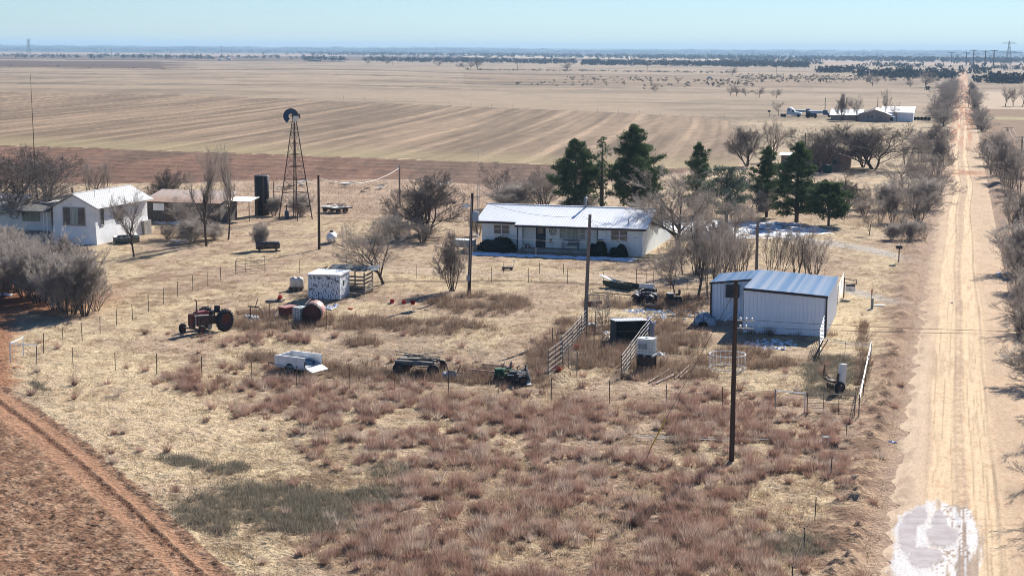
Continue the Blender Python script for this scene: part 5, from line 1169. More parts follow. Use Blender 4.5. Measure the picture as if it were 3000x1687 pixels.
def poly_tank():
    t, L = place('poly_tank', 'translucent white plastic tank on dark blocks left of the peeling shed', 'tank', (850, 858), (888, 858))
    m = mat('milky_plastic', (.70,.66,.58), (.62,.58,.5), rough=.4)
    for k in range(2): MB().lathe([(.0, .0), (.30, .0), (.36, .08), (.36, .62), (.30, .76), (.1, .80), (.08, .86), (0, .86)], 18, Matrix.Translation((.32+.45*k, .1, .28))).build('tank_half', m, t, True)
    for x in (.1, .5, .95): MB().b2(x-.1, x+.1, -.25, .45, 0, .14).build('block', WOODD, t)
    MB().b2(-.1, 1.1, -.25, .45, .14, .27).build('platform', WOODD, t)
    t, L = place('pallet', 'grey wooden pallet with a red bucket on it', 'pallet', (780, 892), (832, 893))
    for k in range(7): MB().box(.1+k*.19, .3, .14, .13, 1.0, .025).build('slat', WOODG, t)
    for y in (-.1, .3, .7): MB().box(.67, y, .06, 1.35, .09, .11).build('bearer', WOODG, t)
    g = t.matrix_basis @ Vector((.95, .35, .16)); b = thing('red_bucket', 'bright red bucket tipped on the grey pallet', 'bucket', g)
    MB().lathe([(0, 0), (.15, 0), (.19, .36), (.17, .36), (.13, .03)], 14, Matrix.Rotation(.5, 4, 'Y')).build('body', REDB, b)
    for k, (x, y) in enumerate([(1148, 893), (1184, 894), (1212, 895)]):
        g = gp(x, y); b = thing('red_bucket', ['bright red bucket in the weeds, left of three', 'bright red bucket in the weeds, middle of three', 'bright red bucket in the weeds, right of three'][k], 'bucket', (g.x, g.y, 0), 0, 'red buckets in the weeds')
        MB().lathe([(0, 0), (.14, 0), (.19, .3), (.17, .3), (.12, .03)], 12, Matrix.Rotation(.7*(k-1), 4, 'X')).build('body', REDB, b)
    for x, y, lb in [(1693, 1020, 'red plastic tub under the left corral panels'), (1635, 1085, 'red plastic tub at the foot of the front corral gate')]:
        g = gp(x, y); b = thing('red_tub', lb, 'tub', (g.x, g.y, 0)); MB().lathe([(0, 0), (.22, 0), (.28, .18), (.26, .18), (.2, .03)], 14, Matrix.Rotation(.35, 4, 'X')).ring(.25, .03, .2).build('body', REDB, b)
    t, L = place('plough_frame', 'dark iron implement with tall upright bar behind the tractor', 'implement', (735, 945), (765, 947))
    MB().tube((0, 0, .1), (0, 0, 1.0), .05, .05, 4).tube((-.2, 0, 1.0), (.6, .2, .95), .05, .05, 4).tube((.35, .1, .9), (.6, .1, 1.6), .035, .035, 4).tube((.6, .2, .95), (.9, .3, .5), .035).build('frame', OLDM, t)
    for k in range(5): MB().lathe([(0, .04), (.2, 0), (.18, -.01), (0, .02)], 12, Matrix.Translation((-.3+.25*k, -.1, .2)) @ Matrix.Rotation(1.3, 4, 'Y')).build('disc', GALV, t)
    o = MB().b2(0, .35, 0, .2, 0, .12).build('red_box', mat('orange_red', (.5,.08,.05)), None); o.location = gp(1020, 912); tag(o, 'small red box lying right of the peeling shed', 'box')
poly_tank()
def tanks():
    t, L = place('propane_tank', 'white propane tank with dark dome lid on the lawn', 'tank', (966, 722), (990, 702))
    M = Matrix.Rotation(math.pi/2, 4, 'Y'); r = .47; pr = [(0, -.05), (r*.6, .05), (r*.93, .22), (r, .4), (r, 1.9), (r*.93, 2.08), (r*.6, 2.25), (0, 2.35)]
    MB().lathe(pr, 24, Matrix.Translation((0, 0, r+.2)) @ M).build('shell', WHP, t, True)
    MB().lathe([(0, 0), (.2, 0), (.2, .22), (0, .26)], 14, Matrix.Translation((1.1, 0, 2*r+.17))).build('dome', OLDM, t)
    for x in (.5, 1.8): MB().box(x, 0, .12, .12, .6, .24).build('foot', CONC, t)
    t, L = place('cradle_tank', 'dark brown horizontal tank resting on a steel cradle', 'tank', (750, 746), (818, 743))
    dk = mat('dark_brown_tank', (.06,.05,.045), (.13,.10,.08), scale=3, rough=.6)
    MB().lathe([(0, 0), (.38, 0), (.40, .04), (.40, 2.25), (.38, 2.3), (0, 2.3)], 22, Matrix.Translation((0, 0, .62)) @ M).build('shell', dk, t, True)
    for x in (.3, 2.0): MB().box(x, 0, .14, .1, .7, .28).build('foot', OLDM, t)
    MB().box(1.15, -.3, .05, 2.4, .1, .1).build('skid', OLDM, t)
    g = gp(757, 641); t = thing('silo_tank', 'tall black cylindrical tank standing left of the windmill', 'tank', (g.x, g.y+.9, 0))
    h = hgt(757, 641, 525); r = .88; bk = mat('black_tank', (.018,.017,.02), (.035,.03,.03), rough=.6)
    MB().lathe([(0, 0), (r, 0), (r, h), (r*.97, h+.02), (0, h+.05)], 30).build('shell', bk, t, True)
    for z in (h*.33, h*.66, h): MB().ring(r, .03, z-.03, 30, 5).build('hoop', bk, t)
    for k in range(5): MB().box((k-2)*.35, 0, h+.10, .12, .12, .14).build('fitting', GALV, t)
    MB().b2(r*.45, r*.7, -r*.85, -r*.70, .2, h-.05).build('standpipe', OLDM, t)
    g = gp(352, 727); t = thing('stock_tank', 'round galvanised stock tank at the corner of the white stucco house', 'stock tank', (g.x, g.y+1.2, 0))
    MB().lathe([(0, .04), (1.30, .04), (1.34, .0), (1.36, .62), (1.40, .64), (1.32, .64), (1.30, .08)], 36).build('shell', mat('stock_tank_steel', (.13,.16,.15), (.20,.22,.21), scale=2, rough=.5), t, True)
    MB().lathe([(0, .22), (1.29, .22)], 30).build('soil', BLACK, t)
    mb = MB()
    for k in range(5): mb.box(random.uniform(-.6, .6), random.uniform(-.5, .5), .45, .5, .3, .1, rz=k, rx=.4)
    o = mb.build('junk', WOODG, None); o.location = t.location; tag(o, 'broken boards lying inside the round stock tank', 'boards')
tanks()
def flatbed():
    t, L = place('flatbed_trailer', 'flat white-topped trailer piled with junk in the field behind the pole', 'trailer', (978, 634), (1042, 628))
    z = .75; L = 2.75; W_ = 3.2
    for k in range(7): MB().box(L/2, .2+k*.46, z, L, .44, .05).build('deck_board', mat('sunbleached_deck', (.60,.59,.56), (.48,.47,.44), scale=3), t)
    MB().b2(0, L, -.04, .0, z-.16, z+.02).b2(L, L+.05, 0, W_, z-.16, z+.02).b2(.5, .6, 0, W_, .4, z-.05).b2(2.0, 2.1, 0, W_, .4, z-.05).build('frame', OLDM, t)
    ms = wheel_meshes(.33, .2, OLDM, False, 'flatbed_')
    for x in (.8, 1.9):
        for y in (.3, W_-.3): put_wheel(t, ms, (x, y, .33))
    j = MB()
    for k in range(14): j.box(random.uniform(.5, 2.2), random.uniform(.3, 2.4), z+.12+.02*k, random.uniform(.3, .9), .15, .08, rz=random.uniform(0, 3), ry=random.uniform(-.2, .2))
    o = j.build('scrap_heap', OLDM, None); o.matrix_basis = t.matrix_basis.copy(); tag(o, 'low heap of dark scrap lying on the flat white-topped trailer', 'scrap heap')
flatbed()

def panel(p, q, label, rails=6, h=1.5, group=None, m=None, name='livestock_panel', mids=(.5,), r=.03, cat='panel', z=.05, L=None):
    r = .024 if rails > 3 else r
    a, b = gp(*p), gp(*q); L = L or (b-a).length; m = m or GALV
    t = thing(name, label, cat, (a.x, a.y, 0), dirz(a, b), group)
    for x in (0, L): MB().tube((x, 0, 0), (x, 0, h+.04), r*1.15, r*1.15, 6).build('upright', m, t)
    me = MB().tube((0, 0, 0), (L, 0, 0), r*.75, r*.75, 5).mesh('rail', m)
    for k in range(rails): piece('rail', me, t, (0, 0, z+.1+(h-z-.1)*k/(rails-1)))
    for f_ in mids: MB().tube((L*f_, 0, .1), (L*f_, 0, h), r*.7, r*.7, 4).build('brace', m, t)
    return t
OLDPIPE = mat('brown_pipe', (.11,.07,.055), (.17,.12,.09), scale=6, rough=.6)
GREYPIPE = mat('grey_pipe', (.11,.11,.11), (.06,.06,.06), scale=6, rough=.5)
DKPIPE = mat('dark_pipe', (.07,.075,.08), (.12,.12,.12), scale=6, rough=.5)
def corral():
    g = 'steel livestock panels of the junk pen'
    panel((1609, 1105), (1650, 1072), 'dark livestock panel at the front left corner of the junk pen, angled away', 6, 1.7, g, DKPIPE)
    panel((1645, 1058), (1693, 1103), 'dark barred gate of the junk pen above the front red tub', 6, 1.55, g, DKPIPE)
    panel((1647, 1052), (1680, 1018), 'second livestock panel along the left side of the junk pen', 6, 1.5, g, GREYPIPE)
    panel((1680, 1016), (1706, 985), 'third livestock panel along the left side of the junk pen', 6, 1.5, g, GREYPIPE)
    panel((1704, 984), (1722, 960), 'farthest panel on the left side of the junk pen by the leaning pole', 6, 1.5, g, GREYPIPE)
    panel((1698, 1000), (1742, 1004), 'dark low gate frame just inside the leaning pole', 3, 1.25, g, DKPIPE)
    panel((1746, 972), (1785, 962), 'grey livestock panel across the back of the junk pen', 5, 1.5, g, GREYPIPE)
    panel((1790, 990), (1825, 988), 'dark livestock panel left against the calf shelter', 5, 1.5, g, DKPIPE)
    panel((1823, 1108), (1850, 1070), 'front panel of the row left of the raised tote tank', 6, 1.5, g, GREYPIPE)
    panel((1850, 1068), (1876, 1030), 'middle panel of the row left of the raised tote tank', 6, 1.5, g, GREYPIPE)
    panel((1876, 1028), (1905, 990), 'rear panel of the row passing the right side of the calf shelter', 6, 1.5, g, GREYPIPE)
    # calf shelter
    t, L = place('calf_shelter', 'small dark open-fronted calf shelter with ribbed roof in the junk pen', 'shelter', (1808, 1003), (1893, 1000))
    L = 2.15; h = 1.55; m = mat('dark_shelter', (.03,.04,.045), (.05,.06,.06))
    MB().b2(0, L, 1.7, 1.75, 0, h-.1).build('back_wall', m, t)
    for x0 in (-.0, L): MB().add([(x0-.02,0,0),(x0+.02,0,0),(x0+.02,1.7,0),(x0-.02,1.7,0),(x0-.02,.15,h),(x0+.02,.15,h),(x0+.02,1.7,h-.15),(x0-.02,1.7,h-.15)], [(0,3,2,1),(4,5,6,7),(0,1,5,4),(1,2,6,5),(2,3,7,6),(3,0,4,7)]).build('side_wall', m, t)
    me = rib_sheet(L/3+.08, 1.95, ROOFW, 4)
    for k in range(3): piece('roof_panel', me, t, (-.1+k*(L/3+.07), -.05, h+.03), (-.07, 0, 0))
    MB().b2(.1, L-.1, .3, .36, .75, .82).build('rail', OLDM, t)
    t, _ = place('plastic_slide', 'pale blue plastic panel leaning behind the calf shelter', 'panel', (1898, 985), (1930, 995))
    MB().box(.45, 0, .75, 1.0, .05, 1.3, rx=.2, ry=.35).box(.1, 0, .8, .08, .1, 1.35, ry=.35).box(.8, 0, .7, .08, .1, 1.35, ry=.35).build('panel', mat('pale_blue_plastic', (.50,.58,.78), (.45,.52,.72), rough=.4), t)
    # bits of pale rubbish and timber
    for x, y, s, lb in [(1770, 975, .5, 'pale crumpled sheet behind the junk pen gate'), (1800, 955, .5, 'torn pale tarpaulin behind the junk pen'), (1860, 952, .6, 'white sheet of tin behind the calf shelter'), (1935, 1035, .5, 'white rubbish heap right of the raised tote tank'), (1928, 1022, .35, 'grey rubbish bag right of the raised tote tank'), (1735, 950, .5, 'pale rubbish beside the foot of the leaning pole'), (1775, 985, .35, 'white bag in the junk pen')]:
        g2 = gp(x, y); R = random.Random(x); mb = MB(); n = 5; vs_ = [(-s+2*s*i/n+R.uniform(-.06, .06), (-s+2*s*j/n)*.7+R.uniform(-.06, .06), max(.02, .28*s*2*R.random()*(1-abs(i/n-.5)*1.6))) for j in range(n+1) for i in range(n+1)]
        mb.add(vs_, [(j*(n+1)+i, j*(n+1)+i+1, (j+1)*(n+1)+i+1, (j+1)*(n+1)+i) for j in range(n) for i in range(n)])
        o = mb.build('rubbish_sheet', IBC, None); o.location = g2; tag(o, lb, 'rubbish')
    for k, (p, q) in enumerate([((1905, 1118), (1962, 1084)), ((1925, 1122), (1985, 1092)), ((1915, 1125), (1975, 1100)), ((1980, 1108), (2020, 1072)), ((1995, 1105), (2025, 1080))]):
        a, b = gp(*p), gp(*q); o = MB().tube((0, 0, .1), (b.x-a.x, b.y-a.y, .16), .06, .06, 4).build('old_beam', mat('pink_timber', (.42,.32,.28), (.30,.20,.17), scale=4), None); o.location = a
        tag(o, 'weathered pinkish timber beam lying in the weeds before the tote tank' if k < 3 else 'short weathered beam in the weeds right of the tote tank', 'beam', 'timber beams lying in the weeds')
    # round bale feeder
    g3 = gp(2133, 1075); t = thing('bale_feeder', 'round white steel hay bale feeder by the utility pole', 'hay feeder', (g3.x, g3.y, 0))
    R0 = 106*mpp(2133, 1075)/2*1.0
    for z in (.12, 1.0): MB().ring(R0, .032, z, 40, 6).build('hoop', WHP, t)
    me = MB().tube((R0, 0, .12), (R0, 0, 1.0), .014, .014, 5).mesh('upright', WHP)
    for k in range(24): piece('upright', me, t, (0, 0, 0), (0, 0, 2*math.pi*k/24))
corral()

def right_pen():
    g = 'pipe fence panels right of the metal shed'
    panel((2455, 880), (2472, 838), 'white pipe gate behind the right corner of the metal shed', 6, 1.5, g, GALV, 'pipe_gate', cat='gate')
    panel((2401, 1032), (2416, 975), 'white pipe gate at the front right corner of the metal shed', 6, 1.6, g, GALV, 'pipe_gate', cat='gate')
    panel((2403, 1030), (2553, 1048), 'long pale pipe rail fence closing the weedy pen at the back', 2, 1.15, g, GALV, 'pipe_fence', z=.9, cat='fence')
    panel((2520, 1212), (2532, 1150), 'near section of the pipe fence along the verge', 2, 1.3, g, GREYPIPE, 'pipe_fence', z=.9, cat='fence', mids=())
    panel((2532, 1150), (2545, 1082), 'middle section of the pipe fence along the verge', 2, 1.3, g, GREYPIPE, 'pipe_fence', z=.9, cat='fence', mids=(.5,))
    panel((2545, 1082), (2553, 1046), 'far section of the pipe fence along the verge', 2, 1.3, g, GREYPIPE, 'pipe_fence', z=.9, cat='fence', mids=())
    panel((2368, 1205), (2508, 1211), 'dark brown five-bar pipe gate at the front of the weedy pen', 5, 1.25, g, OLDPIPE, 'pipe_gate', cat='gate', mids=(.34, .66))
    panel((2275, 1192), (2361, 1200), 'thin white pipe frame left of the brown gate', 2, 1.15, g, WHP, 'white_rail', cat='rail', z=1.0, mids=())
    # old implement
    t, _ = place('seed_drill', 'abandoned grain implement with tall white hopper and rubber wheel', 'implement', (2440, 1135), (2475, 1140))
    MB().box(.55, .2, 1.05, .28, .5, 1.3, rx=-.12).build('hopper', IBC, t)
    MB().box(.45, .1, .6, .1, .6, 1.1).tube((-.9, .9, .75), (.4, 0, .35), .05, .05, 4).tube((-1.3, 1.2, .4), (-1.15, 1.1, 1.35), .03).tube((-1.0, 1.0, .5), (-1.3, 1.3, 1.3), .03).box(-.4, .5, .55, 1.1, .3, .12, rz=-.6).build('frame', OLDM, t)
    put_wheel(t, wheel_meshes(.34, .16, OLDM, False, 'drill_'), (.62, -.15, .34), 1.1)
    for k in range(4): MB().lathe([(0, .03), (.2, 0), (.18, -.01), (0, .02)], 12, Matrix.Translation((-.5+.25*k, .45-.12*k, .2)) @ Matrix.Rotation(1.3, 4, 'Y')).build('disc', OLDM, t)
    for k, (x, y) in enumerate([(2390, 1040), (2384, 1042), (2395, 1038)]):
        o = MB().tube((0, 0, 0), (.45+.1*k, .6, 1.15), .035, .035, 5).build('leaning_post', WOODD, None); o.location = gp(x, y); tag(o, 'dark post leaning on the white gate by the shed corner', 'post', 'posts leaning by the shed corner')
    # tarp covered heap beside the shed
    g2 = gp(2065, 945); t = thing('tarp_heap', 'heap under a grey-blue tarp against the left side of the metal shed', 'covered heap', (g2.x, g2.y+.3, 0))
    R = random.Random(3); n = 9; vs_ = []
    for j in range(n+1):
        for i in range(n+1):
            u, v = i/n*2-1, j/n*2-1; rr = max(0, 1-(u*u+v*v)*.8); vs_.append((u*.85+R.uniform(-.04, .04), v*.8+R.uniform(-.04, .04), max(0, .85*rr**.6+R.uniform(-.06, .06))*(1 if rr > .05 else 0)))
    MB().add(vs_, [(j*(n+1)+i, j*(n+1)+i+1, (j+1)*(n+1)+i+1, (j+1)*(n+1)+i) for j in range(n) for i in range(n)]).build('tarp', mat('grey_tarp', (.20,.26,.31), (.42,.48,.52), scale=2.5, lo=.48, hi=.6), t)
    for k in range(5): a = k*1.3; MB().box(math.cos(a)*.8, math.sin(a)*.7, .07, .25, .2, .14, rz=a).build('stone', CONC, t)
    t, _ = place('folding_table', 'pale board leaning at the inner corner of the metal shed', 'board', (2124, 940), (2140, 945)); MB().box(.2, .2, .5, .35, .9, .05, rx=.7).build('board', IBC, t); MB().tube((.2, .5, 0), (.2, .5, .8), .02).build('leg', GALV, t)
right_pen()

def atv():
    t, L = place('quad_bike', 'dark purple four-wheeled all-terrain vehicle parked behind the junk', 'quad bike', (1862, 884), (1912, 888))
    PU = mat('dark_purple', (.05,.028,.06), (.10,.07,.10), scale=3, rough=.4)
    ms = wheel_meshes(.29, .26, OLDM, True, 'quad_')
    for x in (.05, 1.25):
        for y in (0, .8): put_wheel(t, ms, (x, y, .29))
    MB().b2(.15, 1.15, .25, .6, .35, .65).build('frame', BLACK, t)
    for x in (.03, 1.27):
        for y in (0, .8): MB().prism([(x-.36, .48), (x-.26, .68), (x, .78), (x+.26, .70), (x+.36, .52), (x+.3, .50), (x, .68), (x-.3, .46)], y-.17, y+.17).build('fender', PU, t)
    MB().b2(.35, .75, .22, .62, .65, .88).b2(-.2, .3, .2, .64, .62, .78).build('body', PU, t)
    MB().b2(.7, 1.25, .26, .58, .80, .94).build('seat', BLACK, t)
    MB().tube((.35, .0, 1.08), (.35, .84, 1.08), .02).tube((.35, .42, .8), (.35, .42, 1.08), .03).build('handlebar', BLACK, t)
    for x in (-.12, 1.38):
        r = MB()
        for k in range(4): r.tube((x-.2+k*.13, .1, .88), (x-.2+k*.13, .74, .88), .012, .012, 4)
        r.tube((x-.22, .1, .88), (x+.22, .1, .88), .014, .014, 4).tube((x-.22, .74, .88), (x+.22, .74, .88), .014, .014, 4).build('rack', IBC, t)
    t, L = place('riding_mower', 'dark riding mower with white hood left of the tree trunks', 'mower', (1958, 884), (2005, 882))
    MB().b2(0, .45, 0, .5, .3, .75).b2(.4, 1.1, .05, .45, .3, .5).build('body', BLACK, t); MB().b2(.05, .55, .02, .48, .75, .80).build('hood', IBC, t)
    MB().box(.85, .25, .68, .35, .4, .09).box(1.02, .25, .88, .07, .4, .35).build('seat', BLACK, t); MB().ring(.15, .018, 0, 16, 5, Matrix.Translation((.62, .25, .95)) @ Matrix.Rotation(-.5, 4, 'Y')).tube((.5, .25, .7), (.62, .25, .95), .02).build('steering_wheel', BLACK, t)
    a = wheel_meshes(.25, .2, OLDM, False, 'rider_')
    for y in (-.05, .55): put_wheel(t, a, (.9, y, .25)); put_wheel(t, a, (.1, y, .25))
    # long boat-like trough with boards
    t, L = place('feed_trough', 'long dark green trough holding pale boards behind the all-terrain vehicle', 'trough', (1765, 838), (1868, 852))
    TG = mat('dark_green', (.035,.05,.035), (.06,.07,.05)); L = 3.4
    MB().prism([(0, .35), (.4, .1), (L, .1), (L, .55), (.0, .6)], 0, .05).prism([(0, .35), (.4, .1), (L, .1), (L, .55), (.0, .6)], .9, .95).b2(.3, L, .05, .9, .1, .15).build('hull', TG, t)
    for k, (x, l, y, rz, ry) in enumerate([(.0, 2.2, .2, .0, .22), (.1, 1.9, .5, .05, .26), (.5, 2.0, .7, -.05, .18), (1.4, 1.5, .4, .2, .1)]):
        o = MB().box(l/2-.6, 0, 0, l, .2, .05).build('pale_board', IBC if k < 2 else WOODG, None); o.location = t.matrix_basis @ Vector((x, y, .85-.05*k)); o.rotation_euler = (0, ry, t.rotation_euler.z+rz); tag(o, 'pale board jutting out of the dark green trough', 'board', 'boards in the dark green trough')
    t, L = place('white_crate', 'white plastic crates stacked behind the all-terrain vehicle', 'crates', (1872, 860), (1905, 862))
    for x in (0, .45, .85): 
        MB().b2(x, x+.4, 0, .03, .6, .95).b2(x, x+.4, .37, .4, .6, .95).b2(x, x+.03, 0, .4, .6, .95).b2(x+.37, x+.4, 0, .4, .6, .95).build('crate', WHP, t)
    MB().b2(-.1, 1.4, -.05, .5, 0, .58).build('base_box', BLACK, t)
    t, L = place('long_box', 'long low rusty box with pale rim in the weeds before the all-terrain vehicle', 'box', (1888, 900), (1932, 905))
    MB().b2(0, 1.15, 0, .6, 0, .35).build('body', RUSTD, t); MB().b2(-.02, 1.17, -.03, .03, .35, .40).b2(-.02, 1.17, .57, .63, .35, .40).build('rim', WOODG, t)
    t, L = place('hoop_cart', 'rusty low cart with tall wire hoops behind the small bare tree', 'cart', (1728, 895), (1790, 890))
    MB().b2(0, 1.1, 0, .6, .1, .4).build('body', mat('brown_red', (.14,.06,.05), (.2,.12,.1), scale=4), t)
    for x in (.5, 1.9, 2.3): MB().ring(.5, .018, 0, 26, 5, Matrix.Translation((x, .2, .55)) @ Matrix.Rotation(1.35, 4, 'X')).build('hoop', WOODG, t)
    for k, (p, q, lb) in enumerate([((1738, 858), (1850, 866), 'long thin rail lying left of the all-terrain vehicle'), ((1724, 866), (1770, 868), 'short dark pole lying near the leaning utility pole'), ((1955, 925), (2035, 928), 'long dark pipe lying in front of the bare trees'), ((1848, 935), (1880, 958), 'dark bent branch sticking out of the weeds above the calf shelter')]):
        a, b = gp(*p), gp(*q); o = MB().tube((0, 0, .12), (b.x-a.x, b.y-a.y, .15+(.5 if k == 3 else 0)), .05, .04, 5).build('lying_pole', WOODD, None); o.location = a; tag(o, lb, 'pole')
    # lawn marker row in front of the ranch house
    t, L = place('lawn_cart', 'small dark low cart with a white knob on the lawn before the ranch house', 'cart', (1470, 792), (1512, 792)); MB().b2(0, 1.0, 0, .45, .12, .28).build('body', BLACK, t)
    for x in (.15, .85): put_wheel(t, wheel_meshes(.11, .06, OLDM, False, 'cart_'), (x, .0, .11)); put_wheel(t, wheel_meshes(.11, .06, OLDM, False, 'cart_'), (x, .45, .11))
    MB().tube((1.0, .2, .2), (1.15, .2, .85), .025).lathe([(0, 0), (.09, 0), (.09, .16), (0, .16)], 10, Matrix.Translation((1.1, .2, .8))).build('knob', IBC, t)
    o = MB().tube((0, 0, 0), (0, 0, .95), .035, .035, 6).build('marker_pipe', IBC, None); o.location = gp(1569, 754); tag(o, 'thin white pipe stake on the lawn left of the porch step', 'pipe')
    t, L = place('stone_slab', 'pale concrete cistern box left of the ranch house', 'cistern', (1325, 722), (1390, 725)); MB().b2(0, 2.1, 0, 1.2, 0, .6).build('body', mat('pale_concrete', (.42,.45,.45), (.35,.37,.37)), t); MB().b2(-.05, 2.15, -.05, 1.25, .6, .66).build('lid', IBC, t)
    g = gp(1362, 612); o = MB().box(0, 0, .3, .9, .7, .06, rx=.35, rz=.4).box(0, 0, .12, .1, .1, .25).build('blue_chair_frame', mat('pale_blue_sheet', (.32,.42,.55)), None); o.location = g; tag(o, 'pale blue sheet lying in the pasture left of the antenna mast', 'sheet')
    R = random.Random(9)
    for k, (x, y, w) in enumerate([(1005, 555, 1.6), (1018, 552, 1.8), (1070, 567, 1.2), (1105, 560, 1.3), (1120, 557, 1.0), (850, 560, 1.8), (880, 552, 2.2), (1235, 540, 2.0), (1280, 545, 2.4), (1310, 548, 2.), (825, 568, 1.4), (1505, 573, 1.)]):
        mb = MB()
        for j in range(4): mb.box(R.uniform(-.5, .5)*w, R.uniform(-.4, .4), .2+.15*j, w*R.uniform(.5, 1), .35, .04, rz=R.uniform(-.6, .6), ry=R.uniform(-.2, .2), rx=R.uniform(-.3, .3))
        o = mb.build('scrap_boards', WOODG if k % 3 else IBC, None); o.location = gp(x, y); tag(o, 'pale boards and tin scattered in the tall grass behind the yard', 'scrap', 'scrap boards in the tall grass')
atv()

def by_road():
    g = gp(2632, 757); t = thing('mailbox', 'black mailbox on a post beside the driveway', 'mailbox', (g.x, g.y, 0), math.radians(0))
    h = hgt(2632, 757, 712)
    MB().box(0, 0, h/2-.02, .10, .10, h-.04).build('post', BLACK, t)
    MB().prism([(-.30, h-.12), (.30, h-.12), (.30, h+.12), (.28, h+.20), (-.28, h+.20), (-.30, h+.12)], -.2, .2).build('box', BLACK, t); MB().tube((.12, -.1, h+.2), (.12, -.1, h+.42), .025, .015, 5).build('flag', DARK, t)
    g = gp(2555.5, 893); t = thing('utility_pedestal', 'grey-green utility pedestal in the grass by the gravel drive', 'pedestal', (g.x, g.y, 0)); h = hgt(2555, 893, 863)
    MB().b2(-.1, .1, -.1, .1, 0, h).b2(-.12, .12, -.12, .12, h, h+.04).build('body', mat('pedestal_green', (.22,.27,.25)), t)
    g = gp(2553.5, 884); t = thing('warning_post', 'thin dark post with a red sleeve behind the grey-green pedestal', 'marker post', (g.x, g.y, 0)); h = hgt(2553.5, 884, 833)
    MB().tube((0, 0, 0), (0, 0, h), .03).build('post', DARK, t); MB().tube((0, 0, h-.45), (0, 0, h-.05), .05).build('sleeve', mat('marker_red', (.45,.04,.03)), t)
    g = gp(2575, 884); o = MB().b2(-.35, .45, -.3, .3, .02, .08).build('concrete_pad', mat('pale_pad', (.6,.58,.54)), None); o.location = g; tag(o, 'small pale concrete pad right of the pedestal', 'concrete pad')
    # brand sign on a post frame
    g = gp(2472, 862); t = thing('ranch_sign', 'small white hanging sign on a dark post frame behind the shed', 'sign', (g.x, g.y, 0), 0)
    z = hgt(2472, 862, 802)
    MB().tube((0, 0, 0), (0, 0, z), .05).build('post', DARK, t)
    MB().tube((0, 0, z-.1), (1.0, 0, z-.16), .03).tube((.1, 0, z-.45), (1.0, 0, z-.5), .03).tube((1.0, 0, z-.16), (1.0, 0, z-.5), .03).tube((.2, 0, z-.12), (.95, 0, z-.3), .02).build('frame', DARK, t)
    b = MB().b2(.13, .90, -.02, .02, z-1.15, z-.52).build('board', WHP, t)
    MB().b2(.13, .90, -.03, -.021, z-.70, z-.56).build('name_strip', DARK, b)
    def txt(s, x, zz, size, mt, name):
        cu = bpy.data.curves.new(name, 'FONT'); cu.body = s; cu.size = size; cu.align_x = 'CENTER'; cu.extrude = .002
        o = bpy.data.objects.new(name, cu); C.objects.link(o); o.parent = b; o.location = (x, -.034, zz); o.rotation_euler = (math.pi/2, 0, 0); cu.materials.append(mt); bpy.context.view_layer.update(); me = bpy.data.meshes.new_from_object(o); bpy.data.objects.remove(o); o2 = bpy.data.objects.new(name, me); C.objects.link(o2); o2.parent = b; o2.location = (x, -.034, zz); o2.rotation_euler = (math.pi/2, 0, 0); return o2
    txt('A', .48, z-1.03, .26, DARK, 'lettering'); txt('C', .62, z-1.06, .14, DARK, 'lettering')
    o = MB().box(0, 0, .0, 0.16, .5, .02).build('dark_litter', DARK, None); o.location = gp(2790, 872)+Vector((0, 0, .09)); tag(o, 'small dark scrap lying in the wheel track', 'litter')
    for k, (x, y) in enumerate([(2922, 789), (2930, 786), (2925, 794), (2948, 786)]):
        R = random.Random(k); mb = MB()
        for j in range(3): mb.box(R.uniform(-.15, .15), R.uniform(-.1, .1), .12, .35, .25, .02, rz=R.uniform(0, 3), rx=R.uniform(-.6, .6))
        o = mb.build('litter', WHP, None); o.location = gp(x, y); tag(o, 'white litter caught in the right verge of the road', 'litter', 'white litter on the right verge')
    # white frame and gate on the left
    t = panel((33, 1078), (72, 1058), 'white pipe corner frame at the left edge of the pasture, diagonal half', 2, 1.25, 'white pipe corner frame', WHP, 'white_rail', cat='rail', z=1.1, mids=())
    t = panel((34, 1078), (111, 1082), 'white pipe corner frame at the left edge of the pasture, front half', 2, 1.25, 'white pipe corner frame', WHP, 'white_rail', cat='rail', z=1.1, mids=())
    panel((694, 812), (776, 804), 'dark six-bar gate at the end of the diagonal fence', 6, 1.35, None, DKPIPE, 'pipe_gate', cat='gate', mids=(.5, .3))
    panel((1864, 840), (1964, 842), 'rusty five-bar gate across the track behind the junk', 5, 1.6, None, OLDPIPE, 'pipe_gate', cat='gate', mids=(.5, .72, .3))
    o = MB().tube((0, 0, 0), (.8, .3, 1.7), .035, .035, 6).build('guy_guard', mat('yellow_guard', (.6,.42,.05)), None); o.location = gp(1905, 1320); tag(o, 'yellow plastic guard on the guy wire in the bunchgrass', 'guy guard')
    for k, (p, q) in enumerate([((1858, 1278), (2120, 1281)), ((1870, 1284), (2140, 1288)), ((2120, 1281), (2420, 1290))]):
        a, b_ = gp(*p), gp(*q); o = MB().tube((0, 0, .12), (b_.x-a.x, b_.y-a.y, .12), .02, .02, 5).build('white_pipe', IBC, None); o.location = a; tag(o, ['front one of the thin white pipes lying left of the tall pole', 'rear one of the thin white pipes lying across the tall pole foot', 'thin white pipe lying right of the tall pole'][k], 'pipe', 'white pipes lying in the bunchgrass')
    o = panel((2414, 1292), (2434, 1292), 'short white pipe bracket standing in the bunchgrass', 2, .45, None, WHP, 'pipe_bracket', cat='bracket', z=.3, mids=())
by_road()

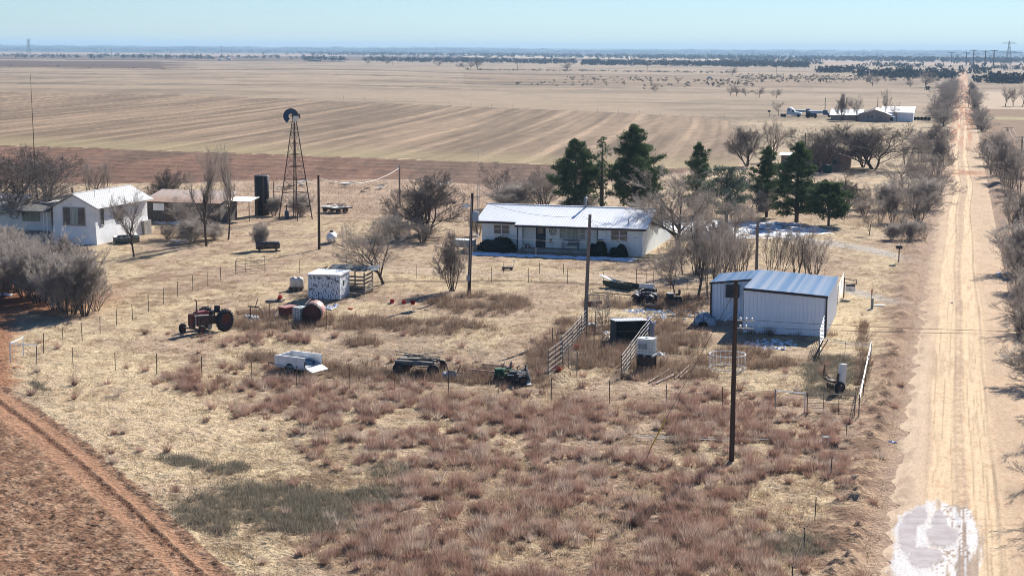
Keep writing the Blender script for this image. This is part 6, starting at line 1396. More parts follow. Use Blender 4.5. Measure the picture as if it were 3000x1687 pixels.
# ---- windmill
def windmill():
    pts = [gp(823, 655), gp(886, 662), gp(901, 645), gp(845, 640)]
    cx = sum(p.x for p in pts)/4; cy = sum(p.y for p in pts)/4
    t = thing('windmill', 'tall rusty lattice windmill tower with damaged fan', 'windmill', (cx, cy, 0), -.28)
    h = hgt(862, 650, 352)-.1; a = 1.4; at_ = .14; RI = mat('tower_rust', (.085,.055,.045), (.15,.10,.08), scale=3)
    def corner(k, z):
        f = 1-z/h; r = at_+(a-at_)*f; return (r*(-1, 1, 1, -1)[k], r*(-1, -1, 1, 1)[k], z)
    for k in range(4): MB().tube(corner(k, 0), corner(k, h), .07, .05, 4).build('leg', RI, t)
    zs = [1.6, 3.2, 4.8, 6.3, 7.7, 9.0, 10.2, 11.2]
    prev = .1
    for z in zs:
        for k in range(4):
            MB().tube(corner(k, z), corner((k+1) % 4, z), .035, .035, 4).build('girt', RI, t)
            MB().tube(corner(k, prev), corner((k+1) % 4, z), .014, .014, 3).tube(corner((k+1) % 4, prev), corner(k, z), .014, .014, 3).build('cross_brace', RI, t)
        prev = z
    MB().tube((0, 0, 0), (0, 0, h), .03).build('pump_rod', RI, t)
    for k in range(22): MB().tube((*[v for v in corner(0, 1+k*.45)[:2]], 1+k*.45), (corner(0, 1+k*.45)[0]+.28, corner(0, 1+k*.45)[1], 1+k*.45), .014, .014, 4).build('rung', RI, t)
    MB().b2(-.75, .75, -.75, .75, h-1.55, h-1.50).build('platform', WOODG, t)
    MB().box(0, 0, h+.25, .32, .5, .5).tube((0, 0, h-.3), (0, 0, h+.1), .08).build('gearbox', WOODG, t)
    fan = MB().tube((0, -.2, 0), (0, .1, 0), .1).ring(.45, .02, 0, 24, 4, Matrix.Rotation(math.pi/2, 4, 'X')).ring(.85, .02, 0, 24, 4, Matrix.Rotation(math.pi/2, 4, 'X')).build('fan', RI, t)
    fan.location = (-.05, -.55, h+.28); fan.rotation_euler = (0, 0, .75); fan.scale = (.8, .8, .8)
    bl = mat('blue_fan_blade', (.025,.07,.13), (.03,.06,.10), rough=.4); wh = mat('sunlit_fan_blade', (.70,.72,.72))  # pale copy for a few blades: the sunlight on them is in the colour
    def blade(m): return MB().add([(-.09,-.03,.34),(.09,.03,.34),(.20,.07,1.12),(-.20,-.07,1.12),(-.09,-.018,.34),(.09,.042,.34),(.20,.082,1.12),(-.20,-.058,1.12)], [(0,1,2,3),(7,6,5,4),(0,4,5,1),(1,5,6,2),(2,6,7,3),(3,7,4,0)]).mesh('blade', m)
    b1, b2 = blade(bl), blade(wh)
    for k in range(18):
        ang = 2*math.pi*k/18
        if k in (8, 9, 10): continue
        piece('blade', b2 if k in (5, 6, 7) else b1, fan, (0, 0, 0), (0, ang, 0))
    MB().add([(0,0,0),(0,.7,-.1),(0,.9,.2),(0,.9,-.4),(.02,0,0),(.02,.7,-.1),(.02,.9,.2),(.02,.9,-.4)], [(0,1,2),(0,3,1),(4,6,5),(4,5,7),(1,3,2),(5,6,7)]).build('tail', RI, t).location = (0, .2, h+.3)
    t2 = thing('blue_pump', 'dark blue pump barrel at the foot of the windmill', 'pump', (gp(838, 650).x, gp(838, 650).y, 0)); MB().lathe([(0, 0), (.26, 0), (.26, .9), (.2, 1.0), (0, 1.05)], 16).build('barrel', bl, t2); MB().tube((0, 0, 1), (0, 0, 1.7), .08).build('pipe', bl, t2)
windmill()

# ---- snow left in the shade
SN = mat('old_snow', (.80,.83,.88), (.62,.68,.78), scale=1.2, rough=.7, bump=.4)
def snow(name, label, cx, cy, rx, ry, n, seed, size=.5, thr=.0, rect=None):
    R = random.Random(seed); mb = MB()
    for k in range(n):
        if rect: x, y = R.uniform(rect[0], rect[1]), R.uniform(rect[2], rect[3])
        else: a = R.uniform(0, 6.28); r = math.sqrt(R.random()); p = gp(cx+rx*r*math.cos(a), cy+ry*r*math.sin(a)); x, y = p.x, p.y
        s = size*R.uniform(.3, 1.2); m_ = 9; z = .055+R.uniform(0, .035)
        ring_ = [(x+s*math.cos(2*math.pi*j/m_)*R.uniform(.6, 1.3), y+s*R.uniform(.5, 1.2)*math.sin(2*math.pi*j/m_)*.8, z-.06) for j in range(m_)]
        b0 = len(mb.v); mb.v += ring_+[(x, y, z+.02)]; mb.f += [(b0+j, b0+(j+1) % m_, b0+m_) for j in range(m_)]
    o = mb.build(name, SN, None); tag(o, label, None, kind='stuff')
snow('snow_porch', 'strip of snow in the shade before the ranch house', 0, 0, 0, 0, 260, 1, .5, rect=(-46.0, -30.0, 153.5, 155.6))
snow('snow_cedars', 'broken snow patch on the lawn below the cedars', 2170, 665, 230, 27, 420, 2, .9)
snow('snow_cedars_right', 'thin snow streaks under the rightmost cedar', 2370, 668, 70, 9, 60, 12, .7)
snow('snow_shed', 'speckled snow in the shade before the metal shed', 2262, 1001, 82, 15, 150, 3, .16)
snow('snow_junk', 'small snow scraps among the junk behind the shed', 1880, 908, 60, 7, 60, 4, .25)
snow('snow_junk_right', 'small snow scraps under the bare saplings', 2000, 918, 110, 14, 70, 5, .2)
snow('snow_truck', 'snow scraps in the shade of the white pickup bed', 840, 1112, 55, 5, 24, 6, .15)
snow('snow_outbuilding', 'snow strip before the low outbuilding', 500, 664, 50, 4, 40, 7, .4)
snow('snow_trees', 'snow scraps under the trees left of the stock tank', 535, 716, 40, 4, 20, 8, .3)
snow('snow_small_shed', 'snow beside the peeling white shed', 970, 905, 30, 8, 24, 9, .25)
snow('snow_ditch', 'snow scrap in a hole of the roadside berm', 2621, 1282, 10, 4, 6, 10, .15)
snow('snow_thicket', 'snow under the left thicket', 12, 880, 20, 5, 14, 11, .3)
# ------------------------------------------------------------------ poles, wires, fences, masts
POLE = mat('creosote_pole', (.055,.035,.027), (.10,.065,.045), scale=3, rough=.9, stretch=(6,6,.4), bump=.3)
POLEG = mat('grey_pole', (.16,.13,.11), (.24,.20,.17), scale=3, rough=.9, stretch=(6,6,.4))
WIRE = mat('wire_dark', (.09,.08,.075)); WIREL = mat('wire_light', (.55,.52,.50), rough=.4)
def sag(a, b, s, n=14):
    return [tuple(Vector(a).lerp(Vector(b), i/n)-Vector((0, 0, s*4*(i/n)*(1-i/n)))) for i in range(n+1)]
def pole(x, yb, yt, label, lean=(0, 0), r=.14, m=POLE, g=None, group=None, h=None, name='utility_pole', cat='utility pole'):
    p = gp(x, yb) if g is None else g; h = h or hgt(x, yb, yt)
    t = thing(name, label, cat, (p.x, p.y, 0), 0, group)
    MB().tube((0, 0, -.2), (lean[0], lean[1], h), r*1.15, r*.85, 10).build('shaft', m, t); t['h'] = h; return t
p1 = pole(2149, 1345, 813, 'tallest brown utility pole standing in the bunchgrass before the metal shed', r=.115)
GZ = p1.location
def hardware(t, z, n=3, x0=.0, rz=0):
    MB().tube((0, 0, z), (.9, 0, z), .03, .03, 5).build('bracket', GALV, t)
    for k in range(n): MB().lathe([(0, 0), (.05, .0), (.07, .05), (.04, .09), (.06, .13), (0, .16)], 8, Matrix.Translation((.25+.28*k, 0, z+.02))).build('insulator', IBC, t)
hardware(p1, 7.05, 3); hardware(p1, 6.68, 2)
p2 = pole(934, 738, 520, 'plain dark pole standing right of the windmill on the lawn', r=.13)
p3 = pole(1374, 865, 567, 'slightly leaning dark pole carrying the meter box and grey transformer box', lean=(.28, 0), r=.13)
h3 = p3['h']; MB().b2(-.13, .13, -.30, -.12, 1.2, 1.62).build('meter_box', GALV, p3); MB().tube((.10, -.13, 1.5), (.26, -.12, h3-.4), .03).build('conduit', GALV, p3)
MB().lathe([(0, 0), (.24, 0), (.26, .03), (.26, .72), (.2, .8), (0, .84)], 16, Matrix.Translation((.55, 0, h3-2.3))).build('transformer', mat('transformer_grey', (.36,.42,.48), (.3,.36,.42)), p3)
MB().tube((.28, 0, h3-.3), (.95, .1, h3-.3), .03).tube((.2, 0, h3-2.0), (.5, 0, h3-1.9), .03).build('bracket', GALV, p3)
MB().tube((.26, 0, h3-3.2), (.75, -.4, h3-3.3), .03).lathe([(0, 0), (.17, 0), (.1, .14), (0, .16)], 12, Matrix.Translation((.8, -.4, h3-3.5))).build('yard_lamp', IBC, p3)
p4 = pole(1715, 965, 626, 'grey-brown leaning pole at the back left of the junk pen', lean=(.25, .1), r=.13, m=POLEG)
p5 = pole(1168, 600, 490, 'weathered pole carrying the sagging pale wire left of the forked tree', r=.12, m=POLEG)
p6 = pole(2215, 806, 640, 'grey-brown pole standing behind the ridge of the metal shed', r=.13, m=POLEG)
p7 = pole(800, 610, 540, 'short pole in the field edge between black tank and windmill', r=.07, m=POLEG, name='field_post', cat='post')
def wires(name, label, a, b, s, r=.012, m=WIRE):
    pts = sag(a, b, s); o = MB().path([tuple(Vector(p)-Vector(a)) for p in pts], r, 4).build(name, m, None); o.location = a; return tag(o, label, 'wire')
def tip(t, dz=0., dx=0.): return Vector((t.location.x+dx, t.location.y, t['h']+dz))
wires('overhead_wire', 'pale sagging wire between the dark pole and the weathered pole', tip(p2, -.25), tip(p5, -.25), 1.2, .022, WIREL)
wires('overhead_wire', 'thin wire from the weathered pole to the transformer pole', tip(p5, -.25), tip(p3, -.35), 1.0, .010)
for k, z in enumerate((7.1, 6.75)):
    wires('overhead_wire', ['upper thin wire crossing the road from the tall pole', 'lower thin wire crossing the road from the tall pole'][k], (GZ.x+.3, GZ.y, z), (GZ.x+38, GZ.y+8+2*k, 7.6), .6, .009)
wires('overhead_wire', 'wire from the tall pole over the junk pen towards the transformer pole', (GZ.x, GZ.y, p1['h']-.3), tuple(tip(p4, -.2)), .8, .009)
wires('overhead_wire', 'thin wire from the leaning pen pole to the ranch house', tip(p4, -.3), (-29.5, 158, 3.6), .5, .010)
wires('overhead_wire', 'drooping wire from the transformer pole along the ranch house front', tip(p3, -3.2, .3), (-29.8, 157.4, 1.9), .6, .014)
wires('overhead_wire', 'thin wire between the leaning pen pole and the transformer pole', tip(p4, -.2), tip(p3, -.3), .5, .009)
wires('guy_wire', 'guy wire running down from the tall pole to its yellow guard', (GZ.x, GZ.y, 8.6), tuple(gp(1905, 1320)+Vector((.8, .3, 1.7))), .0, .012)
wires('guy_wire', 'guy wire running down left from the back of the tall pole', tuple(gp(2035, 955)), (GZ.x-.1, GZ.y+.2, 8.4), .0, .010) if False else None
# antenna masts
def masts():
    g = gp(113, 690); h = hgt(113, 690, 234); t = thing('antenna_mast', 'very tall thin dark mast beside the large dark tree at far left', 'mast', (g.x, g.y, 0))
    MB().tube((0, 0, 0), (-.25, 0, h*.45), .10, .07, 8).tube((-.25, 0, h*.45), (-.4, 0, h), .05, .015, 6).build('mast', POLE, t)
    g = gp(1398, 655); h = hgt(1398, 655, 446); t = thing('tv_antenna', 'lattice television antenna mast at the left end of the ranch house', 'antenna', (g.x, g.y, 0), .2)
    hl = h*.56; s = .17
    for k in range(3): a = k*2.094; MB().tube((s*math.cos(a), s*math.sin(a), 0), (s*math.cos(a), s*math.sin(a), hl), .018, .018, 4).build('leg', GALV, t)
    br = MB()
    for j in range(int(hl/.4)):
        for k in range(3):
            a, b = k*2.094, (k+1)*2.094; br.tube((s*math.cos(a), s*math.sin(a), j*.4), (s*math.cos(b), s*math.sin(b), j*.4+.4), .008, .008, 3)
    br.build('lattice', GALV, t); MB().tube((0, 0, hl-.3), (0, 0, h), .03, .025, 6).build('mast', GALV, t)
    MB().tube((-.9, 0, h), (.9, 0, h), .02, .02, 4).build('boom', GALV, t)
    me = MB().tube((0, -.55, 0), (0, .55, 0), .012, .012, 4).mesh('element', GALV)
    for k in range(9): piece('element', me, t, (-.85+k*.21, 0, h), (0, 0, .0), (1, .6+.05*k, 1))
    MB().tube((-.3, 0, h*.8), (.6, .1, h*.8), .015, .015, 4).tube((.1, -.3, h*.8), (.1, .3, h*.8), .01, .01, 4).build('small_boom', GALV, t)
masts()

# wire fences
PM = MB().box(0, 0, .55, .035, .035, 1.3).box(0, 0, 1.18, .04, .04, .06).mesh('post', mat('steel_t_post', (.05,.045,.04), (.10,.07,.055), rough=.7))
def fence(pts, label, h=1.1, wn=3):
    P = [gp(*p) for p in pts]; t = thing('wire_fence', label, 'fence', (P[0].x, P[0].y, 0))
    for k, p in enumerate(P): piece('post', PM, t, (p.x-P[0].x, p.y-P[0].y, 0), (random.uniform(-.03, .03), random.uniform(-.03, .03), random.uniform(0, 3)), (1, 1, h/1.1*random.uniform(.95, 1.08)))
    for j in range(wn):
        mb = MB(); z = h*(.35+.6*j/max(1, wn-1))
        for a, b in zip(P, P[1:]): mb.tube((a.x-P[0].x, a.y-P[0].y, z), (b.x-P[0].x, b.y-P[0].y, z), .005, .005, 3, cap=False)
        mb.build('wire', WIRE, t)
fence([(130, 1050), (187, 1024), (243, 1013), (295, 990), (343, 968), (390, 951), (436, 927), (480, 901), (521, 880), (565, 863), (607, 847), (647, 833), (690, 812)], 'wire fence climbing diagonally from the white corner frame to the dark gate', 1.15)
fence([(111, 1086), (217, 1092), (341, 1101), (462, 1107), (595, 1117), (739, 1129), (873, 1139), (1028, 1143), (1160, 1152), (1317, 1159), (1463, 1161), (1619, 1170), (1790, 1178), (1956, 1182), (2120, 1188), (2275, 1193)], 'long wire fence across the foreground in front of the junk row', 1.15)
fence([(776, 806), (876, 808), (1016, 804), (1112, 812), (1219, 820), (1330, 824), (1440, 826), (1548, 828), (1662, 832), (1768, 835), (1864, 840)], 'wire fence along the dirt track behind the peeling shed', 1.15)
fence([(1964, 842), (2013, 845), (2090, 848)], 'short run of wire fence between the rusty gate and the saplings', 1.15)
fence([(2035, 952), (2062, 948), (2085, 946)], 'few wire fence posts by the tarp heap', 1.0, 2)
fence([(2484, 1270), (2440, 1385), (2395, 1510), (2365, 1600), (2330, 1720)], 'sagging wire fence running along the verge into the foreground', .9, 2)
fence([(793, 968), (930, 962), (958, 968)], 'three thin posts in the weeds beside the red tank', 1.5, 0)
fence([(2190, 995), (1790, 1000), (1620, 1010)], 'scattered thin posts through the weeds of the pen', 1.1, 0)
fence([(1000+i*62, 297+i*2.6) for i in range(19)], 'distant wire fence along the top edge of the stubble field', 1.3, 1)
fence([(2930, 440+i*14) for i in range(6)], 'small old post fence on the right verge beyond the bushes', 1.0, 2)
fence([(2250+i*45, 668+i*6) for i in range(0)] or [(1475, 800), (1580, 800), (1650, 802)], 'three lawn posts along the track before the ranch house', .9, 1)

# power line beside the road
def line_pole(x, yt, h, d, label, arms=1, tr=False, aw=1.25):
    # pole top seen at x, yt; distance d along the ray
    r = ray(x, yt); t_ = d/math.hypot(r[0], r[1]); X, Y, Z = r[0]*t_, r[1]*t_, CAMH+r[2]*t_
    t = thing('power_pole', label, 'power pole', (X, Y, 0), 0, 'power line poles right of the road'); t['h'] = Z
    MB().tube((0, 0, -.2), (0, 0, Z), .17, .12, 8).build('shaft', POLE, t)
    for k in range(arms): MB().box(0, 0, Z-.25-.9*k, aw*2, .10, .12).build('crossarm', WOODD, t)
    for x_ in (-aw+.08, 0, aw-.08): MB().lathe([(0, 0), (.05, 0), (.06, .1), (0, .16)], 6, Matrix.Translation((x_, 0, Z-.19))).build('insulator', GALV, t)
    if tr: MB().lathe([(0, 0), (.28, 0), (.28, .8), (0, .9)], 12, Matrix.Translation((-.1, -.4, Z-2.2))).build('transformer', GALV, t)
    return (X, Y, Z)
def dline(X):  # distance along the line of poles at world x, for photo column x
    return None
L_ = []
XL = 12.2
for x, yt, lb, a_, tr in [(2990, 382, 'nearest power pole at the right frame edge with a heavy dark crossarm', 1, False), (2948, 356, 'second power pole from the camera rising from the dark bushes', 1, False), (2908.7, 337, 'third power pole carrying a grey transformer', 1, True), (2889, 320, 'fourth power pole with plain crossarm', 1, False), (2866.5, 296, 'fifth power pole, braced, at the field corner', 1, False), (2855, 273, 'sixth power pole with doubled crossarms and transformer', 2, True), (2846, 252, 'small seventh power pole in the far hedge', 1, False), (2838, 232, 'tiny eighth power pole in the far hedge', 1, False)]:
    r = ray(x, yt); t_ = XL/r[0]; L_.append(line_pole(x, yt, 0, t_*math.hypot(r[0], r[1]), lb, a_, tr))
for k, (a, b) in enumerate(zip(L_, L_[1:])):
    for j, dx in enumerate((-1.17, 0, 1.17)):
        wires('power_wire', 'pale sagging wire strung between the power poles right of the road', (a[0]+dx, a[1], a[2]-.05), (b[0]+dx, b[1], b[2]-.05), 1.5, .022+.00004*a[1], WIREL)['group'] = 'wires of the power line right of the road'
a = L_[0]
for dx in (-1.17, 0, 1.17): wires('power_wire', 'pale wire leaving the nearest power pole towards the camera', (a[0]+dx, a[1], a[2]-.05), (a[0]+dx+1, a[1]-75, a[2]+.6), 1.8, .02, WIREL)['group'] = 'wires of the power line right of the road'
# distant poles and pylons
for x, yb, yt in [(159, 190, 167), (319, 180, 144), (493, 190, 162), (642, 180, 144), (833, 187, 159), (969, 184, 154), (1143, 196, 165), (1252, 170, 149), (1509, 205, 173), (1571, 172, 144), (1879, 168, 142), (1889, 208, 176), (2183, 168, 143), (2267, 212, 181), (2522, 168, 131), (2411, 312, 276), (2353, 470, 380), (2565, 306, 272), (2730, 330, 277), (2695, 420, 378), (2832, 300, 245)]:
    d = mpp(x, yb); lb = 'thin far pole standing by the hedge or farmyard' if yb > 270 else 'thin distant pole on the plain'
    t = pole(x, yb, yt, lb, r=max(.12, .00021*d*FOC*.42), m=POLEG, group='farmyard poles far behind' if yb > 270 else 'row of distant poles on the plain', name='distant_pole', cat='pole')
for k, (x, yb, yt) in enumerate([(2780, 170, 139), (2796, 172, 146), (2823, 176, 139), (2844, 178, 131), (2878, 180, 133), (2903, 181, 131)]):
    t = pole(x, yb, yt, 'distant dark transmission pole with a level crossarm', r=.9, m=POLE, group='transmission poles at the end of the road', name='transmission_pole', cat='pole')
    h = t['h']; w_ = 22*mpp(x, yb)*.45; MB().box(0, 0, h-1, w_*2, 1.2, .9, rz=PSI).build('crossarm', POLE, t)
def pylon(x, yb, yt, label, arms):
    g = gp(x, yb); h = hgt(x, yb, yt); s = h*.12; t = thing('lattice_pylon', label, 'pylon', (g.x, g.y, 0), PSI); PG = mat('pylon_steel', (.22,.24,.26)); r = .00008*mpp(x, yb)*FOC
    def c(k, z): f = (1-z/h)**1.2; q = h*.012+s*f; return (q*(-1, 1, 1, -1)[k], q*(-1, -1, 1, 1)[k], z)
    for k in range(4):
        pts = [c(k, h*j/6) for j in range(7)]; MB().path(pts, r, 4).build('leg', PG, t)
    br = MB()
    for j in range(6):
        for k in range(4): br.tube(c(k, h*j/6), c((k+1) % 4, h*(j+1)/6), r*.6, r*.6, 3).tube(c((k+1) % 4, h*j/6), c(k, h*(j+1)/6), r*.6, r*.6, 3)
    br.build('bracing', PG, t)
    for z, w_ in arms: MB().tube((-w_*h, 0, z*h), (0, 0, z*h+.05*h), r, r, 4).tube((w_*h, 0, z*h), (0, 0, z*h+.05*h), r, r, 4).tube((-w_*h, 0, z*h), (w_*h, 0, z*h), r, r, 4).build('crossarm', PG, t)
pylon(2946, 192, 105, 'tall lattice pylon with wide crossarms at the right of the horizon', [(.62, .45), (.93, .26)])
pylon(77, 178, 133, 'small lattice pylon on the left of the horizon', [(.7, .16), (.85, .13), (.98, .16)])
# canopy on the ridge, bush beside it, far vehicles
def ridge_bits():
    g = gp(968, 186); s = mpp(968, 186); t = thing('ridge_canopy', 'small open canopy with white roof on the distant ridge', 'canopy', (g.x, g.y, 0))
    w_ = 30*s; h = 11*s; MB().box(0, 0, h, w_, w_*.6, s*1.6).build('roof', IBC, t)
    for x in (-.42, -.1, .2, .42): MB().tube((x*w_, 0, 0), (x*w_, 0, h), s*.5).build('post', POLE, t)
    leaf_bush(gp(915, 186).x, gp(915, 186).y, 22*mpp(915, 186), 8, 6*mpp(915, 186), 'long low dark hedge beside the canopy on the ridge', 1500, seed=9)
    for x, y, w_, lb, col in [(632, 188, 12, 'small distant pickup on the red field edge', WHP), (655, 187, 14, 'pale distant trailer behind the pickup on the red field edge', IBC), (2065, 226, 14, 'small pale pickup parked in the far mesquite pasture', mat('pale_blue_paint', (.42,.50,.58)))]:
        g = gp(x, y); s = mpp(x, y); t = thing('distant_pickup', lb, 'pickup', (g.x, g.y, 0), .1); L = w_*s
        MB().prism([(0, .25*L), (0, .42*L), (.25*L, .45*L), (.34*L, .62*L), (.6*L, .62*L), (.66*L, .43*L), (L, .42*L), (L, .2*L), (0, .18*L)], 0, L*.4).build('body', col, t)
        for q in (.2, .8): MB().lathe([(0, 0), (.12*L, 0), (.12*L, .08*L), (0, .08*L)], 10, Matrix.Translation((q*L, -.02*L, .14*L)) @ Matrix.Rotation(-math.pi/2, 4, 'X')).build('wheel', TYRE, t)
    for x in (2708, 2714): g = gp(x, 250); o = MB().box(0, 0, 1, 5*mpp(x, 250), 2, 2.2).box(-1.2, 0, .0, .3, .3, 1).build('cattle_pen', BLACK, None); o.location = g; tag(o, 'small dark cattle shelter in the far pasture', 'shelter', 'two dark cattle shelters in the far pasture')
    g = gp(2249, 335); t = thing('dark_sign_box', 'small dark box on a leaning post left of the semi truck', 'box', (g.x, g.y, 0)); s = mpp(2249, 335)
    MB().tube((0, 0, 0), (-.2, 0, 15*s), .06).build('post', POLE, t); MB().box(-.2, 0, 17*s, 8*s, .3, 5*s).build('box', BLACK, t)
ridge_bits()
BRICK = mat('tan_brick', (.27,.165,.115), (.33,.22,.16), scale=1.5, rough=.9)
BRICKP = mat('pink_brick', (.33,.24,.20), (.38,.29,.25), scale=1.0, rough=.9)
def far_building(name, label, cat, x0, x1, yb, ye, yp, depth, wall, roof, ridge='y', rz=0., wins=(), over=.4, npan=8):
    a = gp(x0, yb); s = mpp((x0+x1)/2, yb); L = (x1-x0)*s; he = (yb-ye)*s; hp = (yb-yp)*s
    t = thing(name, label, cat, (a.x, a.y, 0), rz)
    w = MB().b2(0, L, 0, depth, 0, he)
    if ridge == 'y': w.add([(0,0,he),(L,0,he),(L/2,0,hp)], [(0,1,2)])
    w.build('wall', wall, t)
    if ridge == 'y':
        for s_ in (0, 1):
            Ls = math.hypot(L/2+over, hp-he); an = math.atan2(hp-he, L/2); me = rib_sheet((depth+.8)/npan, Ls, roof, 2)
            for k in range(npan):
                if s_: piece('roof_panel', me, t, (L+over, -.4+k*(depth+.8)/npan, he-.05), (an, 0, math.pi/2))
                else: piece('roof_panel', me, t, (-over, -.4+(k+1)*(depth+.8)/npan, he-.05), (an, 0, -math.pi/2))
    else:
        roof_slope(t, -over, L+over, -over, he, depth/2, hp, (L+2*over)/npan, roof, 2); roof_slope(t, -over, L+over, depth+over, he, depth/2, hp, (L+2*over)/npan, roof, 2)
    for (u, z, ww, hh, mt) in wins: MB().b2(L*u-ww/2, L*u+ww/2, -.06, -.01, z, z+hh).build('window', mt, t)
    return t, L, he, hp
# brick house beyond the cedars
t, L, he, hp = far_building('brick_house', 'low tan brick gabled house between the bare trees beyond the cedars', 'house', 2306, 2474, 486, 452, 412, 9.5, BRICK, RUST, wins=((.2, 1., 1.2, 1.0, GLASS), (.8, 1., 1.2, 1.0, GLASS)))
far_building('carport', 'small flat-roofed carport on thin posts at the left of the brick house', 'carport', 2284, 2312, 480, 446, 440, 5, BRICK, ROOFR, ridge='x', npan=4)
t2, L2 = place('parked_car', 'dark car parked under the carport of the brick house', 'car', (2276, 484), (2304, 485))
MB().prism([(0, .3), (0, .75), (.5, .85), (.9, 1.25), (1.9, 1.25), (2.4, .85), (3.2, .75), (3.2, .3)], 0, 1.5).build('body', mat('dark_car', (.03,.035,.045), rough=.3), t2)
for x in (.65, 2.5): MB().lathe([(0, 0), (.3, 0), (.3, .2), (0, .2)], 14, Matrix.Translation((x, -.02, .3)) @ Matrix.Rotation(-math.pi/2, 4, 'X')).build('wheel', TYRE, t2)
MB().b2(.95, 1.8, -.01, .0, .85, 1.15).build('side_window', GLASS, t2)
t2, L2 = place('green_box', 'dark green storage box on the drive before the brick house', 'storage box', (2418, 497), (2443, 496)); s = mpp(2430, 497)
MB().b2(0, 18*s, 0, 1.2, .1, 20*s).build('body', mat('dark_green_box', (.02,.06,.05), (.03,.08,.065)), t2); MB().b2(-.05, 18*s+.05, -.05, 1.25, 20*s, 20*s+.12).build('lid', mat('dark_green_box', (.02,.06,.05)), t2)
for x in (.2, 18*s-.2): MB().tube((x, 0, .08), (x, 1.2, .08), .09).build('wheel', TYRE, t2)
# far farm
far_building('far_wing', 'long low tan wing with white roof left of the far brick gable', 'building', 2428, 2514, 342, 326.5, 312, 12, BRICKP, ROOFW, ridge='x', npan=10)
far_building('far_farmhouse', 'tan brick gabled farmhouse with white roof before the white barn', 'house', 2511, 2596, 344.5, 325, 310, 14, BRICKP, ROOFW, wins=((.3, 1.0, .8, .9, GLASS), (.42, 1.0, .4, .9, GLASS), (.7, .9, .8, .7, GLASS)), over=.6)
far_building('white_barn', 'large white metal barn with white roof left of the hay bales', 'barn', 2578, 2664, 343, 317.5, 303, 14, SB, ROOFW, ridge='x', npan=10)
far_building('far_lean_to', 'low white lean-to with dark opening between farmhouse and barn', 'lean-to', 2594, 2612, 344, 331, 327, 3, SB, ROOFW, ridge='x', npan=3, wins=((.5, .2, 1.4, 1.1, BLACK),))  # opening is a black sheet on the wall, its shade put into the colour
for k in range(5):
    x = 2674+k*10.5; g = gp(x, 339.5); s = mpp(x, 339.5); t = thing('hay_bale', ['leftmost round hay bale beside the white barn', 'second round hay bale from the barn', 'middle round hay bale of the row', 'fourth round hay bale from the barn', 'rightmost round hay bale nearest the hedge'][k], 'hay bale', (g.x, g.y, 0), 0, 'round hay bales right of the white barn')
    r = 5.6*s; hm = mat('hay', (.20,.15,.09), (.30,.24,.15), scale=6, bump=.5)
    MB().lathe([(0, -.7), (r*.93, -.7), (r, -.6), (r, .6), (r*.93, .7), (0, .7)], 20, Matrix.Translation((0, 0, r*.97)) @ Matrix.Rotation(math.pi/2, 4, 'X')).build('body', hm, t); MB().lathe([(0, 0), (r*.75, 0), (r*.7, -.03), (0, -.05)], 16, Matrix.Translation((0, -.70, r*.97)) @ Matrix.Rotation(math.pi/2, 4, 'X')).build('end_face', DARK, t)
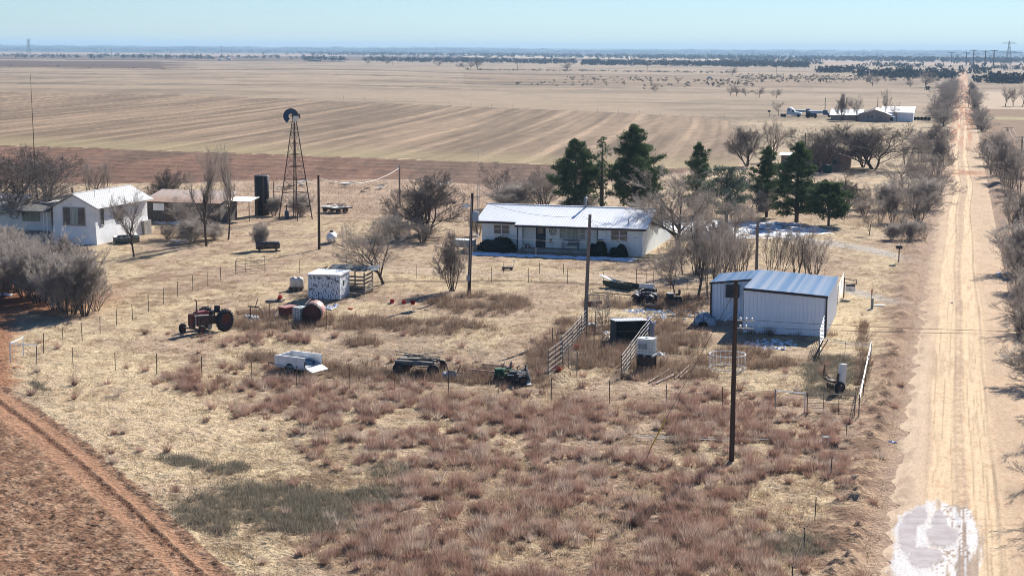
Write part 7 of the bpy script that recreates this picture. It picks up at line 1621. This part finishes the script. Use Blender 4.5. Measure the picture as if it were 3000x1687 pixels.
def truck(x0, x1, yb, col, label, kind):
    g = gp(x0, yb); s = mpp(x0, yb); L = (x1-x0)*s; t = thing('semi_truck' if kind != 'tractor' else 'blue_tractor', label, 'truck' if kind != 'tractor' else 'tractor', (g.x, g.y, 0), 0)
    H = 27*s if kind == 'sleeper' else 20*s
    if kind == 'sleeper':
        MB().prism([(L*.30, .8), (L*.30, H*.80), (L*.38, H), (L*.50, H*.98), (L*.62, H*.82), (L*.70, H*.55), (L*.96, H*.48), (L, H*.40), (L, .6), (L*.9, .5)], 0, 2.3).build('cab', col, t); MB().b2(L*.36, L*.46, -.03, .0, H*.68, H*.84).b2(L*.55, L*.64, -.03, .0, H*.52, H*.72).build('side_window', GLASS, t)
        MB().b2(0, L*.9, .5, 1.8, .7, .95).build('frame', OLDM, t)
        for q in (.08, .20, .86): MB().lathe([(0, 0), (.5, 0), (.5, .35), (0, .35)], 14, Matrix.Translation((q*L, -.02, .5)) @ Matrix.Rotation(-math.pi/2, 4, 'X')).build('wheel', TYRE, t)
    elif kind == 'dump':
        MB().prism([(0, 1.0), (0, H*.85), (L*.62, H*.85), (L*.62, 1.2)], 0, 2.3).build('bed', col, t); MB().prism([(L*.62, .7), (L*.62, H), (L*.80, H), (L*.84, H*.6), (L, H*.55), (L, .6)], .1, 2.2).build('cab', mat('blue_cab', (.05,.12,.22)), t); MB().b2(L*.66, L*.76, .05, .09, H*.62, H*.85).build('side_window', GLASS, t)
        for q in (.15, .30, .9): MB().lathe([(0, 0), (.5, 0), (.5, .35), (0, .35)], 14, Matrix.Translation((q*L, -.02, .5)) @ Matrix.Rotation(-math.pi/2, 4, 'X')).build('wheel', TYRE, t)
    else:
        MB().b2(L*.35, L*.95, .6, 1.4, .7, 1.5).build('hood', col, t); MB().prism([(L*.05, .8), (L*.08, H*.95), (L*.42, H*.95), (L*.45, .8)], .3, 1.7).build('cab', col, t); MB().b2(L*.12, L*.38, .26, .29, H*.55, H*.88).build('side_window', GLASS, t)
        for q, r in ((.2, .8), (.85, .55)): MB().lathe([(0, 0), (r, 0), (r, .4), (0, .4)], 16, Matrix.Translation((q*L, -.02, r)) @ Matrix.Rotation(-math.pi/2, 4, 'X')).build('wheel', TYRE, t)
truck(2280, 2340, 334, mat('white_truck', (.68,.72,.76), rough=.4), 'white semi truck with tall sleeper cab parked at the far farm', 'sleeper')
truck(2318, 2375, 330, mat('grey_truck', (.36,.42,.44), rough=.5), 'grey grain truck parked behind the white semi truck', 'dump')
truck(2355, 2386, 336, mat('dark_blue_tractor', (.03,.06,.13), rough=.4), 'dark blue farm tractor between the parked trucks', 'tractor')
truck(2362, 2428, 333, mat('pale_blue_truck', (.32,.42,.55), rough=.4), 'pale blue long dump truck nearest the far farm wing', 'dump')
bunch(); shortgrass(); weeds(); tall()
# ------------------------------------------------------------------ air
def haze():
    m = bpy.data.materials.new('haze'); m.use_nodes = True; n = m.node_tree; n.nodes.remove(n.nodes['Principled BSDF'])
    v = n.nodes.new('ShaderNodeVolumePrincipled'); v.inputs['Density'].default_value = HAZE_D
    v.inputs['Color'].default_value = (.50, .75, 1.0, 1); v.inputs['Anisotropy'].default_value = 0.0
    n.links.new(v.outputs[0], n.nodes['Material Output'].inputs['Volume'])
    o = MB().b2(-15500, 15500, -400, 14800, -1.6, 70).build('haze', m)
    tag(o, None, None, kind='stuff')
HAZE_D = 1.05e-4
haze()
